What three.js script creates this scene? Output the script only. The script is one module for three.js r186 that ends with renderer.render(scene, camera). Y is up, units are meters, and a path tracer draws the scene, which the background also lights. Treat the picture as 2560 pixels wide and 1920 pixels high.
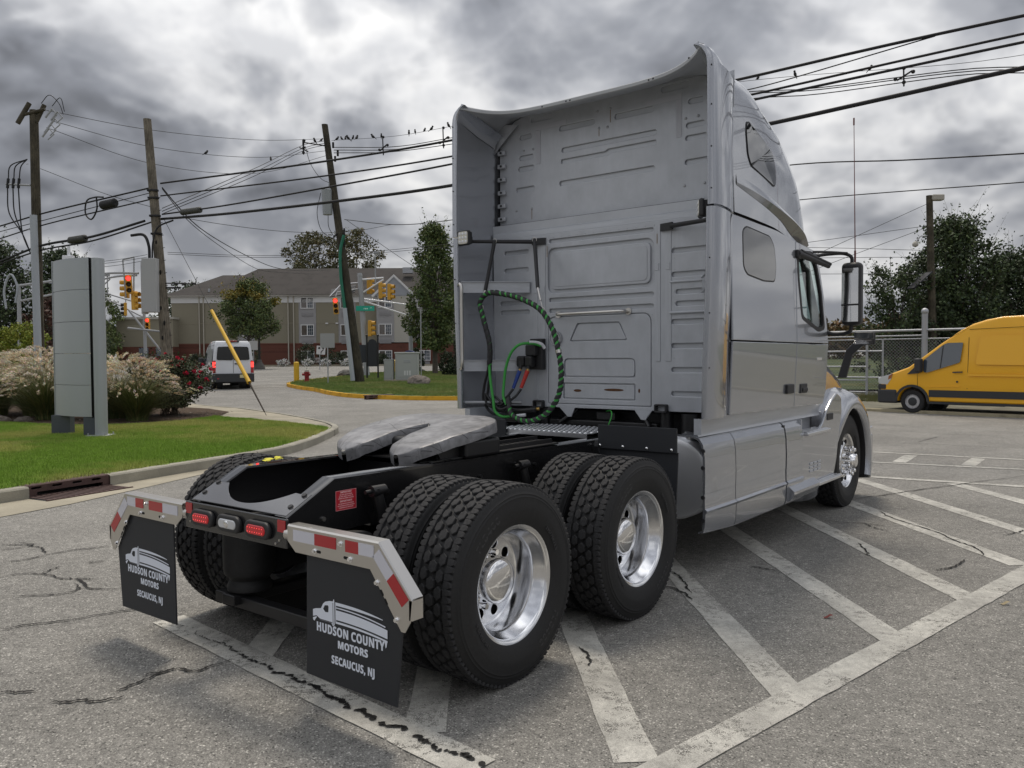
import * as THREE from 'three';
import { mergeGeometries, mergeVertices, toCreasedNormals } from 'three/addons/utils/BufferGeometryUtils.js';
import { RoundedBoxGeometry } from 'three/addons/geometries/RoundedBoxGeometry.js';
import { FontLoader } from 'three/addons/loaders/FontLoader.js';
import { TextGeometry } from 'three/addons/geometries/TextGeometry.js';

// ------------------------------------------------------------------ camera, sky, sun, exposure
const scene = new THREE.Scene();
const camera = new THREE.PerspectiveCamera(50.73, 4 / 3, 0.1, 2000);
camera.position.set(3.7325, 1.6734, 3.2736);
camera.up.set(-0.01449, 0.9995, -0.02805);
camera.lookAt(3.7325 - 6.1484, 1.6734 - 0.31027, 3.2736 - 7.8804);
const EXPOSURE = 1.34;
const SUN_DIR = new THREE.Vector3(-0.26, 0.90, -0.34).normalize();
const sun = new THREE.DirectionalLight(0xfff3e2, 1.5);
sun.position.copy(SUN_DIR).multiplyScalar(60);
sun.castShadow = true; sun.shadow.radius = 26;
sun.shadow.camera.left = sun.shadow.camera.bottom = -40; sun.shadow.camera.right = sun.shadow.camera.top = 40;
sun.shadow.camera.far = 200; sun.shadow.mapSize.set(2048, 2048);
scene.add(sun);

// ------------------------------------------------------------------ noise
let seed = 7;
const rnd = () => { seed = (seed * 1664525 + 1013904223) >>> 0; return seed / 4294967296; };
const rr = (a, b) => a + (b - a) * rnd();
const h2 = (x, y) => { let n = Math.imul(x, 374761393) + Math.imul(y, 668265263); n = Math.imul(n ^ (n >>> 13), 1274126177); return ((n ^ (n >>> 16)) >>> 0) / 4294967296; };
function vn(x, y) {
  const xi = Math.floor(x), yi = Math.floor(y); let u = x - xi, v = y - yi;
  u = u * u * u * (u * (u * 6 - 15) + 10); v = v * v * v * (v * (v * 6 - 15) + 10);
  const a = h2(xi, yi), b = h2(xi + 1, yi), c = h2(xi, yi + 1), d = h2(xi + 1, yi + 1);
  return a + (b - a) * u + (c - a) * v + (a - b - c + d) * u * v;
}
function fbm(x, y, o = 5, g = 0.5) { let s = 0, a = 1, n = 0; for (let i = 0; i < o; i++) { s += a * vn(x, y); n += a; a *= g; const t = x * 1.62 - y * 1.18 + 17.3; y = x * 1.18 + y * 1.62 + 5.1; x = t; } return s / n; }
const clamp = (x, a = 0, b = 1) => Math.min(b, Math.max(a, x)), sst = (a, b, x) => { x = clamp((x - a) / (b - a)); return x * x * (3 - 2 * x); }, mix = (a, b, t) => a + (b - a) * t;

// overcast sky with broken cumulus: air and clouds only
{
  const W = 2048, H = 1024, data = new Float32Array(W * H * 4), OX = 14.1, OZ = 60.2;
  const billow = (x, y, o) => { let s = 0, a = 1, n = 0; for (let i = 0; i < o; i++) { s += a * Math.abs(2 * vn(x, y) - 1); n += a; a *= 0.55; const t = x * 1.62 - y * 1.18 + 7.7; y = x * 1.18 + y * 1.62 + 3.9; x = t; } return s / n; };
  const dens = (x, z) => { const wx = fbm(x * 0.8 + 9, z * 0.8, 3) - 0.5, wz = fbm(x * 0.8, z * 0.8 + 31, 3) - 0.5, X = x + wx * 0.55, Z = z + wz * 0.55; return fbm(X * 0.62 + OX, Z * 0.62 + OZ, 3) * 0.46 + fbm(X * 1.7 + 4, Z * 1.7 + 2, 5) * 0.28 + billow(X * 1.9 + 1, Z * 1.9 + 8, 6) * 0.34 + (fbm(X * 7 + 3, Z * 7, 4) - 0.5) * 0.05; };
  for (let j = 0; j < H; j++) {
    const el = (j + 0.5) / H * Math.PI - Math.PI / 2, sy = Math.sin(el), cy = Math.cos(el);
    for (let i = 0; i < W; i++) {
      const k = (j * W + i) * 4, az = ((i + 0.5) / W - 0.5) * 2 * Math.PI, x = Math.cos(az) * cy, z = Math.sin(az) * cy;
      let c;
      if (sy < -0.03) c = [0.16, 0.16, 0.155];
      else {
        const s = 3.0 / (Math.max(sy, 0) + 0.32), px = x * s, pz = z * s, d0 = dens(px, pz), d1 = dens(px - 0.16, pz - 0.11);
        const d = sst(0.35, 0.62, d0), rim = clamp((d0 - d1) * 5.5, -0.6, 1);             // sides towards the sun glow, far sides stay grey
        const thin = sst(0.47, 0.36, d0);
        const b = mix(1.0, 0.38, d) + 0.36 * rim * (1 - 0.4 * d) + 0.20 * thin;
        const g = (1 + 2 * Math.max(sy, 0)) / 3, low = sst(0.14, 0.0, sy);
        const L = b * g * 1.02 + low * 0.08 * (1.1 - d);
        const blue = clamp(d * 0.85 + 0.22 - rim * 0.3 - low * 0.15);
        c = [L * mix(1.01, 0.91, blue), L * mix(1.0, 0.955, blue), L * mix(0.98, 1.07, blue)];
        if (sy < 0) { const t = -sy / 0.03; c = c.map((v, q) => mix(v, [0.16, 0.16, 0.155][q], t)); }
      }
      data[k] = c[0]; data[k + 1] = c[1]; data[k + 2] = c[2]; data[k + 3] = 1;
    }
  }
  const tex = new THREE.DataTexture(data, W, H, THREE.RGBAFormat, THREE.FloatType);
  tex.mapping = THREE.EquirectangularReflectionMapping; tex.magFilter = tex.minFilter = THREE.LinearFilter; tex.wrapS = THREE.RepeatWrapping; tex.needsUpdate = true;
  scene.background = tex; scene.environment = tex;
}

// ------------------------------------------------------------------ helpers
const V = (x, y, z) => new THREE.Vector3(x, y, z);
const used = {};
const numbered = (n) => { const k = used[n] = (used[n] ?? -1) + 1; return k ? `${n}_${String(k).padStart(3, '0')}` : n; };
function shade(o) { o.castShadow = true; o.receiveShadow = true; return o; }
function thing(name, label, category, [x, y, z] = [0, 0, 0], turn = 0, group) {
  const o = new THREE.Group(); o.name = numbered(name); o.position.set(x, y, z); o.rotation.y = turn;
  o.userData = { label, category }; if (group) o.userData.group = group; scene.add(o); return o;
}
function part(name, g, m, parent, label) {
  const o = shade(new THREE.Mesh(Array.isArray(g) ? mg(g) : g, m)); o.name = name; parent.add(o); if (label) o.userData.label = label; return o;
}
function solo(name, g, m, label, category, group) {
  const o = shade(new THREE.Mesh(Array.isArray(g) ? mg(g) : g, m)); o.name = numbered(name); o.userData = { label, category }; if (group) o.userData.group = group; scene.add(o); return o;
}
function struct(name, g, m, parent) {
  const o = shade(new THREE.Mesh(Array.isArray(g) ? mg(g) : g, m)); o.name = parent ? name : numbered(name); (parent || scene).add(o); if (!parent) o.userData.kind = 'structure'; return o;
}
function copyOf(o, pos, turn, label) {
  const c = o.clone(); c.name = numbered(o.name.replace(/_\d{3}$/, '')); c.userData = { ...o.userData }; if (label) c.userData.label = label;
  if (pos) c.position.set(...pos); if (turn !== undefined) c.rotation.y = turn; scene.add(c); return c;
}
function clean(g) { g = g.index ? g.toNonIndexed() : g; for (const a of Object.keys(g.attributes)) if (!['position', 'normal', 'uv'].includes(a)) g.deleteAttribute(a); if (!g.attributes.uv) g.setAttribute('uv', new THREE.BufferAttribute(new Float32Array(g.attributes.position.count * 2), 2)); if (!g.attributes.normal) g.computeVertexNormals(); return g; }
function mg(l) { l = l.flat(9).filter(Boolean); return l.length === 1 ? l[0] : mergeGeometries(l.map(clean), false); }
const bx = (w, h, d, x = 0, y = 0, z = 0) => new THREE.BoxGeometry(w, h, d).translate(x, y, z);
const bb = (x0, x1, y0, y1, z0, z1) => bx(Math.abs(x1 - x0), Math.abs(y1 - y0), Math.abs(z1 - z0), (x0 + x1) / 2, (y0 + y1) / 2, (z0 + z1) / 2);
const rb = (x0, x1, y0, y1, z0, z1, r = 0.01, s = 2) => new RoundedBoxGeometry(Math.abs(x1 - x0), Math.abs(y1 - y0), Math.abs(z1 - z0), s, r).translate((x0 + x1) / 2, (y0 + y1) / 2, (z0 + z1) / 2);
function rod(a, b, r, r2 = r, seg = 8, open = false) {
  a = Array.isArray(a) ? V(...a) : a; b = Array.isArray(b) ? V(...b) : b; const d = b.clone().sub(a), L = d.length();
  const g = new THREE.CylinderGeometry(r2, r, L, seg, 1, open).translate(0, L / 2, 0);
  g.applyQuaternion(new THREE.Quaternion().setFromUnitVectors(V(0, 1, 0), d.divideScalar(L))); return g.translate(a.x, a.y, a.z);
}
const curve = (pts, closed = false) => new THREE.CatmullRomCurve3(pts.map((p) => Array.isArray(p) ? V(...p) : p), closed, 'centripetal');
const tube = (pts, r, n = 32, seg = 8, closed = false) => new THREE.TubeGeometry(pts.getPointAt ? pts : curve(pts, closed), n, r, seg, closed);
const shp = (pts, holes = []) => { const s = new THREE.Shape(pts.map(([x, y]) => new THREE.Vector2(x, y))); s.holes = holes.map((h) => h.isPath ? h : new THREE.Path(h.map(([x, y]) => new THREE.Vector2(x, y)))); return s; };
function rrect(x0, x1, y0, y1, r, n = 4) { const o = []; for (const [cx, cy, a0] of [[x1 - r, y0 + r, -90], [x1 - r, y1 - r, 0], [x0 + r, y1 - r, 90], [x0 + r, y0 + r, 180]]) for (let i = 0; i <= n; i++) { const a = (a0 + 90 * i / n) * Math.PI / 180; o.push([cx + r * Math.cos(a), cy + r * Math.sin(a)]); } return o; }
function roundPoly(p, r, n = 4) { const o = [], N = p.length; for (let i = 0; i < N; i++) { const a = new THREE.Vector2(...p[(i + N - 1) % N]), b = new THREE.Vector2(...p[i]), c = new THREE.Vector2(...p[(i + 1) % N]); const q = p[i][2] ?? r; const u = a.clone().sub(b), v = c.clone().sub(b); const t = Math.min(q, u.length() * 0.45, v.length() * 0.45); const s = b.clone().add(u.setLength(t)), e = b.clone().add(v.setLength(t)); for (let k = 0; k <= n; k++) { const w = k / n; o.push([(1 - w) * (1 - w) * s.x + 2 * w * (1 - w) * b.x + w * w * e.x, (1 - w) * (1 - w) * s.y + 2 * w * (1 - w) * b.y + w * w * e.y]); } } return o; }
const ex = (s, depth, bevel = 0, seg = 2, cs = 8) => new THREE.ExtrudeGeometry(s, { depth: depth - 2 * bevel, bevelEnabled: bevel > 0, bevelThickness: bevel, bevelSize: bevel, bevelOffset: -bevel, bevelSegments: seg, curveSegments: cs }).translate(0, 0, bevel);
const circ = (x, y, r, n = 20) => Array.from({ length: n }, (_, i) => [x + r * Math.cos(i / n * 2 * Math.PI), y + r * Math.sin(i / n * 2 * Math.PI)]);
const lathe = (pts, seg = 48) => new THREE.LatheGeometry(pts.map(([r, y]) => new THREE.Vector2(r, y)), seg);
const smooth = (g, a = 0.6) => toCreasedNormals(g, a);
// sheet through rows of points
function loft(rows, closedRow = false) {
  const m = rows[0].length, P = [], U = [], I = [];
  rows.forEach((r, i) => r.forEach((p, j) => { P.push(...p); U.push(j / (m - 1), i / (rows.length - 1)); }));
  for (let i = 0; i < rows.length - 1; i++) for (let j = 0; j < m - (closedRow ? 0 : 1); j++) { const a = i * m + j, b = i * m + (j + 1) % m, c = a + m, d = b + m; I.push(a, b, c, b, d, c); }
  const g = new THREE.BufferGeometry(); g.setAttribute('position', new THREE.Float32BufferAttribute(P, 3)); g.setAttribute('uv', new THREE.Float32BufferAttribute(U, 2)); g.setIndex(I); g.computeVertexNormals(); return g;
}
const mir = (g) => { const q = clean(g.clone()); q.scale(-1, 1, 1); const p = q.attributes.position, n = q.attributes.normal, u = q.attributes.uv; for (const at of [p, n, u]) { const s = at.itemSize, a = at.array; for (let i = 0; i < at.count; i += 3) for (let k = 0; k < s; k++) { const t = a[(i + 1) * s + k]; a[(i + 1) * s + k] = a[(i + 2) * s + k]; a[(i + 2) * s + k] = t; } } return q; };
const box01 = (g, s = 1) => { const p = g.attributes.position, n = g.attributes.normal, u = g.attributes.uv || new THREE.BufferAttribute(new Float32Array(p.count * 2), 2); for (let i = 0; i < p.count; i++) { const ax = Math.abs(n.getX(i)), ay = Math.abs(n.getY(i)), az = Math.abs(n.getZ(i)); if (ay >= ax && ay >= az) u.setXY(i, p.getX(i) * s, p.getZ(i) * s); else if (ax >= az) u.setXY(i, p.getZ(i) * s, p.getY(i) * s); else u.setXY(i, p.getX(i) * s, p.getY(i) * s); } g.setAttribute('uv', u); return g; };
const metreUV = (g, s = 1) => box01(clean(g), s);
// street grid: turned 38 degrees against the lot; a = along the street, d = out towards the crossing
const TURN = 0.6625, ground = (d) => 0.0165 * Math.max(0, d - 28);
const S = (a, y, d) => [3.7325 + 0.78842 * a - 0.61514 * d, y, 3.2736 - 0.61514 * a - 0.78842 * d];
const SG = (a, d, y = 0) => S(a, ground(d) + y, d);

// ------------------------------------------------------------------ textures and materials
function tex(n, f, srgb = true, rep = 1) {
  const a = new Uint8Array(n * n * 4);
  for (let j = 0; j < n; j++) for (let i = 0; i < n; i++) { const c = f(i / n, j / n, i, j), k = (j * n + i) * 4; for (let q = 0; q < 3; q++) a[k + q] = clamp(Array.isArray(c) ? c[q] : c) * 255; a[k + 3] = 255; }
  const t = new THREE.DataTexture(a, n, n); t.wrapS = t.wrapT = THREE.RepeatWrapping; t.magFilter = THREE.LinearFilter; t.minFilter = THREE.LinearMipmapLinearFilter; t.generateMipmaps = true; if (srgb) t.colorSpace = THREE.SRGBColorSpace; t.repeat.set(rep, rep); t.needsUpdate = true; return t;
}
// tileable value noise
function tn(u, v, f, o = 4, g = 0.5, sd = 0) { let s = 0, a = 1, n = 0; for (let k = 0; k < o; k++) { const x = u * f, y = v * f, xi = Math.floor(x), yi = Math.floor(y); let p = x - xi, q = y - yi; p = p * p * (3 - 2 * p); q = q * q * (3 - 2 * q); const w = (i, j) => h2(((i % f) + f) % f + sd * 131 + k * 977, ((j % f) + f) % f + sd * 57); const A = w(xi, yi), B = w(xi + 1, yi), C = w(xi, yi + 1), D = w(xi + 1, yi + 1); s += a * (A + (B - A) * p + (C - A) * q + (A - B - C + D) * p * q); n += a; a *= g; f *= 2; } return s / n; }
const lin = (r, g, b) => new THREE.Color().setRGB(r, g, b);
const std = (c, rough = 0.8, o = {}) => new THREE.MeshStandardMaterial({ color: Array.isArray(c) ? lin(...c) : c, roughness: rough, ...o });
const phy = (c, rough, o = {}) => new THREE.MeshPhysicalMaterial({ color: Array.isArray(c) ? lin(...c) : c, roughness: rough, ...o });
const grain = tex(512, (u, v) => 0.82 + 0.36 * (tn(u, v, 64, 3, 0.6, 2) - 0.5), true);
const coarse = tex(512, (u, v) => { const a = tn(u, v, 8, 6, 0.6, 5); return 0.7 + 0.6 * (a - 0.5) + 0.3; }, true);
const bumpFine = tex(512, (u, v) => tn(u, v, 128, 2, 0.6, 9), false);

const M = {
  paint: phy([0.40, 0.414, 0.448], 0.27, { metalness: 0.72, clearcoat: 1, clearcoatRoughness: 0.03 }),
  paintDull: phy([0.50, 0.522, 0.56], 0.42, { metalness: 0.18, map: tex(512, (u, v) => { const a = tn(u, v, 6, 5, 0.6, 71), b = tn(u, v * 0.25, 24, 4, 0.6, 72); return 0.955 + 0.10 * (a - 0.5) + 0.05 * (b - 0.5); }), clearcoat: 0.6, clearcoatRoughness: 0.16 }),
  lip: phy([0.40, 0.41, 0.42], 0.5, { metalness: 0.1 }),
  black: std([0.012, 0.012, 0.013], 0.42),
  blackGloss: phy([0.010, 0.010, 0.011], 0.25, { clearcoat: 0.6, clearcoatRoughness: 0.2 }),
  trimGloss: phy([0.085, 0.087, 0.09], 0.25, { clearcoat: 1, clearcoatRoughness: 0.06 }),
  blackShine: phy([0.014, 0.014, 0.015], 0.14, { clearcoat: 1, clearcoatRoughness: 0.04, specularIntensity: 1 }),
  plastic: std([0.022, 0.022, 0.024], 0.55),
  rubber: std([0.014, 0.014, 0.015], 0.66, { map: grain }),
  tread: std([0.040, 0.040, 0.042], 0.86, { map: grain }),
  flap: std([0.020, 0.022, 0.026], 0.6),
  chrome: std([0.86, 0.86, 0.87], 0.05, { metalness: 1 }),
  alu: std([0.78, 0.785, 0.80], 0.17, { metalness: 1 }),
  aluDull: std([0.70, 0.71, 0.73], 0.34, { metalness: 1 }),
  tank: std([0.80, 0.81, 0.83], 0.36, { metalness: 0.65 }),
  steel: std([0.62, 0.60, 0.57], 0.30, { metalness: 1 }),
  galv: std([0.40, 0.41, 0.43], 0.55, { metalness: 0.6 }),
  red: phy([0.42, 0.012, 0.018], 0.3, { clearcoat: 0.5 }),
  white: phy([0.72, 0.73, 0.76], 0.35, { clearcoat: 0.4 }),
  glassDark: phy([0.010, 0.011, 0.012], 0.03, { clearcoat: 1, clearcoatRoughness: 0.0, specularIntensity: 1 }),
  glass: phy([0.80, 0.88, 0.86], 0.0, { transmission: 1, thickness: 0, ior: 1.5 }),
  green: std([0.05, 0.36, 0.06], 0.45),
  blue: std([0.02, 0.06, 0.30], 0.45),
  redHose: std([0.50, 0.03, 0.02], 0.45),
  brass: std([0.55, 0.36, 0.12], 0.35, { metalness: 1 }),
};
const CRACKS = [[[-3.78,0.61],[-3.68,0.49],[-3.7,0.33],[-3.72,0.08],[-3.65,-0.09],[-3.62,-0.24]],[[-4.49,0.35],[-4.35,0.27],[-4.23,0.21],[-3.98,0.2],[-3.76,0.27]],[[-4.25,0.44],[-4.19,0.26],[-4.23,0.18],[-4.47,0.22]],[[-3.23,0.81],[-3.21,0.68],[-3.02,0.55],[-2.82,0.55],[-2.71,0.48],[-2.33,0.52],[-2.16,0.39]],[[-2.66,1.01],[-2.45,0.83],[-2.38,0.72],[-2.39,0.6],[-2.59,0.53]],[[-3.09,0.57],[-3.17,0.43],[-3.18,0.39]],[[-2.72,0.47],[-2.57,0.39]],[[-3.15,0.19],[-3.08,0.08]],[[-1.86,1.3],[-1.81,1.13],[-1.7,0.92],[-1.63,0.66],[-1.55,0.54]],[[-0.46,1.59],[-0.42,1.54],[-0.37,1.48],[-0.31,1.45],[-0.27,1.39],[-0.25,1.32]],[[-0.34,1.35],[-0.35,1.24],[-0.37,1.15],[-0.38,0.99],[-0.27,0.94],[-0.26,0.87],[-0.25,0.7]],[[-0.42,1.13],[-0.4,1.04],[-0.38,0.98]],[[-0.8,1.68],[-0.73,1.63],[-0.67,1.57]],[[1.06,-6.66],[1.21,-6.99],[1.38,-7.4],[1.53,-7.81],[1.74,-8.28],[2.04,-9.04],[2.44,-9.91]],[[1.18,-5.18],[1.41,-5.18],[1.55,-5.25],[1.67,-5.11],[1.84,-5.0]],[[1.55,-5.25],[1.75,-5.24]],[[-1.37,-16.72],[-0.45,-16.33],[0.62,-16.12],[1.78,-16.57]],[[0.26,-13.92],[0.39,-15.44]],[[-0.45,-13.13],[0.29,-13.74],[1.22,-13.73],[2.03,-14.04]],[[2.47,-3.7],[2.57,-3.9],[2.6,-4.22]],[[2.85,-5.82],[2.81,-5.65],[2.72,-5.44]],[[1.49,-6.06],[1.71,-5.69],[2.14,-5.3],[2.43,-4.9],[2.61,-4.72],[2.7,-4.44]],[[1.73,-4.31],[1.85,-4.09],[1.94,-3.87]],[[1.28,-2.96],[1.51,-2.94]],[[0.4,-18.14],[1.18,-17.43],[1.7,-17.41]],[[0.8,-2.43],[0.91,-2.39],[1.04,-2.24],[1.23,-1.99]],[[0.94,-2.05],[1.15,-1.99],[1.3,-1.84]],[[1.18,-0.62],[1.29,-0.53],[1.39,-0.41]]];
const WIRES = [
['main',0.03,[[-22.6,7.68,-11.21],[-14.29,7.3,-11.8],[-9.93,7.2,-12.1],[-2.87,7.28,-12.59],[-0.21,7.36,-12.77],[2.06,7.39,-12.92]]],
['main',0.024,[[-22.61,7.26,-11.21],[-14.29,6.89,-11.8],[-9.96,6.8,-12.1],[-2.62,6.93,-12.61],[-0.21,7.02,-12.77],[2.06,7.09,-12.92]]],
['main',0.026,[[-22.54,6.63,-11.21],[-19.23,6.56,-11.44],[-14.17,6.57,-11.8],[-9.99,6.61,-12.1],[-2.55,6.82,-12.61],[-0.21,6.89,-12.77],[2.06,6.95,-12.92]]],
['main',0.042,[[-22.94,6.5,-11.18],[-19.23,6.3,-11.44],[-14.12,6.13,-11.8],[-10.01,6.07,-12.09],[-2.28,6.29,-12.63],[-0.21,6.4,-12.77],[2.07,6.52,-12.92]]],
['left',0.03,[[-22.93,7.55,-11.03],[-28.29,7.1,-9.72],[-30.54,6.82,-9.16],[-33.83,6.48,-8.36]]],
['left',0.015,[[-22.91,7.38,-11.03],[-28.29,6.84,-9.71],[-30.55,6.61,-9.16],[-33.83,6.23,-8.35]]],
['left',0.025,[[-22.89,7.16,-11.03],[-28.29,6.67,-9.71],[-30.55,6.35,-9.16],[-33.84,5.9,-8.35]]],
['left',0.045,[[-23.22,6.45,-10.95],[-25.68,6.09,-10.34],[-28.28,5.94,-9.71],[-30.57,5.48,-9.14],[-33.86,4.8,-8.33]]],
['left',0.03,[[-22.74,6.41,-11.06],[-25.68,5.94,-10.34],[-28.29,5.77,-9.7],[-30.57,5.39,-9.14],[-33.86,4.73,-8.33]]],
['prim',0.011,[[-28.48,10.98,-10.06],[-29.42,11.39,-14.34],[-30.8,12.49,-20.67],[-31.94,13.84,-25.97]]],
['prim',0.011,[[-28.54,10.65,-10.32],[-29.45,10.71,-14.4],[-30.81,11.64,-20.66],[-31.99,13.25,-26.16]]],
['prim',0.011,[[-28.49,10.35,-10.05],[-29.48,10.02,-14.5],[-30.82,10.87,-20.66],[-31.99,12.99,-26.12]]],
['serv',0.01,[[-28.3,8.75,-9.73],[-24.76,7.44,-10.58],[-22.94,6.91,-11.02]]],
['tap',0.014,[[-22.46,6.82,-11.17],[-26.82,10.04,-17.89],[-30.28,12.7,-23.23],[-32.11,13.78,-26.04]]],
['tap',0.014,[[-22.46,6.72,-11.17],[-26.82,9.88,-17.89],[-30.28,12.54,-23.22],[-32.12,13.65,-26.04]]],
['tap',0.014,[[-22.47,6.63,-11.17],[-26.82,9.72,-17.89],[-30.28,12.42,-23.22],[-32.12,13.55,-26.04]]],
['thin',0.01,[[-31.68,13.74,-26.11],[-27.19,13.37,-26.81],[-23.47,13.38,-27.39],[-9.82,13.17,-29.51],[-1.37,12.44,-30.82],[0.71,12.41,-31.14]]],
['sp',0.02,[[-31.52,13.34,-26.13],[-27.23,12.82,-26.8],[-23.48,12.81,-27.39],[-9.5,12.7,-29.56],[-7.14,12.43,-29.93],[-1.39,12.21,-30.82],[0.72,11.91,-31.14]]],
['sp',0.02,[[-31.52,13.19,-26.13],[-27.23,12.68,-26.8],[-23.48,12.69,-27.39],[-9.39,12.6,-29.58],[-7.06,12.35,-29.94],[-1.39,12.12,-30.82],[0.72,11.81,-31.14]]],
['sp',0.02,[[-31.53,13.04,-26.13],[-27.62,12.59,-26.74],[-23.48,12.49,-27.39],[-9.29,12.4,-29.6],[-6.97,12.17,-29.96],[-1.39,12.01,-30.82],[0.72,11.7,-31.15]]],
['diag',0.012,[[-3.14,7.04,-12.57],[-2.39,7.05,-12.62],[0.73,7.35,-12.83]]],
['serv',0.018,[[-30.89,9.35,-26.28],[-25.51,8.35,-25.08],[-20.75,7.94,-24.02],[-4.59,7.26,-20.41],[-1.19,6.75,-19.65],[1.46,6.38,-19.05],[2.26,6.28,-18.87]]],
['serv',0.014,[[-17.45,6.32,-20.79],[-9.16,6.28,-20.55],[-4.1,6.21,-20.4],[1.35,5.93,-20.23],[2.17,5.9,-20.21]]],
['rp',0.011,[[-4.38,8.76,-38.58],[-8.06,6.42,-34.7],[-11.26,4.43,-31.33]]],
['rp',0.011,[[-4.35,7.76,-38.6],[-8.25,6.94,-34.5],[-12.16,6.15,-30.39]]],
['rp',0.011,[[-4.35,7.69,-38.6],[-7.7,5.94,-35.08],[-11.26,4.01,-31.33]]],
['rp',0.011,[[-4.3,6.62,-38.66],[-8.25,6.67,-34.5],[-12.16,6.56,-30.39]]],
['rp',0.011,[[-4.55,6.31,-38.39],[-6.66,6.25,-36.18],[-12.16,6.07,-30.39]]],
['rp',0.011,[[-4.4,5.54,-38.55],[-8.06,5.47,-34.7],[-12.16,5.37,-30.39]]],
['drop',0.02,[[-22.45,7.51,-11.18],[-23.41,7.31,-12.12],[-25.62,6.97,-14.32],[-34.23,7.09,-22.93],[-40.45,7.59,-29.17],[-63.37,11.07,-52.18]]],
['drop',0.014,[[-22.45,7.47,-11.18],[-24.46,6.99,-13.16],[-28.66,6.69,-17.36],[-34.23,6.64,-22.93],[-36.95,6.9,-25.66],[-55.56,9.49,-44.33]]],
['low',0.014,[[-43.67,8.23,-23.16],[-39.39,8.0,-26.5],[-34.77,8.13,-30.11],[-31.11,8.47,-32.96],[-29.36,8.66,-34.32]]],
['low',0.014,[[-43.67,8.34,-23.16],[-39.39,8.11,-26.5],[-34.77,8.24,-30.11],[-31.11,8.61,-32.96],[-29.36,8.83,-34.32]]],
['lowL',0.011,[[-37.1,6.53,-15.6],[-36.02,6.68,-16.44],[-34.98,6.9,-17.26]]],
['lowL',0.011,[[-37.1,6.42,-15.6],[-36.02,6.57,-16.44],[-34.98,6.78,-17.26]]],
['lowL',0.011,[[-37.11,6.26,-15.6],[-36.03,6.41,-16.44],[-34.98,6.63,-17.26]]],
['serv2',0.012,[[-28.4,7.72,-15.36],[-28.41,7.68,-17.31],[-28.42,7.77,-20.65],[-28.42,8.2,-24.37],[-28.42,8.97,-27.48]]],
['serv2',0.012,[[-30.37,9.25,-25.93],[-27.74,6.91,-27.98],[-25.41,5.08,-29.8]]],
['guy',0.008,[[-22.52,6.52,-11.23],[-15.42,0.15,-10.2]]],
['guy',0.008,[[-22.37,6.38,-11.21],[-15.42,0.15,-10.2]]],
];

// ------------------------------------------------------------------ ground, lot markings, kerbs, lawns
const asphaltTex = tex(2048, (u, v, i, j) => {
  const s1 = h2(i >> 1, j >> 1), s2 = h2((i + 7) >> 2, (j + 3) >> 2), s3 = h2(i + 991, j + 313);
  const blot = tn(u, v, 6, 5, 0.55, 3), mid = tn(u, v, 90, 2, 0.6, 4);
  let c = 0.505 + (s1 - 0.5) * 0.17 + (s2 - 0.5) * 0.13 + (s3 - 0.5) * 0.10 + (blot - 0.5) * 0.10 + (mid - 0.5) * 0.10;
  if (s2 > 0.965) c += 0.16; if (s1 > 0.985) c += 0.17; if (s2 < 0.035) c -= 0.13;
  return [c * 1.012, c, c * 0.965];
});
const asphaltBump = tex(1024, (u, v, i, j) => 0.5 * h2(i >> 1, j >> 1) + 0.3 * h2(i, j) + 0.2 * tn(u, v, 128, 2, 0.5, 7), false);
M.asphalt = std(0xffffff, 0.93, { map: asphaltTex, bumpMap: asphaltBump, bumpScale: 0.004, vertexColors: true });
const concTex = tex(1024, (u, v, i, j) => { const a = tn(u, v, 6, 6, 0.55, 11), s = h2(i >> 1, j >> 1); const c = 0.68 + (a - 0.5) * 0.22 + (s - 0.5) * 0.09; return [c, c * 0.985, c * 0.93]; });
M.concrete = std(0xe2dccf, 0.9, { map: concTex, bumpMap: bumpFine, bumpScale: 0.002 });
M.kerb = std(0xdcdad4, 0.9, { map: concTex, bumpMap: bumpFine, bumpScale: 0.002 });
M.kerbYellow = std(0xd9a52c, 0.85, { map: coarse });
const wearA = tex(1024, (u, v, i, j) => { const a = tn(u, v, 10, 6, 0.62, 21), b = tn(u, v, 60, 3, 0.6, 22), s = h2(i >> 1, j >> 1); const k = a * 0.45 + b * 0.35 + s * 0.2; return sst(0.315, 0.40, k) * 0.9; }, false);
const wearC = tex(1024, (u, v, i, j) => { const a = tn(u, v, 5, 6, 0.6, 23), s = h2(i >> 1, j >> 1), b = tn(u, v, 40, 3, 0.6, 24); const c = 0.70 + (a - 0.5) * 0.26 + (s - 0.5) * 0.16 + (b - 0.5) * 0.16; return [c, c * 0.99, c * 0.95]; });
M.linePaint = std(0xffffff, 0.85, { map: wearC, alphaMap: wearA, transparent: true });
const soilTex = tex(512, (u, v) => { const a = tn(u, v, 20, 5, 0.6, 31); return [0.20 + a * 0.20, 0.16 + a * 0.16, 0.12 + a * 0.12]; });
M.soil = std(0xffffff, 1, { map: soilTex, bumpMap: bumpFine, bumpScale: 0.02 });
const turfTex = tex(1024, (u, v) => { const a = tn(u, v, 5, 5, 0.55, 33), b = tn(u, v, 70, 3, 0.6, 34); const k = clamp((a - 0.35) * 2.2); return [mix(0.18, 0.40, k) + (b - 0.5) * 0.12, mix(0.28, 0.42, k) + (b - 0.5) * 0.13, mix(0.08, 0.20, k) + (b - 0.5) * 0.06]; });
M.turf = std(0xffffff, 1, { map: turfTex, bumpMap: bumpFine, bumpScale: 0.02 });
M.crack = std([0.018, 0.017, 0.016], 1);

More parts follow.
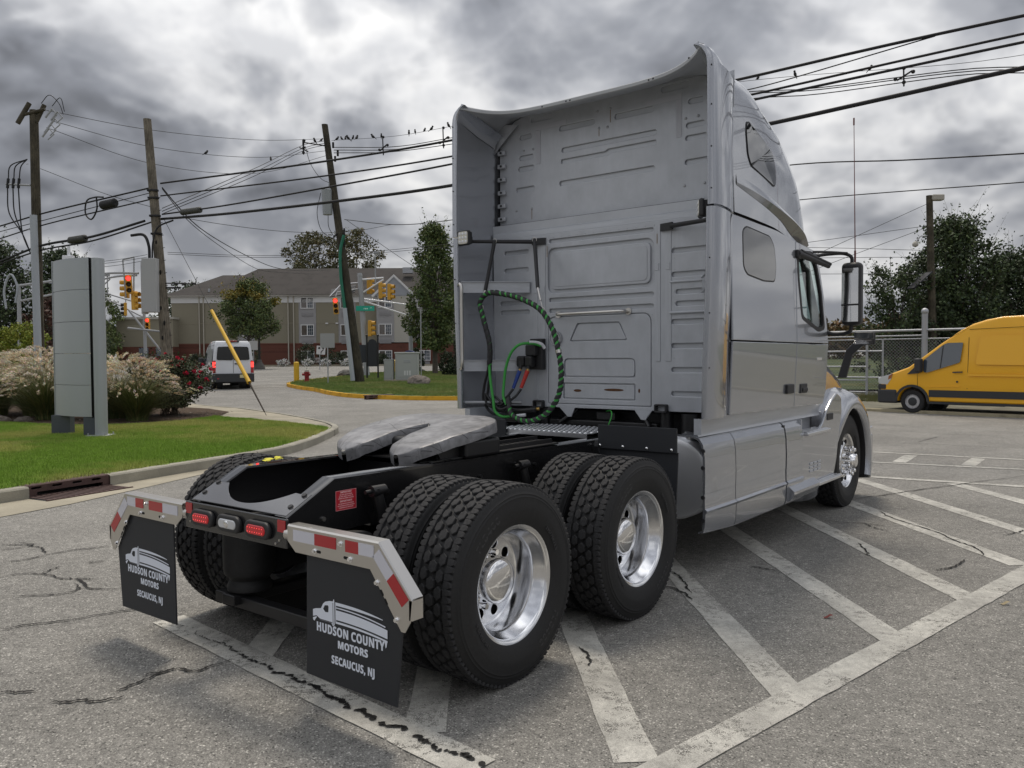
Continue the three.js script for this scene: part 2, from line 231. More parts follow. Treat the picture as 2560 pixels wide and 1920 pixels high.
{ // one sheet: flat lot, the street beyond rises gently to the crossing
  const axis = (lo, f0, f1, hi, step) => { const o = []; for (let x = f0; x <= f1 + 1e-6; x += step) o.push(x); let s = step, x = f0; while (x > lo) { s *= 1.35; x -= s; o.unshift(Math.max(x, lo)); } s = step; x = o[o.length - 1]; while (x < hi) { s *= 1.35; x += s; o.push(Math.min(x, hi)); } return o; };
  const A = axis(-600, -34, 30, 600, 0.55), D = axis(-80, -4, 62, 900, 0.55), P = [], U = [], C = [], I = [];
  for (const d of D) for (const a of A) {
    const p = S(a, ground(d), d); P.push(...p); U.push(p[0] / 4, p[2] / 4);
    let k = 0.90 + 0.34 * (fbm(p[0] * 0.16 + 40, p[2] * 0.16 + 3, 4) - 0.5) + 0.22 * (fbm(p[0] * 0.9, p[2] * 0.9, 3) - 0.5);
    const st = sst(0.66, 0.80, fbm(p[0] * 0.55 + 70, p[2] * 0.55 + 20, 3)); k *= 1 - 0.11 * st;     // old oil stains
    C.push(k * 1.0, k * 0.995, k * 0.985);
  }
  const n = A.length; for (let i = 0; i < D.length - 1; i++) for (let j = 0; j < n - 1; j++) { const a = i * n + j; I.push(a, a + 1, a + n, a + 1, a + n + 1, a + n); }
  const g = new THREE.BufferGeometry(); g.setAttribute('position', new THREE.Float32BufferAttribute(P, 3)); g.setAttribute('uv', new THREE.Float32BufferAttribute(U, 2)); g.setAttribute('color', new THREE.Float32BufferAttribute(C, 3)); g.setIndex(I); g.computeVertexNormals();
  struct('asphalt_ground', g, M.asphalt);
}
const groundSheet = scene.children[scene.children.length - 1];
// painted strips 4 mm above the asphalt
function strip(name, x0, z0, x1, z1, w, parent = groundSheet, y = 0.004, m = M.linePaint) {
  const dx = x1 - x0, dz = z1 - z0, L = Math.hypot(dx, dz), nx = -dz / L * w / 2, nz = dx / L * w / 2, n = Math.max(2, Math.round(L / 0.12)), P = [], U = [], I = [];
  const o = rnd() * 9;
  for (let i = 0; i <= n; i++) { const t = i / n, j1 = 0.012 * (vn(i * 0.9 + o * 9, 3) - 0.5), j2 = 0.012 * (vn(i * 0.9 + o * 7, 8) - 0.5); for (const [s, jj] of [[1, j1], [-1, j2]]) { const k = s * (1 + jj * 8); P.push(x0 + dx * t + nx * k, y, z0 + dz * t + nz * k); U.push((x0 + dx * t + nx * k) / 1.6 + o, (z0 + dz * t + nz * k) / 1.6); } if (i < n) { const a = i * 2; I.push(a, a + 2, a + 1, a + 1, a + 2, a + 3); } }
  const g = new THREE.BufferGeometry(); g.setAttribute('position', new THREE.Float32BufferAttribute(P, 3)); g.setAttribute('uv', new THREE.Float32BufferAttribute(U, 2)); g.setIndex(I); g.computeVertexNormals();
  if (g.attributes.normal.getY(0) < 0) { const ix = g.index.array; for (let i = 0; i < ix.length; i += 3) { const t = ix[i]; ix[i] = ix[i + 1]; ix[i + 1] = t; } g.computeVertexNormals(); }
  return struct(name, g, m, parent);
}
for (const l of [
  [-1.22, 0.555, 1.62, 0.80, 0.20], [2.19, 0.50, 3.9, -8.60, 0.17],
  [-1.5, -0.98, -0.20, 0.60, 0.19], [-0.35, -1.16, 1.22, 0.70, 0.19], [0.18, -1.80, 2.10, 0.36, 0.19], [0.30, -3.13, 2.40, -0.66, 0.19], [0.30, -4.52, 2.60, -1.84, 0.19], [0.32, -5.96, 2.82, -3.00, 0.19], [0.6, -6.94, 2.98, -4.28, 0.19], [0.65, -8.33, 3.14, -5.42, 0.19], [1.78, -8.64, 3.34, -6.80, 0.19], [2.9, -8.75, 3.5, -7.95, 0.19],
  [0.2, -8.57, 8.0, -9.55, 0.15], [-0.6, -11.70, 9, -12.7, 0.11], [-0.4, -10.18, 9, -11.95, 0.11], [0.645, -11.66, 0.70, -10.56, 0.2], [1.622, -11.8, 1.637, -10.74, 0.2], [2.75, -11.95, 2.75, -10.98, 0.2],
  [-12.4, -11.3, -9.2, -13.2, 0.12], [-11.6, -11.2, -8.9, -11.6, 0.10], [-10.6, -10.2, -8.6, -10.9, 0.10],
]) strip('painted_line', ...l, groundSheet, ['1.62', '3.9', '8', '9'].includes(String(l[2])) ? 0.0065 : 0.004);
// crossing lines on the street towards the hotel, carried by the rising sheet
function streetStrip(a0, d0, a1, d1, w) { const p = S(a0, 0, d0), q = S(a1, 0, d1); const o = strip('painted_line', p[0], p[2], q[0], q[2], w); const pos = o.geometry.attributes.position; for (let i = 0; i < pos.count; i++) { const d = -(pos.getX(i) - 3.7325) * 0.61514 - (pos.getZ(i) - 3.2736) * 0.78842; pos.setY(i, ground(d) + 0.012); } }
for (const l of [[-13.6, 42.6, -11.9, 43.2, 0.35], [-13.9, 46.2, -12.6, 47.6, 0.3], [-21, 53, -13.5, 54.4, 0.3], [-21, 57, -13.5, 58.6, 0.3], [-19.5, 50, -17.5, 52.5, 0.5], [-17.5, 49.5, -15.6, 52.3, 0.5], [-24, 66, -14, 67, 0.2], [-8, 63, -4.2, 62.2, 0.4]]) streetStrip(...l);

// cracks: thin open joints filled with dirt
for (const pl of CRACKS) {
  const pts = curve(pl.map(([x, z]) => [x, 0, z])).getPoints(pl.length * 9), P = [], I = [], w0 = 0.010;
  pts.forEach((p, i) => { const q = pts[Math.min(i + 1, pts.length - 1)], r = pts[Math.max(i - 1, 0)], dx = q.x - r.x, dz = q.z - r.z, L = Math.hypot(dx, dz) || 1, jit = 0.045 * (fbm(i * 0.42, pl[0][0] * 7, 3) - 0.5), t = i / (pts.length - 1), w = w0 * (0.35 + 0.9 * vn(i * 0.8, pl[0][1] * 5)) * (1 - Math.pow(Math.abs(2 * t - 1), 6) * 0.9); const cx = p.x - dz / L * jit, cz = p.z + dx / L * jit; P.push(cx - dz / L * w, 0.0090, cz + dx / L * w, cx + dz / L * w, 0.0090, cz - dx / L * w); if (i) { const a = i * 2; I.push(a - 2, a - 1, a, a - 1, a + 1, a); } });
  const g = new THREE.BufferGeometry(); g.setAttribute('position', new THREE.Float32BufferAttribute(P, 3)); g.setIndex(I); g.computeVertexNormals(); struct('crack', clean(g), M.crack, groundSheet);
}
// dark broken seam along the lot line under the flaps
{ const I = []; for (let i = 0; i < 260; i++) { const t = i / 260, x = mix(-1.2, 1.62, t), z = mix(0.57, 0.79, t) + 0.05 * (vn(i * 0.16, 2) - 0.5) + 0.016 * (rnd() - 0.5); if (vn(i * 0.3, 9) < 0.30) continue; const r = 0.004 + 0.013 * vn(i * 0.9, 4) * sst(0.1, 0.7, t); I.push(new THREE.CircleGeometry(r, 7).scale(1.5, 0.8 + 0.4 * rnd(), 1).rotateX(-Math.PI / 2).rotateY(rnd() * 3).translate(x, 0.0112, z)); } struct('crumbled_seam', I, M.crack, groundSheet); }

// flat sheet from an outline in world x, z
function sheet(outline, y, s = 1, yf) {
  const g = new THREE.ShapeGeometry(shp(outline.map(([x, z]) => [x, -z]))).rotateX(-Math.PI / 2); const p = g.attributes.position, u = g.attributes.uv;
  for (let i = 0; i < p.count; i++) { u.setXY(i, p.getX(i) * s, p.getZ(i) * s); p.setY(i, yf ? yf(p.getX(i), p.getZ(i)) + y : y); } g.computeVertexNormals(); return g;
}
const dOf = (x, z) => -(x - 3.7325) * 0.61514 - (z - 3.2736) * 0.78842;
const lawnLine = [[-6.5, 8], [-6.75, 4], [-6.95, 0.8], [-7.03, -0.5], [-7.34, -1.92], [-7.69, -3.24], [-7.95, -4.3], [-8.32, -5.4], [-9.05, -6.55], [-9.8, -7.5], [-10.25, -8.05], [-10.55, -8.38], [-11.2, -8.66], [-13.0, -8.95], [-15.8, -9.1], [-18.1, -9.5], [-24, -10.6], [-40, -12.5]];
const lawn = [...lawnLine, [-40, 8]];
struct('lawn', sheet(lawn, 0.148, 0.25), M.turf);
// kerb stones along the lot side, with the iron inlet let in
function kerbRun(line, name, m, w = 0.15, top = 0.15, from = 0, to = 1e9, base = () => 0, piece = 2.4, side = 1) {
  const c = curve(line.map(([x, z]) => [x, 0, z])), L = c.getLength(), root = new THREE.Group(); root.name = numbered('kerb'); root.userData.kind = 'structure'; scene.add(root);
  for (let s = from; s < Math.min(L, to) - 0.05; s += piece) {
    const e = Math.min(s + piece - 0.012, L, to), rows = [], n = Math.max(2, Math.ceil((e - s) / 0.3));
    for (let i = 0; i <= n; i++) { const u = (s + (e - s) * i / n) / L, p = c.getPointAt(u), t = c.getTangentAt(u), nx = -t.z * side, nz = t.x * side, y = base(p.x, p.z); rows.push([[0, -0.05], [0, top - 0.02], [0.018, top], [w, top + 0.003], [w + 0.005, -0.05]].map(([o, h]) => [p.x + nx * (o - w), y + h, p.z + nz * (o - w)])); }
    const g = loft(rows); part(name, metreUV(toCreasedNormals(g, 0.5), 0.5), m, root);
  }
  return root;
}
const side = lawnLine.slice(0, 12);
// distance along the run to the inlet
{ const c = curve(side.map(([x, z]) => [x, 0, z])), L = c.getLength(); let a = 0, b = 0, da = 9, db = 9; for (let i = 0; i <= 400; i++) { const p = c.getPointAt(i / 400); const q = Math.hypot(p.x + 7.13, p.z + 0.79), r = Math.hypot(p.x + 7.34, p.z + 1.93); if (q < da) { da = q; a = i / 400 * L; } if (r < db) { db = r; b = i / 400 * L; } } kerbRun(side, 'kerb_stone', M.kerb, 0.15, 0.15, 0, a, undefined, 2.8, -1); kerbRun(side, 'kerb_stone', M.kerb, 0.15, 0.15, b, 1e9, undefined, 2.9, -1); }
struct('sidewalk', metreUV(sheet([[-10.5, -8.34], [-11.2, -8.64], [-13, -8.93], [-15.8, -9.08], [-18.1, -9.48], [-24, -10.58], [-40, -12.48], [-40, -15.2], [-26, -13.0], [-21.4, -12.0], [-19.4, -11.8], [-16.3, -11.0], [-13.8, -10.2], [-12.0, -9.45], [-11.0, -8.85]], 0.142), 0.3), M.concrete);
kerbRun([[-10.45, -8.3], [-11.0, -8.87], [-12.0, -9.48], [-13.8, -10.23], [-16.3, -11.03], [-19.4, -11.83], [-21.4, -12.03], [-26, -13.03], [-40, -15.23]], 'kerb_stone', M.kerb, 0.14, 0.145, 0, 1e9, undefined, 3, -1);
struct('concrete_apron', metreUV(sheet([[-5.2, 8], [-5.65, 1.6], [-5.94, -0.165], [-6.15, -0.97], [-6.7, -2.28], [-7.45, -3.9], [-7.85, -4.1], [-7.6, -3.2], [-7.3, -1.95], [-7.0, -0.5], [-6.9, 0.8], [-6.6, 5], [-6.4, 8]], 0.006), 0.4), M.concrete);
{ // storm drain: cast iron kerb inlet and its grate
  M.rustIron = std([0.085, 0.048, 0.042], 0.8, { map: coarse });
  const t = thing('storm_drain_inlet', 'rust brown cast iron kerb inlet with slots and grate beside the lawn', 'storm drain', [-7.235, 0, -1.36], Math.atan2(1.14, -0.21) - Math.PI / 2 + Math.PI / 2);
  t.rotation.y = Math.atan2(-0.21, -1.14) + Math.PI / 2 + Math.PI;   // local x runs along the kerb
  const hw = 0.585, holes = [[[-0.42, 0.018], [0.47, 0.018], [0.47, 0.062], [-0.42, 0.062]]];
  for (const x of [-0.43, -0.16, 0.11, 0.38]) holes.push(rrect(x - 0.065, x + 0.065, 0.10, 0.128, 0.012, 2));
  part('inlet_face', ex(shp([[-hw, -0.03], [hw, -0.03], [hw, 0.15], [-hw, 0.15]], holes), 0.03, 0.003, 1).translate(0, 0, 0.10), M.rustIron, t);
  part('inlet_top', rb(-hw, hw, 0.132, 0.155, -0.16, 0.097, 0.006), M.rustIron, t);
  part('inlet_cavity', bb(-hw + 0.02, hw - 0.02, -0.02, 0.12, -0.14, -0.10), M.black, t);
  for (let i = 0; i < 16; i++) part('grate_bar', bx(0.036, 0.012, 0.42, -0.52 + i * 0.0695, 0.010, 0.36), M.rustIron, t);
  part('grate_well', bx(1.16, 0.003, 0.42, 0, 0.0075, 0.36), M.black, t);
  for (const z of [0.15, 0.57]) part('grate_frame', bx(1.17, 0.014, 0.03, 0, 0.011, z), M.rustIron, t);
}
// far corner lawn with its yellow kerb
const farK = [[-10.4, 62], [-11.6, 54], [-12.5, 47], [-12.3, 44.2], [-11.0, 41.2], [-9.3, 38.3], [-8.0, 35.6], [-6.6, 33.6], [-4.4, 32.1], [-2.2, 31.6], [2, 31.4], [6, 31.2]].map(([a, d]) => { const p = S(a, 0, d); return [p[0], p[2]]; });
const farLawn = [...farK, ...[[6, 62], [-4, 64]].map(([a, d]) => { const p = S(a, 0, d); return [p[0], p[2]]; })];
{ // draped sheet: cells inside the outline
  const inside = (x, z) => { let r = false; for (let i = 0, j = farLawn.length - 1; i < farLawn.length; j = i++) { const [xi, zi] = farLawn[i], [xj, zj] = farLawn[j]; if ((zi > z) !== (zj > z) && x < (xj - xi) * (z - zi) / (zj - zi) + xi) r = !r; } return r; };
  globalThis.inFarLawn = inside;
  const g = sheet(farLawn, 0.145, 0.25, (x, z) => ground(dOf(x, z))); struct('corner_lawn', g, M.turf);
  kerbRun(farK, 'yellow_kerb_stone', M.kerbYellow, 0.18, 0.16, 0, 1e9, (x, z) => ground(dOf(x, z)), 2.6, 1);
}

{ // second inlet, let into the yellow kerb of the corner lawn
  const p = SG(-5.35, 32.78), t = thing('storm_drain_inlet', 'dark iron drain inlet set into the yellow kerb of the corner lawn', 'storm drain', p, TURN + 0.60);
  part('inlet_face', ex(shp([[-0.62, -0.02], [0.62, -0.02], [0.62, 0.165], [-0.62, 0.165]], [[[-0.5, 0.01], [0.5, 0.01], [0.5, 0.06], [-0.5, 0.06]], ...[-0.42, -0.14, 0.14, 0.42].map((x) => rrect(x - 0.08, x + 0.08, 0.10, 0.13, 0.01, 2))]), 0.05, 0.004, 1).translate(0, 0, 0.02), M.rustIron, t); part('inlet_top', rb(-0.62, 0.62, 0.15, 0.172, -0.28, 0.018, 0.006), M.rustIron, t); part('inlet_back', bb(-0.6, 0.6, 0, 0.14, -0.2, -0.18), M.rustIron, t);
}
{ const f = [[9, 36], [80, 36], [120, 130], [4, 130]].map(([a, d]) => { const q = S(a, 0, d); return [q[0], q[2]]; }); struct('rough_field', sheet(f, 0.09, 0.12, (x, z) => ground(dOf(x, z))), std([0.62, 0.60, 0.52], 1, { map: turfTex })); }

// ------------------------------------------------------------------ road tractor (forward = -z, rear axle at z = 0)
const truck = thing('semi_truck', 'silver grey sleeper cab semi truck without trailer, black chassis and polished wheels', 'truck');
const T = (name, g, m, label) => part(name, g, m, truck, label);
const font = await new FontLoader().loadAsync('fonts/droid/droid_sans_bold.typeface.json');

// ---- wheels
const RO = 0.522;
function tyreBody(rad = RO) {
  const k = rad - 0.522, half = [[0.288, 0.098], [0.296, 0.116], [0.315, 0.127], [0.345, 0.138], [0.38, 0.1455], [0.40, 0.147], [0.43, 0.1455], [0.447, 0.1435], [0.449, 0.1455], [0.453, 0.1452], [0.455, 0.142], [0.463, 0.140], [0.465, 0.142], [0.469, 0.141], [0.471, 0.137], [0.482, 0.133], [0.496, 0.128], [0.504, 0.122], [0.507, 0.10]];
  const p = [...half.map(([r, y]) => [r + (r > 0.4 ? k : 0), -y]), ...half.slice().reverse().map(([r, y]) => [r + (r > 0.4 ? k : 0), y])];
  return lathe(p, 96).rotateZ(-Math.PI / 2);
}
const crown = (x) => 0.005 * (x / 0.12) ** 2;
function lugs(R0 = RO) {
  const P = [], add = (poly, top, x0, v0) => {                       // polygon in (across, around) wrapped on the casing
    const ring = (r, s) => poly.map(([x, v]) => { const a = (v0 + v * s) / R0, rr_ = r - crown(x0 + x * s); return [x0 + x * s, rr_ * Math.cos(a), rr_ * Math.sin(a)]; });
    const t = ring(R0, 0.90), m = ring(R0 - 0.0025, 1), b = ring(R0 - 0.021, 1.03), c = [x0, (R0 - crown(x0)) * Math.cos(v0 / R0), (R0 - crown(x0)) * Math.sin(v0 / R0)], n = poly.length;
    for (let i = 0; i < n; i++) { const j = (i + 1) % n; P.push(...c, ...t[j], ...t[i]); P.push(...t[i], ...t[j], ...m[i], ...t[j], ...m[j], ...m[i]); P.push(...m[i], ...m[j], ...b[i], ...m[j], ...b[j], ...b[i]); }
  };
  const N = 41, pitch = 2 * Math.PI * R0 / N, hx = 0.0262, hex = [[-hx, -0.46 * pitch * 0.52], [0, -0.46 * pitch], [hx, -0.46 * pitch * 0.52], [hx, 0.46 * pitch * 0.52], [0, 0.46 * pitch], [-hx, 0.46 * pitch * 0.52]];
  hex.forEach((p) => { p[1] *= 1.04; p[0] *= 0.90; });
  for (let i = 0; i < N; i++) for (const [x, o] of [[-0.0515, 0.5], [0, 0], [0.0515, 0.5]]) add(hex.map(([a, b]) => [a * (x ? 0.84 : 1), b * 0.86]), 0, x, (i + o) * pitch);
  const K = 92, p2 = 2 * Math.PI * R0 / K;
  for (let i = 0; i < K; i++) for (const s of [-1, 1]) {              // shoulder rib: joined inside, notched outside
    const w = 0.5 * p2, q = i % 2 ? 0.003 : -0.001;
    add(([[-0.0165 - q, -w], [0.006, -w * 1.0], [0.0240, -w * 0.52], [0.0240, w * 0.52], [0.006, w * 1.0], [-0.0165 + (i % 2 ? 0.001 : -0.003), w]]).map(([a, b]) => [a * s, b]), 0, s * 0.1005, i * p2);
  }
  const g = new THREE.BufferGeometry(); g.setAttribute('position', new THREE.Float32BufferAttribute(P, 3)); g.computeVertexNormals();
  // wind outwards
  const p = g.attributes.position, n = g.attributes.normal; for (let i = 0; i < p.count; i += 3) { const cy = p.getY(i) + p.getY(i + 1) + p.getY(i + 2), cz = p.getZ(i) + p.getZ(i + 1) + p.getZ(i + 2); if (n.getY(i) * cy + n.getZ(i) * cz < -1e-6) { for (const A of [p]) { const t = [A.getX(i + 1), A.getY(i + 1), A.getZ(i + 1)]; A.setXYZ(i + 1, A.getX(i + 2), A.getY(i + 2), A.getZ(i + 2)); A.setXYZ(i + 2, ...t); } } } g.computeVertexNormals();
  return box01(clean(g), 2);
}
function sidewallText() {
  const out = []; const put = (str, r, size, a0) => { let a = a0; for (const ch of str) { const g = new TextGeometry(ch, { font, size, depth: 0.002, curveSegments: 2 }); g.computeBoundingBox(); const w = g.boundingBox.max.x - g.boundingBox.min.x; g.translate(-g.boundingBox.min.x - w / 2, 0, 0).rotateY(Math.PI / 2); const th = a + w / 2 / r; g.translate(0.1445, r, 0).rotateX(-th); out.push(g); a += (w + size * 0.22) / r; } };
  put('FLB400', 0.378, 0.040, -0.95); put('FLB400', 0.378, 0.040, 2.15); put('295/75R22.5', 0.345, 0.018, 0.75); put('295/75R22.5', 0.345, 0.018, 3.9);
  return mg(out);
}
const G = { tyre: metreUV(tyreBody(), 2), tread: lugs(), text: sidewallText() };
// deep dished outer dual rim: lip outside, disc far inside
G.rimOuter = smooth(lathe([[0.268, -0.118], [0.296, -0.122], [0.300, -0.108], [0.274, -0.092], [0.254, -0.05], [0.254, 0.030], [0.262, 0.060], [0.282, 0.078], [0.288, 0.108], [0.296, 0.118], [0.306, 0.122], [0.312, 0.1195], [0.313, 0.114], [0.304, 0.108]].map((p) => p), 72).rotateZ(-Math.PI / 2), 0.5);
G.rimInside = smooth(lathe([[0.236, -0.068], [0.243, -0.062], [0.2465, -0.04], [0.2465, 0.028], [0.254, 0.056], [0.274, 0.074], [0.280, 0.104], [0.290, 0.1165], [0.3065, 0.1222]], 72).rotateZ(-Math.PI / 2), 0.7);
const discHoles = (r, n, rad, off = 0) => Array.from({ length: n }, (_, i) => { const a = (i + off) / n * 2 * Math.PI; return circ(r * Math.cos(a), r * Math.sin(a), rad, 14); });
G.disc = ex(shp(circ(0, 0, 0.248, 60), [circ(0, 0, 0.085, 30), ...discHoles(0.188, 10, 0.029)]), 0.014, 0.003, 1).rotateY(Math.PI / 2).translate(-0.082, 0, 0);
G.discBack = new THREE.CylinderGeometry(0.245, 0.245, 0.01, 40).rotateZ(Math.PI / 2).translate(-0.11, 0, 0);
G.hat = smooth(lathe([[0.130, -0.066], [0.127, -0.03], [0.124, -0.012], [0.120, 0.010], [0.1175, 0.018], [0.113, 0.025], [0.09, 0.034], [0.05, 0.041], [0.0001, 0.044]], 48).rotateZ(-Math.PI / 2), 0.7);
G.nut = new THREE.CylinderGeometry(0.014, 0.016, 0.04, 6).rotateZ(Math.PI / 2);
G.valve = mg([rod([-0.03, 0.235, 0.05], [0.03, 0.24, 0.05], 0.005)]);
// steer rim: disc out near the lip
G.rimSteer = smooth(lathe([[0.150, 0.098], [0.165, 0.100], [0.200, 0.088], [0.235, 0.070], [0.250, 0.060], [0.262, 0.068], [0.276, 0.092], [0.284, 0.108], [0.296, 0.118], [0.308, 0.1195], [0.313, 0.114], [0.304, 0.108], [0.29, 0.09], [0.27, 0.05], [0.255, -0.05], [0.27, -0.09], [0.30, -0.115]], 72).rotateZ(-Math.PI / 2), 0.6);
G.steerHole = new THREE.CylinderGeometry(0.027, 0.027, 0.012, 18).rotateZ(Math.PI / 2);
G.steerHub = mg([smooth(lathe([[0.168, 0.090], [0.166, 0.112], [0.13, 0.118], [0.098, 0.122], [0.088, 0.17], [0.078, 0.205], [0.06, 0.222], [0.0001, 0.226]], 40).rotateZ(-Math.PI / 2), 0.6)]);
G.steerNut = smooth(lathe([[0.019, 0.105], [0.019, 0.150], [0.023, 0.158], [0.024, 0.182], [0.018, 0.192], [0.0001, 0.194]], 14).rotateZ(-Math.PI / 2), 0.6);
M.dark = std([0.006, 0.006, 0.006], 0.9);
M.tyreText = std([0.034, 0.034, 0.036], 0.6);
const flat0 = (g, y0) => { const q = g.clone(), p = q.attributes.position; for (let i = 0; i < p.count; i++) if (p.getY(i) < -y0) p.setY(i, -y0); return q; };
const AX = 0.512; G.tyre = flat0(G.tyre, AX - 0.001); G.tread = flat0(G.tread, AX - 0.002);
function wheel(x, z, kind, flip) {
  const w = new THREE.Group(); w.name = 'wheel'; w.position.set(x, AX, z); if (flip) w.rotation.y = Math.PI; truck.add(w);
  w.userData.label = kind === 'steer' ? 'polished front wheel with chrome lug covers' : kind === 'outer' ? 'polished deep dish rear wheel with chrome hub cap' : 'inner dual rear wheel';
  part('tyre', G.tyre, M.rubber, w); const t = part('tread', G.tread, M.tread, w); t.userData.kind = 'stuff';
  if (kind === 'outer') { part('lettering', G.text, M.tyreText, w); part('rim', G.rimInside, M.alu, w); part('rim_lip', G.rimOuter, M.aluDull, w); part('wheel_disc', G.disc, M.alu, w); part('brake_drum', G.discBack, M.dark, w); part('hub_cap', G.hat, M.chrome, w); for (let i = 0; i < 10; i++) { const a = (i + 0.5) / 10 * 2 * Math.PI; part('lug_nut', G.nut, M.chrome, w).position.set(-0.055, 0.1425 * Math.cos(a), 0.1425 * Math.sin(a)); } part('valve_stem', G.valve, M.steel, w); }
  else if (kind === 'inner') { part('rim', G.rimOuter, M.aluDull, w); part('wheel_disc', G.discBack.clone().translate(0.18, 0, 0), M.plastic, w); }
  else { part('lettering', G.text, M.tyreText, w); part('rim', G.rimSteer, M.alu, w); part('hub', G.steerHub, M.chrome, w); for (let i = 0; i < 10; i++) { const a = (i + 0.5) / 10 * 2 * Math.PI; const h = part('hand_hole', G.steerHole, M.dark, w); h.position.set(0.086, 0.213 * Math.cos(a), 0.213 * Math.sin(a)); const n = part('lug_cover', G.steerNut, M.chrome, w); n.position.set(0, 0.143 * Math.cos(a + 0.31), 0.143 * Math.sin(a + 0.31)); } }
  if (kind !== 'steer') w.rotation.x = flip ? 0.4 + z : 0;
}
for (const z of [0, -1.32]) for (const s of [1, -1]) { wheel(s * 1.073, z, 'outer', s < 0); wheel(s * 0.735, z, 'inner', s < 0); }
wheel(1.0, -6.175, 'steer', false); wheel(-1.0, -6.175, 'steer', true);
for (const z of [0, -1.32]) T('drive_axle', [rod([-0.62, AX, z], [0.62, AX, z], 0.075, 0.075, 14), new THREE.SphereGeometry(0.2, 18, 12).scale(0.9, 1, 1).translate(0.05, AX, z), ...[-1, 1].map((s) => bb(s * 0.36, s * 0.46, 0.42, 0.60, z - 0.16, z + 0.5))], M.black);
T('steer_axle', [bb(-0.85, 0.85, 0.38, 0.48, -6.23, -6.12)], M.black);

// ---- frame
const railTop = [[-6.9, 1.02], [-2.4, 1.05], [0.545, 1.058], [0.845, 0.898]];
for (const s of [1, -1]) {
  const web = ex(shp([[-0.845, 0.760], [-0.845, 0.898], [-0.545, 1.058], [2.4, 1.05], [6.9, 1.02], [6.9, 0.78], [-0.35, 0.785]]), 0.010).rotateY(Math.PI / 2).translate(s > 0 ? 0.42 : -0.43, 0, 0);
  const fl = []; for (let i = 0; i < 3; i++) { const [z0, y0] = railTop[i], [z1, y1] = railTop[i + 1]; fl.push(loft([[s * 0.336, y0 - 0.006, z0], [s * 0.338, y0 + 0.004, z0], [s * 0.424, y0 + 0.004, z0], [s * 0.4335, y0 - 0.002, z0], [s * 0.4335, y0 - 0.014, z0]].map((p) => [p, [p[0], p[1] + (y1 - y0), z1]]).reduce((r, [a, b]) => { r[0].push(a); r[1].push(b); return r; }, [[], []]))); }
  T('frame_rail', [web, bb(s * 0.34, s * 0.43, 0.772, 0.784, -6.9, 0.3)], M.blackGloss);
  T('rail_flange', fl.map((g) => toCreasedNormals(g, 0.9)), M.blackShine);
  for (const [z, y] of [[0.60, 1.034], [0.70, 0.981], [0.785, 0.936]].slice(1)) T('flange_bolt', new THREE.CylinderGeometry(0.014, 0.017, 0.012, 8).rotateX(0.485).translate(s * 0.385, y + 0.006, z), M.plastic);
  for (const z of [0.31, -0.98]) { T('shock_mount', [rod([s * 0.43, 0.975, z], [s * 0.53, 0.975, z + 0.02], 0.012, 0.012, 10), rod([s * 0.50, 0.972, z - 0.05], [s * 0.50, 0.972, z + 0.045], 0.030, 0.030, 14), rod([s * 0.50, 0.972, z + 0.045], [s * 0.50, 0.972, z + 0.085], 0.013, 0.011, 8)], M.black); T('shock_absorber', [rod([s * 0.50, 0.95, z], [s * 0.52, 0.5, z - 0.12], 0.032, 0.032, 12)], M.black); }
  for (const z of [0.18, 0.05, -0.5, -0.62, -0.75, -1.2, -1.5, -1.7]) T('frame_bolt', rod([s * 0.43, 0.90 + 0.05 * Math.sin(z * 9), z], [s * 0.447, 0.90 + 0.05 * Math.sin(z * 9), z], 0.013, 0.012, 6), M.black);
  T('air_spring', smooth(lathe([[0.0001, 0.31], [0.10, 0.31], [0.128, 0.325], [0.131, 0.345], [0.122, 0.365], [0.112, 0.385], [0.122, 0.40], [0.145, 0.42], [0.150, 0.45], [0.151, 0.60], [0.148, 0.72], [0.13, 0.75], [0.0001, 0.755]], 40), 0.7).translate(s * 0.44, 0, 0.47), M.rubber);
  T('air_spring', smooth(lathe([[0.0001, 0.31], [0.12, 0.32], [0.128, 0.36], [0.145, 0.42], [0.151, 0.60], [0.13, 0.75], [0.0001, 0.755]], 24), 0.7).translate(s * 0.44, 0, -0.86), M.rubber);
  T('suspension_beam', [rb(s * 0.38, s * 0.50, 0.255, 0.315, -0.35, 0.62, 0.01), rb(s * 0.38, s * 0.50, 0.255, 0.315, -1.67, -0.7, 0.01)], M.black);
}
T('suspension_crossbar', rb(-0.64, 0.64, 0.232, 0.30, 0.50, 0.575, 0.008), M.black);
T('frame_crossmember', [bb(-0.42, 0.42, 0.80, 1.02, -0.32, -0.28), bb(-0.42, 0.42, 0.80, 1.0, -1.1, -1.05), bb(-0.42, 0.42, 0.80, 1.0, -2.2, -2.15), bb(-0.33, 0.33, 0.80, 0.82, -0.28, 0.5)], M.black);
T('drive_shaft', rod([0.05, 0.66, -1.5], [0.0, 0.75, -4.8], 0.06, 0.06, 14), M.black);
// tail: sloped gusset with the round cut, face plate with three lamps
{ const pts = [[-0.42, 0.005], [0.42, 0.005], [0.42, 0.185], [0.36, 0.175]]; for (let i = 0; i <= 18; i++) { const t = i / 18, x = 0.30 - 0.60 * t; pts.push([x, 0.045 + 0.135 * Math.pow(Math.abs(x) / 0.30, 2.1)]); } pts.push([-0.36, 0.175], [-0.42, 0.185]);
  const g = ex(shp(pts), 0.008, 0.002, 1).rotateX(-Math.PI / 2 + 0).rotateX(0.0); g.rotateX(0.485).translate(0, 0.900, 0.842); T('tail_gusset', g, M.lipBlack = phy([0.12, 0.12, 0.125], 0.12, { clearcoat: 1, clearcoatRoughness: 0.05, metalness: 0.3 })); }
T('tail_plate', [rb(-0.455, 0.455, 0.752, 0.897, 0.845, 0.862, 0.006), bb(-0.44, 0.44, 0.752, 0.762, 0.78, 0.845)], M.blackGloss);
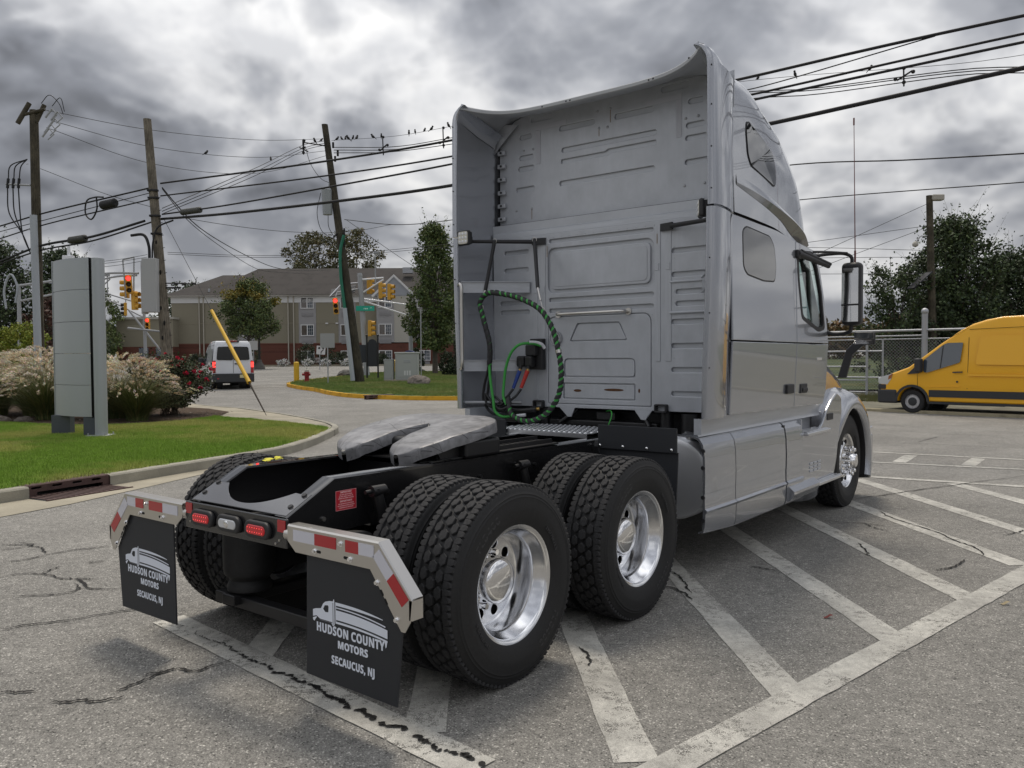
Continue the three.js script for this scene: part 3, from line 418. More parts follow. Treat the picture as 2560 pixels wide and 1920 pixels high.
M.lensRed = phy([0.34, 0.004, 0.008], 0.12, { clearcoat: 0.7, emissive: lin(1, 0.01, 0.02), emissiveIntensity: 0.09 });
M.lensClear = phy([0.55, 0.56, 0.57], 0.15, { clearcoat: 1 });
M.led = std([0.9, 0.1, 0.1], 0.3, { emissive: lin(1, 0.06, 0.06), emissiveIntensity: 0.8 });
for (const [x, red] of [[-0.262, 1], [-0.014, 0], [0.236, 1]]) {
  const l = T('tail_light', ex(shp(rrect(x - 0.104, x + 0.104, 0.780, 0.868, 0.043, 8)), 0.028, 0.010, 3).translate(0, 0, 0.860), M.plastic, red ? 'red oval stop light in rubber grommet' : 'clear oval reversing light in rubber grommet');
  part('lens', ex(shp(rrect(x - 0.078, x + 0.078, 0.799, 0.849, 0.0245, 8)), 0.022, 0.008, 3).translate(0, 0, 0.872), red ? M.lensRed : M.lensClear, l);
  if (red) part('led_row', Array.from({ length: 14 }, (_, i) => new THREE.SphereGeometry(0.0026, 6, 4).translate(x - 0.060 + (i % 7) * 0.020, 0.813 + Math.floor(i / 7) * 0.022, 0.8940)), M.led, l); else part('reflector_bowl', [new THREE.SphereGeometry(0.02, 12, 8).scale(1, 1, 0.3).translate(x, 0.824, 0.893)], M.chrome, l);
}
for (const s of [-1, 1]) T('corner_reflector', bb(s * 0.385, s * 0.447, 0.832, 0.890, 0.862, 0.8655), M.red);
for (const [x, y] of [[-0.40, 0.79], [0.40, 0.79], [0.37, 0.77]]) T('plate_bolt', rod([x, y, 0.86], [x, y, 0.868], 0.006, 0.006, 6), M.steel);
// warning sticker on the rail web
{ const c = document.createElement('canvas'); c.width = 256; c.height = 200; const k = c.getContext('2d'); k.fillStyle = '#b31b2c'; k.fillRect(0, 0, 256, 200); k.strokeStyle = '#e9c8c8'; k.lineWidth = 3; k.strokeRect(3, 3, 250, 194); k.fillStyle = '#f3e6e4'; k.textAlign = 'center'; const tx = (s, y, f) => { k.font = f; k.fillText(s, 128, y); }; tx('IMPORTANT', 28, 'bold 24px sans-serif'); tx('DO NOT WELD FRAME', 49, 'bold 15px sans-serif'); tx('DO NOT DRILL HOLES IN', 68, 'bold 15px sans-serif'); tx('UPPER OR LOWER FLANGES', 87, 'bold 15px sans-serif'); tx('IMPORTANTE', 118, 'bold 24px sans-serif'); tx('NO SOLDAR EN EL BASTIDOR', 140, 'bold 14px sans-serif'); tx('NO PERFORAR PATINES SUPERIOR', 160, 'bold 13px sans-serif'); tx('E INFERIOR DEL BASTIDOR', 180, 'bold 14px sans-serif');
  const t = new THREE.CanvasTexture(c); t.colorSpace = THREE.SRGBColorSpace; T('warning_sticker', new THREE.PlaneGeometry(0.14, 0.105).rotateY(Math.PI / 2).translate(0.4315, 0.938, 0.468), std(0xffffff, 0.5, { map: t }), 'red warning sticker with white lettering'); }
T('rail_grommet', [rod([0.43, 0.86, 0.62], [0.44, 0.86, 0.62], 0.012, 0.012, 10)], M.steel);

// ---- mud flaps and their stainless brackets
const flapPrint = (() => { const c = document.createElement('canvas'); c.width = 1024; c.height = 1024; const k = c.getContext('2d'); k.fillStyle = '#000'; k.fillRect(0, 0, 1024, 1024); k.fillStyle = '#fff'; k.textAlign = 'center';
  const poly = (p) => { k.beginPath(); p.forEach(([x, y], i) => i ? k.lineTo(x, y) : k.moveTo(x, y)); k.closePath(); k.fill(); };
  // cab
  poly([[118, 545], [118, 470], [150, 458], [212, 446], [236, 408], [262, 388], [310, 374], [352, 370], [352, 360], [362, 350], [366, 372], [366, 545], [346, 556], [330, 535], [200, 535], [165, 520], [140, 548]]);
  k.fillStyle = '#000'; poly([[238, 446], [256, 416], [292, 410], [300, 420], [296, 462], [262, 466]]); poly([[346, 380], [352, 380], [352, 545], [346, 545]]); poly([[118, 522], [160, 510], [200, 528], [340, 528], [340, 534], [196, 534], [158, 518], [118, 532]]); k.fillStyle = '#fff'; poly([[118, 535], [140, 528], [138, 556], [122, 552]]);
  // stripes of the trailer
  const stripe = (y0, h0, y1, h1, x1) => { k.beginPath(); k.moveTo(376, y0); k.quadraticCurveTo(660, y0 - 6, x1, y1); k.lineTo(x1, y1 + h1); k.quadraticCurveTo(660, y0 + h0 - 4, 376, y0 + h0); k.closePath(); k.fill(); };
  stripe(372, 24, 404, 5, 880); stripe(408, 8, 446, 10, 905); stripe(430, 72, 470, 62, 925); stripe(514, 16, 545, 12, 925); poly([[376, 372], [384, 372], [384, 525], [376, 525]]); poly([[895, 545], [925, 545], [915, 590], [905, 600]]);
  const tx = (s, x, y, w, f) => { k.font = f; k.save(); const m = k.measureText(s).width; k.translate(x, y); k.scale(w / m, 1); k.fillText(s, 0, 0); k.strokeStyle = '#fff'; k.lineWidth = 4; k.strokeText(s, 0, 0); k.restore(); };
  tx('HUDSON COUNTY', 525, 622, 740, 'bold 92px sans-serif'); tx('MOTORS', 560, 708, 330, 'bold 76px sans-serif'); tx('SECAUCUS, NJ', 560, 834, 470, 'bold 80px sans-serif');
  const t = new THREE.CanvasTexture(c); return t; })();
M.print = std([0.72, 0.76, 0.84], 0.6, { alphaMap: flapPrint, transparent: true });
M.tapeWhite = phy([0.62, 0.62, 0.68], 0.35, { clearcoat: 0.5 });
for (const s of [1, -1]) {
  const X = (p) => p.map(([x, y]) => [s * x, y]), zf = 0.868;
  const flapPts = [[0.60, 0.80], [1.06, 0.80], [1.245, 0.53], [1.205, 0.166], [0.585, 0.172]];
  const fl = T('mud_flap', ex(shp(X(flapPts)), 0.010, 0.002, 1).translate(0, 0, zf - 0.022), M.flap);
  const pg = new THREE.PlaneGeometry(0.645, 0.64).translate(s * 0.896 - 0.004, 0.468, zf - 0.0095); part('flap_lettering', pg, M.print, fl, 'white truck picture and dealer lettering');
  // bracket: folded channel, level run then kinked down
  const a = [0.475, 0.872], b = [1.115, 0.872], c = [1.318, 0.655], hgt = 0.118;
  const run = (p, q, h) => { const dx = q[0] - p[0], dy = q[1] - p[1], L = Math.hypot(dx, dy), nx = dy / L, ny = -dx / L; return [p, q, [q[0] + nx * h, q[1] + ny * h], [p[0] + nx * h, p[1] + ny * h]]; };
  const r1 = run(a, b, hgt), r2 = run(b, c, hgt * 1.08);
  const plate = shp(X([a, b, c, [c[0] - 0.012, 0.56], [1.275, 0.512], [1.252, 0.512], [1.06, 0.752], [a[0] + 0.06, 0.752], [a[0], 0.80]]));
  const br = T('flap_bracket', [ex(plate, 0.004).translate(0, 0, zf), ...[[a, b], [b, c]].map(([p, q]) => loft([[[s * p[0], p[1], zf + 0.004], [s * p[0], p[1] + 0.008, zf - 0.002], [s * p[0], p[1] + 0.008, zf - 0.062], [s * p[0], p[1] - 0.03, zf - 0.066]], [[s * q[0], q[1], zf + 0.004], [s * q[0] , q[1] + 0.008, zf - 0.002], [s * q[0], q[1] + 0.008, zf - 0.062], [s * q[0], q[1] - 0.03, zf - 0.066]]])).map((g) => toCreasedNormals(g, 0.4)), bb(s * 1.300, s * 1.318, 0.57, 0.655, zf - 0.062, zf + 0.004)], M.steel);
  part('bracket_tube', [rod([s * 0.44, 0.825, zf - 0.03], [s * 0.53, 0.825, zf - 0.03], 0.034, 0.034, 20)], M.steel, br);
  const tape = (p, q, h0, h1, t0, t1, m) => { const dx = q[0] - p[0], dy = q[1] - p[1], L = Math.hypot(dx, dy), nx = dy / L, ny = -dx / L; const at = (t, h) => [s * (p[0] + dx * t + nx * h), p[1] + dy * t + ny * h]; part('reflective_tape', ex(shp([at(t0, h0), at(t1, h0), at(t1, h1), at(t0, h1)]), 0.0015).translate(0, 0, zf + 0.0045), m, br); };
  for (const [t0, t1, m] of [[0.07, 0.32, M.tapeWhite], [0.32, 0.56, M.red], [0.66, 0.80, M.red], [0.80, 0.955, M.tapeWhite]]) tape(a, b, 0.012, 0.066, t0, t1, m);
  for (const [t0, t1, m] of [[0.07, 0.50, M.tapeWhite], [0.50, 0.95, M.red]]) tape(b, c, 0.012, 0.068, t0, t1, m);
  for (const [x, y] of [[0.865, 0.838], [0.68, 0.778], [0.93, 0.776], [1.105, 0.70], [1.225, 0.558]]) part('bolt', [rod([s * x, y, zf + 0.004], [s * x, y, zf + 0.016], 0.010, 0.009, 6), rod([s * x, y, zf + 0.004], [s * x, y, zf + 0.006], 0.014, 0.014, 12)], M.chrome, br);
  for (const [x, y, an] of [[0.71, 0.778, 0], [0.90, 0.778, 0], [1.135, 0.66, -0.95], [1.16, 0.625, -0.95]]) part('slot', new THREE.CapsuleGeometry(0.007, 0.018, 3, 8).rotateZ(Math.PI / 2 + s * an).scale(1, 1, 0.1).translate(s * x, y, zf + 0.0042), M.dark, br);
}

// ---- fifth wheel
{
  const f = new THREE.Group(); f.name = 'fifth_wheel'; f.userData.label = 'scuffed greasy fifth wheel coupling plate tilted back'; truck.add(f);
  // v runs back from the front edge; each half has an inner edge (throat) and an outer edge
  const inn = [[-0.02, 0], [0.255, 0], [0.27, 0.02], [0.30, 0.048], [0.36, 0.056], [0.44, 0.066], [0.58, 0.085], [0.70, 0.108], [0.765, 0.145], [0.80, 0.215]], outr = [[-0.02, 0.28], [0.0, 0.33], [0.035, 0.40], [0.12, 0.465], [0.30, 0.485], [0.46, 0.472], [0.60, 0.435], [0.72, 0.38], [0.775, 0.325], [0.80, 0.255]];
  const itp = (l, v) => { for (let i = 0; i < l.length - 1; i++) if (v <= l[i + 1][0]) { const t = clamp((v - l[i][0]) / (l[i + 1][0] - l[i][0])); return mix(l[i][1], l[i + 1][1], t); } return l[l.length - 1][1]; };
  const vs = []; for (let i = 0; i <= 54; i++) vs.push(-0.02 + 0.82 * i / 54);
  const drop = (v) => -0.12 * Math.max(0, v - 0.52) - 0.35 * Math.max(0, v - 0.73);
  const halfPlate = (s) => { const rows = vs.map((v) => { const a = itp(inn, v), b = itp(outr, v), y = 0.055 + drop(v), w = b - a, e = Math.min(0.02, w * 0.3), o = a < 0.002 ? 0 : 1; const sec = [[a, y - 0.075 * o - (o ? 0 : 0.0)], [a, y - 0.016 * o], [a + e * 0.35 * o, y - 0.004 * o], [a + e * o + 0.001, y]]; for (let k = 1; k < 7; k++) sec.push([a + e + (w - 2 * e) * k / 7, y]); sec.push([b - e, y], [b - e * 0.35, y - 0.004], [b, y - 0.016], [b, y - 0.070]); return sec.map(([x, yy]) => [s * x, yy, v]); }); const g = loft(rows); const f0 = loft([rows[0], rows[0].map(([x, y, z]) => [x, y - 0.06, z])]); return [g, f0]; };
  const g = mg([...halfPlate(1), ...halfPlate(-1)]);
  const scuff = tex(1024, (u, v, i, j) => { const a = tn(u, v, 6, 6, 0.6, 41), b = tn(u, v, 22, 4, 0.6, 42); let c = 0.47 + (a - 0.5) * 0.34 + (b - 0.5) * 0.22; return [c, c, c * 1.02]; });
  { const a = scuff.image.data, n = 1024; for (let q = 0; q < 90; q++) { let x = rnd() * n, y = rnd() * n, th = rnd() * 6.28; const L = rr(40, 260), wd = rnd() < 0.3 ? 3 : 1.5, dk = rr(0.25, 0.6); for (let k = 0; k < L; k++) { x += Math.cos(th); y += Math.sin(th); th += (rnd() - 0.5) * 0.08; for (let oy = -wd; oy <= wd; oy++) { const ix = ((Math.round(x) % n) + n) % n, iy = ((Math.round(y + oy) % n) + n) % n, o = (iy * n + ix) * 4; for (let c = 0; c < 3; c++) a[o + c] *= dk + (1 - dk) * Math.abs(oy) / (wd + 0.5); } } } scuff.needsUpdate = true; }
  M.greasy = std(0xffffff, 0.40, { map: scuff, metalness: 0.1, bumpMap: scuff, bumpScale: 0.006 });
  const gg = metreUV(toCreasedNormals(g, 0.7), 0.9); gg.rotateX(0.155).translate(0, 1.235, -0.87); part('coupling_plate', gg, M.greasy, f);
  part('plate_skirt', [ex(shp([[0.12, 1.06], [0.33, 1.06], [0.55, 1.09], [0.60, 1.17], [0.1, 1.22]].map(([z, y]) => [-(-0.87 + z + 0.02), y])), 0.04).rotateY(Math.PI / 2).translate(0.36, 0, 0).translate(0, -0.03, 0)], M.black, f); { const q = f.children[f.children.length - 1]; part('plate_skirt', mir(q.geometry), M.black, f); }
  part('saddle', [rb(-0.42, 0.42, 1.09, 1.20, -0.72, -0.55, 0.02), rb(-0.46, -0.34, 1.06, 1.17, -0.80, -0.46, 0.02), rb(0.34, 0.46, 1.06, 1.17, -0.80, -0.46, 0.02), rb(-0.15, 0.15, 1.08, 1.18, -0.85, -0.35, 0.03)], M.black, f);
  for (const s of [1, -1]) { const teeth = []; for (let i = 0; i < 17; i++) teeth.push(bx(0.07, 0.022, 0.028, s * 0.31, 1.081, -1.42 + i * 0.062)); part('slide_rail', [rb(s * 0.24, s * 0.43, 1.062, 1.072, -1.5, -0.28, 0.003), ...teeth, bx(0.012, 0.045, 1.2, s * 0.25, 1.09, -0.88), bx(0.012, 0.03, 1.2, s * 0.38, 1.085, -0.88)], M.black, f); }
  part('base_plate', [bb(-0.43, 0.43, 1.062, 1.07, -0.36, -0.2), bb(-0.24, 0.24, 1.062, 1.068, -1.25, -0.5)], M.blackGloss, f);
  part('release_handle', rod([-0.2, 1.13, -0.6], [-0.62, 1.12, -0.42], 0.011), M.black, f);
}
// ---- deck plate with raised buttons behind the cab
{ const d = T('deck_plate', [bb(-0.62, 0.335, 1.083, 1.089, -2.62, -2.02), bb(-0.62, 0.335, 1.055, 1.085, -2.022, -2.018)], M.aluDull); const b = []; const bg = new THREE.SphereGeometry(0.017, 8, 4, 0, 6.3, 0, 1.5).scale(1, 0.6, 1); for (let i = 0; i < 19; i++) for (let j = 0; j < 11; j++) b.push(bg.clone().translate(-0.59 + i * 0.0495 + (j % 2) * 0.024, 1.0885, -2.055 - j * 0.052)); const q = part('raised_button', b, M.alu, d); q.userData.kind = 'stuff'; }
// quarter fender board with its hanging flap, both sides
for (const s of [1, -1]) {
  T('fender_board', rb(s * 0.45, s * 1.11, 0.99, 1.168, -2.01, -1.995, 0.003), M.flap); for (let i = 0; i < 4; i++) T('board_bolt', new THREE.SphereGeometry(0.012, 10, 6).scale(1, 1, 0.7).translate(s * (0.47 + i * 0.2), 1.012, -1.993), M.chrome);
  T('anti_splash_flap', [ex(shp([[0.45, 0.34], [1.08, 0.34], [1.11, 0.992], [0.45, 0.992]].map(([x, y]) => [s * x, y])), 0.012).rotateX(0).translate(0, 0, -2.03)], M.flap);
  T('fender_bracket', [rod([s * 0.43, 0.93, -2.06], [s * 1.05, 0.93, -2.06], 0.025), bb(s * 0.42, s * 0.44, 0.8, 1.0, -2.2, -1.95)], M.black);
  // fuel tank with straps
  const tz0 = -2.46, tz1 = -4.05, prof = [[0.0001, 0], [0.27, 0.0], [0.31, 0.012], [0.325, 0.035], [0.325, 1.56], [0.31, 1.585], [0.27, 1.6], [0.0001, 1.6]];
  const tk = T('fuel_tank', smooth(lathe(prof, 56), 0.6).rotateX(-Math.PI / 2).translate(s * 0.835, 0.735, tz0), M.tank);
  for (const z of [-2.60, -3.4]) part('tank_strap', [new THREE.CylinderGeometry(0.331, 0.331, 0.06, 48, 1, true).rotateX(Math.PI / 2).translate(s * 0.835, 0.735, z)], M.plastic, tk);
  part('fuel_cap', [rod([s * 0.93, 1.03, -2.56], [s * 0.945, 1.085, -2.56], 0.048, 0.045, 16), ...Array.from({ length: 8 }, (_, i) => bx(0.02, 0.03, 0.02).translate(s * 0.942 + 0.046 * Math.cos(i * 0.785), 1.068, -2.56 + 0.046 * Math.sin(i * 0.785)))], M.aluDull, tk);
}
T('battery_box', [rb(-0.40, 0.40, 0.60, 0.98, -3.3, -2.6, 0.02)], M.black);

// yellow chalk scribble on a left rear tyre
for (let i = 0; i < 7; i++) { const a = 0.02 + i * 0.035; T('chalk_mark', bx(0.012 + 0.05 * ((i * 7) % 3) / 2, 0.0015, 0.02 + 0.03 * (i % 2)).rotateY(i * 0.9).translate(-0.80 + 0.035 * ((i * 5) % 4), RO + 0.002, 0).rotateX(a).translate(0, AX, 0), M.chalk = M.chalk || std([0.65, 0.60, 0.06], 0.9)); }

// ---- cab: back wall with pressed beads
const slotH = (x0, x1, y, h = 0.020) => rrect(x0, x1, y - h, y + h, h * 0.96, 5);
const grooveRing = (outer, g) => outer;                                // an opening; its plug is a part of its own
{
  const slots = [];
  for (const y of [2.66, 2.497]) slots.push(slotH(-1.03, -0.745, y)); for (const y of [2.193, 2.106]) slots.push(slotH(-1.08, -0.735, y));
  for (const y of [2.728, 2.200, 2.103]) slots.push(slotH(-0.515, 0.54, y, 0.018));
  for (const y of [2.54, 2.348, 2.207, 2.111, 1.966, 1.771, 1.576, 1.382]) slots.push(slotH(y < 2.3 && y > 2.1 ? 0.737 : 0.70, y > 1.6 ? 1.055 : 1.01, y));
  const win = rrect(-0.53, 0.54, 2.262, 2.664, 0.065, 6), door = roundPoly([[-0.53, 1.268, 0.01], [0.518, 1.268, 0.01], [0.518, 2.05, 0.085], [-0.53, 2.05, 0.085]], 0.05, 6);
  const wall = T('sleeper_back_wall', [ex(shp([[-1.16, 1.235], [1.10, 1.235], [1.16, 1.4], [1.16, 2.80], [-1.16, 2.80]], [win, door, ...slots]), 0.020, 0.006, 3).translate(0, 0, -2.742), bb(-1.18, 1.18, 1.24, 2.93, -2.78, -2.743)], M.paintDull);
  part('wall_top_flange', toCreasedNormals(loft([[-1.16, 1.16].map((x) => [x, 2.80, -2.724]), [-1.16, 1.16].map((x) => [x, 2.845, -2.728]), [-1.16, 1.16].map((x) => [x, 2.91, -2.80]), [-1.16, 1.16].map((x) => [x, 2.925, -2.86])]), 0.3), M.paintDull, wall);
  part('window_blank', [ex(shp(rrect(-0.498, 0.508, 2.292, 2.634, 0.05, 6)), 0.022, 0.007, 3).translate(0, 0, -2.746), ex(shp(rrect(-0.470, 0.480, 2.318, 2.608, 0.04, 6)), 0.004, 0.0015, 2).translate(0, 0, -2.724)], M.paintDull, wall);
  const trap = [[-0.296, 1.824], [0.29, 1.824], [0.216, 1.985], [-0.216, 1.985]], p1 = [[-0.357, 1.508], [0.366, 1.508], [0.366, 1.674], [-0.357, 1.674]], p2 = [[-0.365, 1.315], [0.366, 1.315], [0.366, 1.458], [-0.365, 1.458]];
  const dr = part('luggage_door', ex(shp(roundPoly([[-0.524, 1.274, 0.01], [0.512, 1.274, 0.01], [0.512, 2.044, 0.08], [-0.524, 2.044, 0.08]], 0.05, 6), [roundPoly(trap, 0.02, 3), roundPoly([[...p1[0], 0.01], [...p1[1], 0.01], [...p1[2], 0.05], [...p1[3], 0.05]], 0.01, 4), roundPoly(p2, 0.012, 3)]), 0.020, 0.004, 2).translate(0, 0, -2.742), M.paintDull, wall);
  const sh = (p, k) => { const cx = p.reduce((a, q) => a + q[0], 0) / p.length, cy = p.reduce((a, q) => a + q[1], 0) / p.length; return p.map(([x, y]) => [x + Math.sign(cx - x) * k, y + Math.sign(cy - y) * k]); };
  for (const [p, r] of [[trap, 0.018], [p1, 0.03], [p2, 0.010]]) part('pressed_panel', ex(shp(roundPoly(sh(p, 0.010), r, 3)), 0.013, 0.004, 2).translate(0, 0, -2.742), M.paintDull, wall);
  // straps, rivets
  for (const [x0, x1, y0, y1] of [[0.555, 0.602, 1.646, 2.755], [0.648, 0.70, 1.646, 2.765], [-0.685, -0.640, 1.30, 2.74], [-0.60, -0.552, 1.70, 2.74]]) part('wall_strap', rb(x0, x1, y0, y1, -2.7225, -2.7165, 0.002), M.paintDull, wall);
  for (const [x, y] of [[0.572, 2.42], [0.672, 2.42], [-0.66, 2.30], [-0.575, 2.30]]) part('strap_clip', rb(x - 0.018, x + 0.018, y - 0.03, y + 0.03, -2.7165, -2.7115, 0.002), M.paintDull, wall);
  const rv = []; for (let i = 0; i < 26; i++) rv.push(new THREE.SphereGeometry(0.0055, 6, 4).scale(1, 1, 0.5).translate(-1.05 + i * 0.084, 2.765, -2.721)); for (let i = 0; i < 14; i++) for (const x of [0.525, 0.725]) rv.push(new THREE.SphereGeometry(0.005, 6, 4).scale(1, 1, 0.5).translate(x, 1.4 + i * 0.09, -2.7215)); part('rivet_rows', rv, M.paintDull, wall).userData.kind = 'stuff';
  part('recess_step', rb(0.69, 1.10, 2.282, 2.298, -2.724, -2.708, 0.005), M.paintDull, wall); part('recess_step', rb(0.69, 1.10, 2.030, 2.050, -2.724, -2.700, 0.008), M.paintDull, wall);
  const rust = std([0.10, 0.045, 0.02], 0.9);
  part('rust_scrape', [new THREE.CircleGeometry(0.05, 12).scale(2.0, 0.24, 1).translate(0.155, 1.402, -2.7280), new THREE.CircleGeometry(0.03, 9).scale(1.4, 0.42, 1).translate(-0.215, 1.39, -2.7280), new THREE.CircleGeometry(0.012, 8).scale(0.8, 1.6, 1).translate(0.405, 1.40, -2.7210)], rust, wall);
  part('grab_bar', [tube([[-0.40, 2.066, -2.715], [-0.39, 2.066, -2.665], [-0.36, 2.066, -2.655], [0.26, 2.068, -2.655], [0.285, 2.068, -2.665], [0.295, 2.068, -2.715]], 0.0145, 40, 10), rod([-0.41, 2.066, -2.722], [-0.41, 2.066, -2.712], 0.03, 0.03, 14), rod([0.305, 2.068, -2.722], [0.305, 2.068, -2.712], 0.03, 0.03, 14)], M.steel, wall);
  part('round_port', [new THREE.TorusGeometry(0.062, 0.007, 8, 28).translate(-0.44, 1.855, -2.712), new THREE.CylinderGeometry(0.052, 0.052, 0.012, 24).rotateX(Math.PI / 2).translate(-0.44, 1.855, -2.715)], M.galv, wall);
  // raised roof back wall
  const us = []; for (const s of [1, -1]) { us.push(slotH(...[s * 0.545, s * 0.80].sort((a, b) => a - b), 3.892, 0.026)); us.push(slotH(...[s * 0.10, s * 0.48].sort((a, b) => a - b), 3.754, 0.024)); for (const [x0, x1, y] of [[0.79, 0.93, 3.748], [0.77, 0.935, 3.557], [0.765, 0.95, 3.455], [0.76, 0.975, 3.262]]) us.push(slotH(...[s * x0, s * x1].sort((a, b) => a - b), y, 0.022)); }
  us.push(slotH(-0.455, 0.505, 3.556, 0.022), slotH(-0.48, 0.487, 3.26, 0.022)); us.push(roundPoly([[-0.46, 3.437], [0.040, 3.437], [0.052, 3.452], [0.50, 3.452], [0.50, 3.492], [0.03, 3.492], [0.005, 3.475], [-0.46, 3.475]], 0.012, 4));
  const up = T('roof_back_wall', [ex(shp([[-1.17, 2.935], [1.17, 2.935], [1.17, 3.80], [1.0, 3.91], [0.80, 3.965], [0.5, 3.985], [-0.5, 3.985], [-0.80, 3.965], [-1.0, 3.91], [-1.17, 3.80]], us), 0.018, 0.005, 3).translate(0, 0, -2.858), bb(-1.17, 1.17, 2.94, 3.80, -2.90, -2.858), bb(-0.95, 0.95, 3.8, 3.93, -2.90, -2.858)], M.paintDull);
  part('seam_strip', [rod([-1.15, 2.934, -2.825], [1.15, 2.934, -2.825], 0.016, 0.016, 8)], M.plastic, up);
  for (const s of [1, -1]) { const X = (a, b) => [s * a, s * b].sort((p, q) => p - q); part('adhesive_strip', [bb(...X(0.40, 0.735), 3.782, 3.825, -2.8402, -2.837), bb(...X(0.685, 0.735), 3.475, 3.780, -2.8402, -2.837)], M.tape2 = M.tape2 || std([0.44, 0.45, 0.49], 0.5), up); }
  for (const [x, y] of [[0.06, 3.834], [-0.055, 3.685], [-0.07, 3.832], [0.03, 3.68], [0.77, 3.617], [0.88, 3.618], [0.76, 3.075], [0.935, 3.076], [-0.77, 3.62], [-0.88, 3.62], [-0.97, 3.072], [-0.79, 3.073]]) part('rivet', new THREE.SphereGeometry(0.012, 10, 6).scale(1, 1, 0.6).translate(x, y, -2.839), M.galv, up);
  for (const [x, y, h] of [[0.06, 3.834, 0.11], [-0.055, 3.685, 0.06], [-0.79, 3.073, 0.09], [-0.53, 2.70, 0.10], [0.575, 2.70, 0.08]]) part('rust_streak', new THREE.PlaneGeometry(0.007, h).translate(x, y - h / 2 - 0.01, y > 2.9 ? -2.8388 : -2.7150), std([0.26, 0.19, 0.13], 0.9), up);
}
// ---- side panels (crease at y 1.805), mirrored left
const lean = (g, x0) => { const p = g.attributes.position; for (let i = 0; i < p.count; i++) { const y = p.getY(i); p.setX(i, p.getX(i) + (y < 1.805 ? -(1.805 - y) * 0.045 : -(y - 1.805) * 0.022) + x0); } g.computeVertexNormals(); return g; };
const sidePlate = (pts, holes = [], t = 0.02, x0 = 1.2, bev = 0.006) => lean(ex(shp(pts.map(([z, y]) => [-z, y]), holes.map((h) => h.map(([z, y]) => [-z, y]))), t, bev, 2).rotateY(Math.PI / 2), x0);
const both = (name, g, m, label) => { if (Array.isArray(g)) g = mg(g); T(name, g, m, label); T(name, mir(g), m, label); };
const doorWin = roundPoly([[-4.255, 2.64], [-4.275, 2.40], [-4.36, 2.045], [-4.83, 1.935], [-5.005, 1.965], [-4.93, 2.30], [-4.80, 2.56], [-4.66, 2.665]], 0.05, 4);
both('sleeper_side_panel', [sidePlate([[-2.74, 1.225], [-4.20, 1.215], [-4.20, 1.80], [-2.74, 1.80]]), sidePlate([[-2.74, 1.81], [-4.20, 1.81], [-4.20, 2.735], [-3.75, 2.775], [-2.74, 2.795]])], M.paint);
both('cab_door', [sidePlate([[-4.215, 1.215], [-5.06, 1.205], [-5.13, 1.35], [-5.14, 1.80], [-4.215, 1.80]]), sidePlate([[-4.215, 1.81], [-5.14, 1.81], [-5.10, 1.98], [-5.02, 2.28], [-4.88, 2.60], [-4.80, 2.70], [-4.215, 2.735]], [doorWin])], M.paint);
both('door_window_frame', sidePlate(roundPoly([[-4.235, 2.66], [-4.255, 2.40], [-4.345, 2.03], [-4.83, 1.917], [-5.03, 1.95], [-4.95, 2.305], [-4.815, 2.575], [-4.67, 2.688]], 0.05, 4), [roundPoly([[-4.275, 2.625], [-4.295, 2.40], [-4.378, 2.06], [-4.83, 1.955], [-4.985, 1.982], [-4.912, 2.295], [-4.785, 2.545], [-4.65, 2.645]], 0.05, 4)], 0.03, 1.194, 0.002), M.plastic);
both('door_window', sidePlate(doorWin, [], 0.005, 1.200, 0), M.glass);
both('door_gap_shade', [lean(bb(0, 0.004, 1.23, 1.803, -4.22, -4.195), 1.2), lean(bb(0, 0.004, 1.807, 2.73, -4.22, -4.195), 1.2)], M.plastic);  // dark backing strips stand in for the shade inside the door gap
both('sleeper_window', [sidePlate(roundPoly([[-2.965, 2.685], [-2.968, 2.40], [-3.04, 2.345], [-3.40, 2.318], [-3.655, 2.33], [-3.69, 2.46], [-3.65, 2.63], [-3.56, 2.70], [-3.04, 2.722]], 0.05, 4), [], 0.012, 1.2115, 0.003)], M.glassDark);
both('window_seal', [sidePlate(roundPoly([[-2.955, 2.69], [-2.958, 2.395], [-3.035, 2.335], [-3.40, 2.308], [-3.663, 2.32], [-3.70, 2.46], [-3.66, 2.636], [-3.565, 2.71], [-3.035, 2.732]], 0.05, 4), [], 0.006, 1.2155, 0.001)], M.plastic);
both('door_handle', [rb(1.19, 1.212, 1.335, 1.425, -4.53, -4.34, 0.01), rb(1.20, 1.222, 1.35, 1.385, -4.52, -4.38, 0.008)], M.plastic);
both('side_marker', [rb(1.19, 1.225, 1.345, 1.43, -4.13, -3.95, 0.012, 2)], M.plastic);
both('model_badge', [rb(1.208, 1.2165, 1.642, 1.668, -4.95, -4.80, 0.003)], M.chrome);
// under-door kick panel and cab floor
both('kick_panel', [loft([[[1.16, 1.225, -2.3], [1.16, 1.225, -5.15]], [[1.115, 1.12, -2.3], [1.115, 1.12, -5.15]], [[1.135, 1.085, -2.3], [1.135, 1.085, -5.15]]]), bb(1.10, 1.16, 1.10, 1.22, -2.302, -2.296)], M.paintDull);
T('cab_floor', [bb(-1.15, 1.15, 1.245, 1.26, -5.2, -2.79), bb(-1.0, 1.0, 1.0, 1.235, -4.9, -3.2)], M.black);
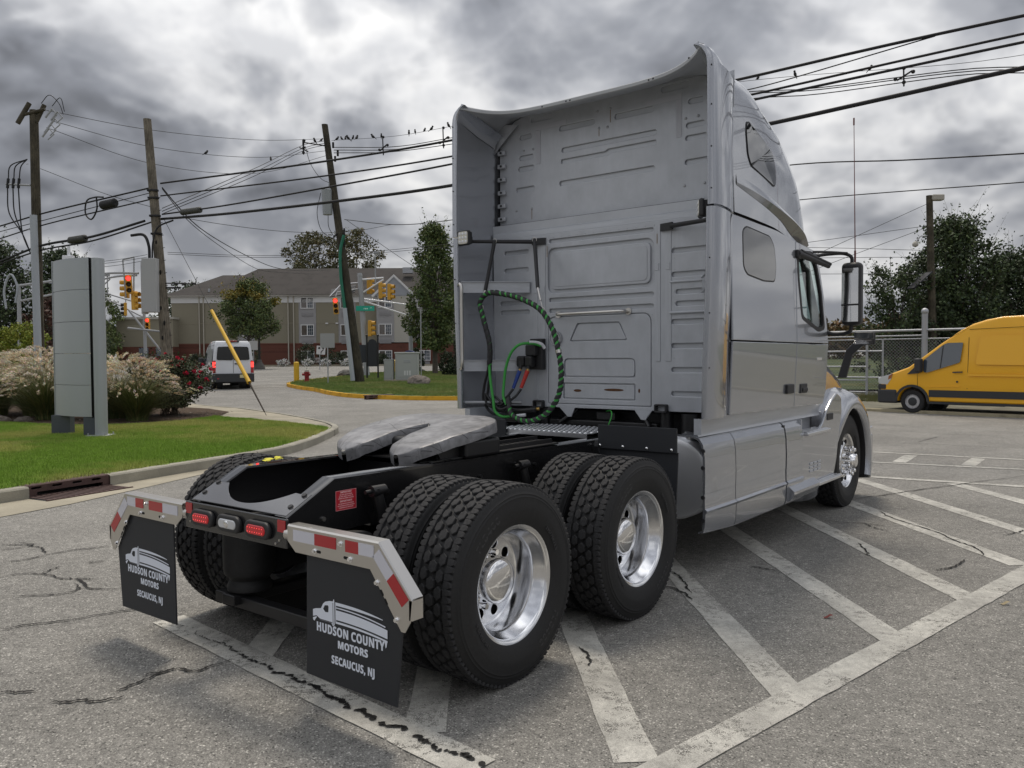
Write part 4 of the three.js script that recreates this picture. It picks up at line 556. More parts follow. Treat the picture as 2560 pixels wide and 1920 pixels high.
// ---- roof shell
const RZ = [[-2.75, 1.222, 3.925, 14], [-3.2, 1.215, 3.985, 10], [-3.6, 1.198, 3.96, 7], [-4.1, 1.165, 3.86, 6], [-4.6, 1.11, 3.66, 5], [-5.0, 1.02, 3.36, 4.2], [-5.28, 0.86, 3.05, 3.6], [-5.44, 0.55, 2.88, 3]];
const roofAt = (z) => { for (let i = 0; i < RZ.length - 1; i++) if (z <= RZ[i][0] + 1e-9 && z >= RZ[i + 1][0] - 1e-9) { const t = (RZ[i][0] - z) / (RZ[i][0] - RZ[i + 1][0]), s = t; return RZ[i].map((v, k) => { const a = RZ[Math.max(0, i - 1)][k], b = v, c = RZ[i + 1][k], d = RZ[Math.min(RZ.length - 1, i + 2)][k]; return k === 0 ? z : 0.5 * ((2 * b) + (-a + c) * s + (2 * a - 5 * b + 4 * c - d) * s * s + (-a + 3 * b - 3 * c + d) * s * s * s); }); } return RZ[0]; };
const YB = 2.80, roofX = (z, y) => { const [, W, top, n] = roofAt(z), k = clamp((y - YB) / (top - YB), 0, 1); return W * Math.pow(1 - Math.pow(k, n), 1 / n) * (1 - 0.028 * k); };
{
  const rows = []; for (let i = 0; i <= 54; i++) { const z = -2.75 - 2.69 * i / 54, [, W, top, n] = roofAt(z), row = []; const base = z > -4.2 ? YB - 0.005 * sst(-2.75, -3.75, z) - 0.04 * sst(-3.6, -4.25, z) : YB - 0.045 - 0.075 * sst(-4.25, -4.8, z); for (let j = 0; j <= 64; j++) { const u = j / 64, th = u * Math.PI, c = Math.cos(th), s = Math.sin(th), k = Math.pow(s, 2 / n); const y = j === 0 || j === 64 ? base : YB + (top - YB) * k; row.push([Math.sign(c) * W * Math.pow(Math.abs(c), 2 / n) * (1 - 0.028 * k), y, z]); } rows.push(row); }
  T('roof_shell', loft(rows), M.paint);
  T('roof_lining', [loft(rows.slice(3).map((r) => r.map(([x, y, z]) => [x * 0.97, y - 0.03, z])))], M.plastic);
  // swept band under the side of the roof: undercut ledge
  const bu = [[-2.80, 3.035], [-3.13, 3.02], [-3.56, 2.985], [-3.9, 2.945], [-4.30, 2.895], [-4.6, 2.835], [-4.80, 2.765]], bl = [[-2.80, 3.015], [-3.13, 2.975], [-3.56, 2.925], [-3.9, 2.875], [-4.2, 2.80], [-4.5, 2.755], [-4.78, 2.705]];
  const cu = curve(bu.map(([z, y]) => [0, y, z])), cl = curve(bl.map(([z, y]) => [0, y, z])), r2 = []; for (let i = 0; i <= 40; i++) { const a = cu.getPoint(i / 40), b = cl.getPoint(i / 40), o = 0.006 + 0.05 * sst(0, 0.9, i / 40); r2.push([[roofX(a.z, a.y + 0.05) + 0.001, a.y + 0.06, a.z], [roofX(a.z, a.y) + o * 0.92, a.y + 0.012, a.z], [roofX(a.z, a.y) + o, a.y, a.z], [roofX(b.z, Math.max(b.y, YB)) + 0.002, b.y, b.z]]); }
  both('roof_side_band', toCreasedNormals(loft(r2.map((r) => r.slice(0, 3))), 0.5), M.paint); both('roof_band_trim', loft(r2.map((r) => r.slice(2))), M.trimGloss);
  // upper sleeper window follows the shell
  const wp = (o) => { const base = roundPoly([[-3.045, 3.545], [-3.03, 3.47], [-3.055, 3.30], [-3.12, 3.225], [-3.69, 3.155], [-3.745, 3.20], [-3.735, 3.32], [-3.66, 3.43], [-3.50, 3.475], [-3.10, 3.56]], 0.03, 4); const cx = -3.38, cy = 3.35; const pts = base.map(([z, y]) => [z + (z - cx) * o, y + (y - cy) * o * 2]); const n = pts.length, P = []; const q = (z, y, d) => [roofX(z, y) + d, y, z]; const lift = o > 0 ? 0.004 : 0.008; for (let i = 0; i < n; i++) { const a = pts[i], b = pts[(i + 1) % n]; P.push(...q(cx, cy, lift), ...q(...a, lift), ...q(...b, lift)); } const g = new THREE.BufferGeometry(); g.setAttribute('position', new THREE.Float32BufferAttribute(P, 3)); const q2 = mergeVertices(g); q2.computeVertexNormals(); return clean(q2); };
  both('roof_window_seal', wp(0.03), M.plastic); both('roof_window', wp(0), M.glassDark);
  // windscreen, header and pillars
  const ws = (k, z0, zb) => Array.from({ length: 17 }, (_, i) => { const t = i / 16 * 2 - 1; return [t * k, 0, z0 - zb * (1 - t * t)]; });
  const lo = ws(1.12, -5.13, 0.32).map((p) => [p[0], 1.90, p[2]]), hi = ws(1.06, -4.83, 0.36).map((p) => [p[0], 2.70, p[2]]); T('windscreen', loft([lo, hi]), M.glass);
  T('windscreen_surround', [tube(lo, 0.03, 24, 8), tube(hi, 0.035, 24, 8), rod([1.12, 1.9, -5.13], [1.06, 2.7, -4.83], 0.045), rod([-1.12, 1.9, -5.13], [-1.06, 2.7, -4.83], 0.045)], M.black);
  T('dashboard', [rb(-1.1, 1.1, 1.5, 1.86, -5.35, -4.98, 0.06)], M.plastic); const sw = T('steering_wheel', [new THREE.TorusGeometry(0.22, 0.016, 10, 32).rotateX(-0.9).translate(-0.5, 1.86, -4.78), rod([-0.5, 1.86, -4.78], [-0.5, 1.65, -5.05], 0.03)], M.black);
  for (const s of [1, -1]) T('cab_seat', [rb(s * 0.28, s * 0.78, 1.45, 1.65, -4.75, -4.25, 0.06), rb(s * 0.30, s * 0.76, 1.62, 2.30, -4.32, -4.16, 0.06)], M.plastic);
  T('sleeper_curtain', bb(-1.1, 1.1, 1.26, 2.9, -4.02, -4.0), M.plastic);
}
// ---- side and roof extenders behind the sleeper
{
  const plan = [[1.202, -2.752], [1.222, -2.70], [1.252, -2.58], [1.272, -2.46], [1.279, -2.36], [1.272, -2.295], [1.258, -2.266], [1.240, -2.258], [1.212, -2.259], [1.204, -2.270], [1.206, -2.30], [1.212, -2.40], [1.200, -2.55], [1.172, -2.70], [1.165, -2.76]];
  const sec = (y, f, yf) => plan.map(([x, z]) => [x + f, yf ? yf(z) : y, z]);
  const lowR = [1.222, 1.24, 1.5, 1.805, 2.1, 2.45, 2.74, 2.772].map((y) => sec(y, -0.034 + 0.036 * sst(1.2, 2.6, y)));
  const cap = (r) => { const s = shp(r.map(([x, , z]) => [x, -z])); const g = new THREE.ShapeGeometry(s).rotateX(-Math.PI / 2); const p = g.attributes.position; for (let i = 0; i < p.count; i++) p.setY(i, r[0][1]); return g; };
  both('side_extender', [toCreasedNormals(loft(lowR, true), 0.7), cap(lowR[0]), cap(lowR[lowR.length - 1])], M.paint);
  const upR = [2.786, 2.82, 3.1, 3.4, 3.65, 3.80].map((y) => sec(y, 0.012 - 0.006 * (y - 2.78))); for (const [y, o] of [[3.85, 0.000], [3.885, -0.012], [3.915, -0.032], [3.94, -0.062], [3.957, -0.098]]) upR.push(sec(0, o, (z) => y - 0.37 * clamp(-2.26 - z, 0, 1))); upR.push(plan.map(([x, z]) => [x * 0.3 + 0.775, 3.968 - 0.37 * clamp(-2.26 - z, 0, 1), z]));
  both('roof_extender', [toCreasedNormals(loft(upR, true), 0.7), cap(upR[0])], M.paint);
  for (const y of [1.6, 2.0, 2.4, 2.9, 3.2, 3.5, 3.78]) both('extender_bolt', new THREE.SphereGeometry(0.006, 8, 6).translate(1.24 + (y > 2.8 ? 0.012 : 0), y, -2.256), M.plastic);
  // trailing lip across the roof
  const N = 48, top = [], rear = [], und = []; for (let i = 0; i <= N; i++) { const x = -1.16 + 2.32 * i / N, q = Math.abs(x) / 1.16, y = 3.876 + 0.082 * q ** 4, z = -2.50 + 0.235 * q ** 6; const yr = 3.935 - 0.12 * q ** 8; top.push([[x, yr + 0.03, -2.92], [x, yr * 0.6 + y * 0.4 + 0.012, -2.72 + 0.08 * q ** 6], [x, y + 0.012, z - 0.06], [x, y, z]]); und.push([[x, y - 0.034, z - 0.002], [x, y - 0.045, z - 0.08], [x, yr - 0.020, -2.70], [x, yr + 0.02, -2.85]]); rear.push([[x, y, z], [x, y - 0.006, z + 0.004], [x, y - 0.030, z + 0.004], [x, y - 0.034, z - 0.002]]); }
  T('roof_lip', [loft(top), loft(und)], M.paintDull); T('roof_lip_edge', toCreasedNormals(loft(rear), 0.5), M.lip);
  for (const x of [-0.42, -0.17, -0.13, 0.62, 0.66, 1.02]) { const q = Math.abs(x) / 1.135; T('lip_bolt', new THREE.SphereGeometry(0.008, 8, 6).scale(1, 1, 0.5).translate(x, 3.876 + 0.082 * q ** 4 - 0.018, -2.50 + 0.235 * q ** 6 + 0.004), M.plastic); }
  for (const s of [1, -1]) { T('lip_gusset', ex(shp([[0.92, 3.86], [1.20, 3.90], [1.20, 3.62], [1.12, 3.70]].map(([x, y]) => [s * x, y])), 0.01).translate(0, 0, -2.80), M.paintDull); for (let i = 0; i < 7; i++) { const c = T('extender_clip', rb(s * 1.085, s * 1.17, 2.86 + i * 0.125, 2.90 + i * 0.125, -2.832, -2.80, 0.006), M.paintDull); part('clip_bolt', rod([s * 1.125, 2.88 + i * 0.125, -2.802], [s * 1.125, 2.88 + i * 0.125, -2.79], 0.012, 0.010, 8), M.plastic, c); } }
}
// ---- fittings on the back of the sleeper
const slab = (p, q, y0, y1, t = 0.006) => { const dx = q[0] - p[0], dz = q[1] - p[1], L = Math.hypot(dx, dz); return bx(L, y1 - y0, t).rotateY(-Math.atan2(dz, dx)).translate((p[0] + q[0]) / 2, (y0 + y1) / 2, (p[1] + q[1]) / 2); };
for (const [y0, y1] of [[2.285, 2.375], [1.568, 1.66]]) T('extender_bracket', [slab([-1.2, -2.30], [-0.72, -2.705], y0, y1), slab([-1.2, -2.30], [-0.72, -2.705], y1, y1 + 0.006, 0.03), slab([-1.2, -2.30], [-0.72, -2.705], y0 - 0.006, y0, 0.03)], M.paintDull);
T('extender_bracket', [slab([1.2, -2.32], [0.98, -2.70], 2.19, 2.30), slab([1.2, -2.32], [0.98, -2.70], 2.30, 2.306, 0.03), slab([1.2, -2.32], [0.98, -2.70], 2.184, 2.19, 0.03)], M.paintDull);
T('grab_handle', tube([[-1.19, 2.352, -2.26], [-1.15, 2.352, -2.235], [-1.135, 2.32, -2.23], [-1.135, 2.2, -2.23], [-1.135, 1.75, -2.235], [-1.135, 1.62, -2.235], [-1.15, 1.59, -2.245], [-1.19, 1.585, -2.27]], 0.0155, 48, 10), M.steel);
T('extender_strut', [rod([-1.19, 1.275, -2.32], [-0.74, 1.275, -2.60], 0.016)], M.galv);
const bar = (p, q) => [rod(p, q, 0.016, 0.020, 10), (() => { const a = V(...p), b = V(...q), e = b.clone().add(b.clone().sub(a).setLength(0.13)); return slab([q[0] - (e.x - q[0]) * 0.1, q[2]], [e.x, Math.max(e.z, -2.715)], q[1] - 0.03, q[1] + 0.03, 0.016); })()];
T('hose_hanger_bar', bar([-1.19, 2.755, -2.38], [-0.66, 2.735, -2.68]), M.plastic); T('hose_hanger_bar', bar([1.2, 2.70, -2.40], [0.72, 2.735, -2.68]), M.plastic);
{ const lamp = (x, y, z, ry) => { const g = new THREE.Group(); g.name = 'work_lamp'; g.position.set(x, y, z); g.rotation.y = ry; truck.add(g); part('lamp_housing', [rb(-0.068, 0.068, -0.068, 0.068, -0.03, 0.012, 0.02, 4), ...Array.from({ length: 7 }, (_, i) => bx(0.006, 0.11, 0.03, -0.048 + i * 0.016, 0, -0.04))], M.plastic, g); part('lens', ex(shp(rrect(-0.056, 0.056, -0.056, 0.056, 0.018, 4)), 0.006, 0.002, 1).translate(0, 0, 0.010), M.lampGlass = M.lampGlass || phy([0.60, 0.58, 0.50], 0.25, { clearcoat: 1 }), g); for (let i = 0; i < 9; i++) part('diode', new THREE.SphereGeometry(0.013, 10, 8).scale(1, 1, 0.4).translate(-0.035 + (i % 3) * 0.035, -0.035 + Math.floor(i / 3) * 0.035, 0.016), M.white, g); part('lamp_arm', [bb(-0.02, 0.02, -0.02, 0.02, -0.10, -0.03)], M.plastic, g); };
  lamp(-1.15, 2.772, -2.285, 0.0); lamp(1.13, 2.775, -2.33, -1.05); T('lamp_bracket', bb(1.15, 1.22, 2.765, 2.80, -2.36, -2.32), M.plastic); }
// spiral wrapped hose bundle and loose lines
{
  const h = new THREE.Group(); h.name = 'air_line_set'; h.userData.label = 'looped black and green wrapped air lines'; truck.add(h);
  const loop = curve([[-0.95, 1.62, -2.40], [-0.94, 1.80, -2.39], [-1.0, 2.03, -2.38], [-1.04, 2.19, -2.38], [-0.96, 2.265, -2.38], [-0.77, 2.25, -2.38], [-0.55, 2.19, -2.38], [-0.36, 2.09, -2.38], [-0.24, 1.93, -2.38], [-0.18, 1.75, -2.38], [-0.15, 1.55, -2.38], [-0.18, 1.36, -2.38], [-0.31, 1.20, -2.38], [-0.51, 1.13, -2.38], [-0.70, 1.18, -2.40], [-0.765, 1.32, -2.43]]);
  part('hose_core', tube(loop, 0.019, 160, 10), M.green, h);
  const L = loop.getLength(), n = 2200, fr = loop.computeFrenetFrames(n, false), rows = [], pitch = 0.062; for (let i = 0; i <= n; i++) { const u = i / n, p = loop.getPointAt(u), ph = u * L / pitch * 2 * Math.PI, a = fr.normals[i], b = fr.binormals[i], t = fr.tangents[i]; const o = a.clone().multiplyScalar(Math.cos(ph)).add(b.clone().multiplyScalar(Math.sin(ph))); const w = u < 0.14 ? 0.031 : 0.021; rows.push([[-w, 0.019], [-w * 0.8, 0.0245], [w * 0.8, 0.0245], [w, 0.019]].map(([s, r]) => { const q = p.clone().addScaledVector(o, r).addScaledVector(t, s); return [q.x, q.y, q.z]; })); }
  part('spiral_wrap', loft(rows), M.plastic, h);
  part('electric_cable', [tube([[-0.56, 1.79, -2.66], [-0.60, 1.81, -2.58], [-0.67, 1.80, -2.48], [-0.735, 1.736, -2.45], [-0.80, 1.60, -2.45], [-0.825, 1.45, -2.45], [-0.825, 1.33, -2.44], [-0.78, 1.26, -2.43]], 0.0125, 50, 8), tube([[-0.955, 1.64, -2.40], [-0.945, 1.50, -2.40], [-0.91, 1.30, -2.40], [-0.89, 1.20, -2.40], [-0.83, 1.155, -2.42], [-0.70, 1.165, -2.5]], 0.0125, 40, 8)], M.green, h);
  part('plug_sleeve', [tube([[-0.535, 1.765, -2.68], [-0.55, 1.80, -2.66], [-0.58, 1.818, -2.62], [-0.62, 1.822, -2.55]], 0.0155, 16, 8), rod([-0.72, 1.16, -2.49], [-0.64, 1.17, -2.53], 0.016)], M.white, h);
  part('air_hose', [tube([[-0.79, 1.40, -2.54], [-0.83, 1.33, -2.50], [-0.95, 1.24, -2.44], [-1.0, 1.26, -2.42], [-1.02, 1.36, -2.42], [-0.96, 1.30, -2.42], [-0.85, 1.22, -2.42], [-0.74, 1.25, -2.42]], 0.0115, 60, 8), tube([[-0.70, 1.40, -2.54], [-0.74, 1.33, -2.50], [-0.86, 1.26, -2.44], [-0.95, 1.28, -2.43], [-0.93, 1.33, -2.43], [-0.82, 1.27, -2.43]], 0.0115, 50, 8), tube([[-0.96, 1.66, -2.41], [-0.99, 1.56, -2.42], [-1.05, 1.42, -2.44], [-1.06, 1.30, -2.44], [-0.98, 1.18, -2.46], [-0.80, 1.16, -2.52]], 0.0125, 50, 8), tube([[-0.955, 1.66, -2.42], [-0.97, 1.52, -2.43], [-1.01, 1.40, -2.45], [-1.02, 1.28, -2.46], [-0.93, 1.20, -2.5], [-0.72, 1.20, -2.58]], 0.0125, 50, 8)], M.plastic, h);
  part('blue_grip', rod([-0.745, 1.565, -2.58], [-0.79, 1.405, -2.54], 0.020, 0.015, 12), M.blue, h); part('red_grip', rod([-0.655, 1.565, -2.58], [-0.70, 1.41, -2.54], 0.021, 0.016, 12), M.redHose, h);
  part('brass_fitting', [rod([-0.742, 1.59, -2.585], [-0.746, 1.56, -2.58], 0.014), rod([-0.652, 1.59, -2.585], [-0.656, 1.56, -2.58], 0.014), rod([-0.64, 1.215, -2.55], [-0.54, 1.225, -2.6], 0.015)], M.brass, h);
  const gb = T('gladhand_box', [rb(-0.69, -0.55, 1.575, 1.855, -2.72, -2.66, 0.008), rb(-0.70, -0.59, 1.70, 1.80, -2.67, -2.60, 0.012)], M.plastic); part('gladhand', [rb(-0.79, -0.70, 1.60, 1.70, -2.67, -2.58, 0.02, 3), rod([-0.742, 1.65, -2.60], [-0.742, 1.58, -2.585], 0.022, 0.018, 12), rb(-0.69, -0.61, 1.60, 1.70, -2.66, -2.57, 0.02, 3), rod([-0.652, 1.65, -2.60], [-0.652, 1.58, -2.585], 0.022, 0.018, 12)], M.black, gb);
  for (const [a, b, c] of [[[-0.965, 2.745, -2.50], [-1.02, 2.30, -2.43], [-1.04, 2.16, -2.39]], [[-0.60, 2.735, -2.62], [-0.42, 2.29, -2.42], [-0.345, 2.10, -2.385]]]) { part('hanger_spring', [rod(a, b, 0.017, 0.017, 10)], M.plastic, h); part('hanger_hook', [rod(b, V(...b).lerp(V(...c), 0.6), 0.010, 0.010, 8), rod(V(...b).lerp(V(...c), 0.6), c, 0.004), new THREE.TorusGeometry(0.026, 0.004, 6, 16).translate(c[0], c[1] - 0.015, c[2])], M.steel, h); part('hanger_ring', new THREE.TorusGeometry(0.022, 0.0035, 6, 16).translate(a[0], a[1] + 0.005, a[2]), M.steel, h); }
  for (const u of [0.28, 0.60, 0.985]) { const p = loop.getPointAt(u), t = loop.getTangentAt(u); part('hose_clamp', rod(p.clone().addScaledVector(t, -0.014), p.clone().addScaledVector(t, 0.014), 0.027, 0.027, 12), u > 0.5 && u < 0.7 ? M.steel : M.plastic, h); }
}
// under the sleeper: gussets, mounts, dark underside
for (const [x0, x1, xm] of [[-0.425, -0.235, -0.31], [0.345, 0.535, 0.43]]) T('cab_gusset', ex(shp([[x0, 1.252], [x1, 1.252], [xm + 0.03, 1.155], [xm - 0.01, 1.155]]), 0.012, 0.003, 1).translate(0, 0, -2.735), M.paintDull);
for (const x of [-0.62, 0.62]) T('cab_mount', ex(shp(rrect(x - 0.055, x + 0.055, 1.225, 1.295, 0.012, 3), [rrect(x - 0.042, x + 0.042, 1.238, 1.282, 0.008, 3)]), 0.05, 0.003, 1).translate(0, 0, -2.725), M.plastic);
T('cab_suspension', [rb(-0.55, 0.55, 1.07, 1.13, -2.86, -2.76, 0.015), rod([-0.62, 1.06, -2.8], [-0.62, 1.24, -2.8], 0.055, 0.055, 16), rod([0.62, 1.06, -2.8], [0.62, 1.24, -2.8], 0.055, 0.055, 16), rod([0.86, 1.0, -2.75], [0.86, 1.22, -2.75], 0.075, 0.075, 16), bb(-0.06, 0.12, 1.14, 1.2, -2.9, -2.8), rod([-0.4, 1.10, -2.72], [-0.25, 1.22, -2.78], 0.02), rod([0.5, 1.10, -2.72], [0.4, 1.22, -2.78], 0.02)], M.black);
T('rear_air_valve', [rb(-0.85, -0.72, 1.10, 1.22, -2.62, -2.5, 0.02), rod([-0.75, 1.2, -2.5], [-0.55, 1.22, -2.56], 0.022)], M.black);
T('green_air_line', tube([[0.05, 1.215, -2.78], [0.12, 1.22, -2.74], [0.15, 1.18, -2.70], [0.13, 1.10, -2.68]], 0.006, 20, 6), M.green);
T('underbody_dark_box', [bb(-1.0, 1.0, 0.95, 1.20, -3.2, -2.98)], M.plastic);  // added plain dark box, stands in for the shaded underbody

// ---- side fairings and steps
{
  const prof = [[1.150, 0.335], [1.192, 0.345], [1.206, 0.40], [1.212, 0.520], [1.218, 0.528], [1.224, 0.540], [1.206, 0.556], [1.204, 0.66], [1.203, 0.664], [1.206, 0.668], [1.208, 0.80], [1.204, 0.94], [1.190, 1.03], [1.160, 1.075], [1.110, 1.092], [0.98, 1.096], [0.98, 1.085], [1.10, 1.08], [1.15, 1.06], [1.175, 1.02], [1.188, 0.94], [1.19, 0.55], [1.185, 0.36], [1.150, 0.35]];
  const run = (z0, z1, f = () => [0, 0], n = 6) => { const rows = []; for (let i = 0; i <= n; i++) { const t = i / n, z = mix(z0, z1, t); rows.push(prof.map(([x, y]) => { const [dx, dy] = f(t, y); return [x + dx, y + dy, z]; })); } const cap = (r) => { const g = new THREE.ShapeGeometry(shp(r.map(([x, y]) => [x, y]))).translate(0, 0, r[0][2]); return g; }; return [toCreasedNormals(loft(rows, true), 0.35), cap(rows[0]), cap(rows[n])]; };
  both('rear_side_fairing', run(-2.285, -2.822, (t, y) => [-0.012 * (1 - t) ** 2, 0.03 * (1 - t) * (y < 0.5 ? 1 : 0)]), M.paint);
  both('tank_side_fairing', run(-2.834, -3.952, (t, y) => [0, 0]), M.paint);
  both('front_side_fairing', run(-3.985, -4.42), M.paint);
  for (const y of [0.985, 0.86, 0.64, 0.47]) both('fairing_bolt', [new THREE.CylinderGeometry(0.016, 0.016, 0.008, 14).rotateX(Math.PI / 2).translate(1.180, y, -2.281)], M.plastic);
  both('fairing_gap_shade', bb(1.17, 1.185, 0.36, 1.06, -3.99, -3.95), M.plastic);  // dark strip stands in for the shade in the gap between fairing panels
  const panel = [[-4.42, 0.36], [-5.40, 0.44], [-5.50, 0.60], [-5.60, 0.92], [-5.68, 1.08], [-5.66, 1.24], [-5.50, 1.30], [-5.34, 1.235], [-5.16, 1.13], [-5.02, 1.0], [-4.90, 0.955], [-4.42, 0.955]];
  const pl = ex(shp(roundPoly(panel.map(([z, y]) => [-z, y]), 0.03, 3)), 0.03, 0.010, 3).rotateY(Math.PI / 2).translate(1.172, 0, 0);
  both('step_side_fairing', pl, M.paint);
  both('upper_step', [rb(1.06, 1.245, 0.925, 0.955, -5.17, -4.47, 0.008), ...Array.from({ length: 4 }, (_, i) => rb(1.075 + i * 0.04, 1.10 + i * 0.04, 0.953, 0.962, -5.16, -4.50, 0.003))], M.aluDull);
  both('step_riser', [bb(1.03, 1.05, 0.95, 1.20, -5.2, -4.42), bb(1.03, 1.19, 0.95, 1.085, -4.44, -4.42)], M.paintDull);
  both('lower_step', [rb(1.12, 1.262, 0.418, 0.450, -5.50, -4.75, 0.008), ...Array.from({ length: 4 }, (_, i) => rb(1.135 + i * 0.03, 1.155 + i * 0.03, 0.449, 0.457, -5.49, -4.78, 0.003))], M.aluDull);
  both('lower_step_sill', [ex(shp([[1.19, 0.36], [1.225, 0.37], [1.262, 0.43], [1.262, 0.455], [1.21, 0.50], [1.19, 0.50]]), 0.72).translate(0, 0, -4.75), ], M.paint);
  both('side_vent', Array.from({ length: 9 }, (_, i) => rb(1.20, 1.209, 0.56 + (i % 3) * 0.035, 0.582 + (i % 3) * 0.035, -4.72 - Math.floor(i / 3) * 0.12, -4.63 - Math.floor(i / 3) * 0.12, 0.003)), M.paintDull);
  both('step_pocket', rb(1.19, 1.21, 1.03, 1.10, -5.36, -5.16, 0.012, 2), M.plastic);
  // front fender: bulging arch round the steer wheel
  const rows = []; for (let i = 0; i <= 34; i++) { const th = mix(200, -28, i / 34) * Math.PI / 180, f = sst(0.62, 1, i / 34), cx = -f * 0.10; const c = [[1.165, 0.592], [1.20, 0.60], [1.222, 0.635], [1.212, 0.70], [1.165, 0.765], [1.05, 0.815], [0.82, 0.85]]; const bulk = 1 + 0.03 * Math.sin(clamp((i / 34 - 0.15) / 0.6) * Math.PI); rows.push(c.map(([x, r], k) => { const q = k < 2 ? r : 0.6 + (r - 0.6) * bulk; return [x + cx - (i > 26 ? (i - 26) * 0.018 : 0), 0.50 + q * Math.sin(th), -6.175 + q * Math.cos(th) * 1.0 * 1]; })); }
  both('front_fender', loft(rows), M.paint);
  both('wheel_well', loft(rows.map((r) => [r[0], [0.62, r[0][1], r[0][2]]])), M.plastic);
  both('fender_lamp', [rb(1.10, 1.22, 0.82, 0.86, -6.88, -6.70, 0.015, 3)], M.chrome);
  // bonnet and bumper
  const bon = [[-5.12, 1.06, 1.93], [-5.6, 1.04, 1.86], [-6.2, 0.98, 1.74], [-6.8, 0.90, 1.56], [-7.05, 0.84, 1.36], [-7.12, 0.80, 0.95]].map(([z, w, y]) => Array.from({ length: 25 }, (_, j) => { const th = j / 24 * Math.PI, c = Math.cos(th), s = Math.sin(th); return [Math.sign(c) * w * Math.pow(Math.abs(c), 0.45), 0.95 + (y - 0.95) * Math.pow(s, 0.45), z]; })); T('bonnet', loft(bon), M.paint);
  T('front_bumper', [rb(-1.16, 1.16, 0.30, 0.78, -7.16, -6.95, 0.06, 4)], M.paint); T('radiator_grille', [rb(-0.55, 0.55, 0.75, 1.35, -7.14, -7.08, 0.03)], M.chrome);
  both('pillar_foot', [rb(1.06, 1.17, 1.42, 1.92, -5.24, -5.10, 0.04, 3)], M.black);
}
// ---- mirrors and aerial
for (const s of [1, -1]) {
  const m = new THREE.Group(); m.name = 'door_mirror'; truck.add(m); if (s < 0) m.scale.x = -1;
  part('mirror_housing', [rb(1.352, 1.540, 1.985, 2.605, -5.21, -5.075, 0.045, 4)], M.plastic, m);
  part('mirror_glass', [bb(1.368, 1.520, 2.195, 2.545, -5.078, -5.072)], M.chrome, m); part('spot_mirror', [bb(1.368, 1.520, 2.02, 2.178, -5.078, -5.072)], M.chrome, m);
  part('mirror_bezel', [bb(1.36, 1.53, 2.18, 2.193, -5.080, -5.069)], M.plastic, m);
  part('mirror_arm', [tube([[1.17, 2.66, -4.84], [1.26, 2.69, -5.0], [1.38, 2.695, -5.12], [1.435, 2.66, -5.14], [1.44, 2.58, -5.14]], 0.017, 30, 8), tube([[1.16, 1.94, -5.12], [1.26, 1.905, -5.15], [1.38, 1.91, -5.15], [1.43, 1.93, -5.14], [1.44, 2.02, -5.14]], 0.02, 30, 8), tube([[1.16, 2.68, -4.60], [1.27, 2.70, -4.9], [1.40, 2.70, -5.12]], 0.012, 20, 8)], M.plastic, m);
  part('mirror_foot', [rb(1.14, 1.21, 1.86, 2.06, -5.16, -5.03, 0.03, 3)], M.plastic, m);
  part('rain_visor', [rod([1.215, 2.625, -4.22], [1.30, 2.555, -4.86], 0.03, 0.022, 8), rb(1.19, 1.235, 2.58, 2.66, -4.32, -4.20, 0.02, 3), rod([1.215, 2.655, -4.32], [1.31, 2.575, -4.88], 0.02, 0.018, 8)], M.plastic, m);
  part('hood_mirror', [rb(0.985, 1.225, 1.815, 1.97, -6.96, -6.90, 0.03, 3)], M.plastic, m); part('hood_mirror_glass', (() => { const g = new THREE.PlaneGeometry(0.222, 0.138, 14, 10), p = g.attributes.position; for (let i = 0; i < p.count; i++) p.setZ(i, -0.45 * (p.getX(i) ** 2 + p.getY(i) ** 2)); g.computeVertexNormals(); return g.translate(1.105, 1.893, -6.888); })(), M.chrome, m); part('hood_mirror_arm', [ex(shp([[0.80, 1.42], [0.90, 1.42], [0.97, 1.70], [1.08, 1.80], [1.14, 1.82], [1.0, 1.86], [0.90, 1.76]]), 0.05, 0.01, 2).translate(0, 0, -6.95)], M.plastic, m);
  if (s > 0) part('whip_aerial', [rod([1.47, 2.60, -5.14], [1.47, 2.72, -5.14], 0.010), rod([1.47, 2.72, -5.14], [1.45, 4.02, -5.14], 0.0055, 0.003, 6), rod([1.45, 3.95, -5.14], [1.45, 4.02, -5.14], 0.008)], std([0.16, 0.05, 0.045], 0.5), m);
}

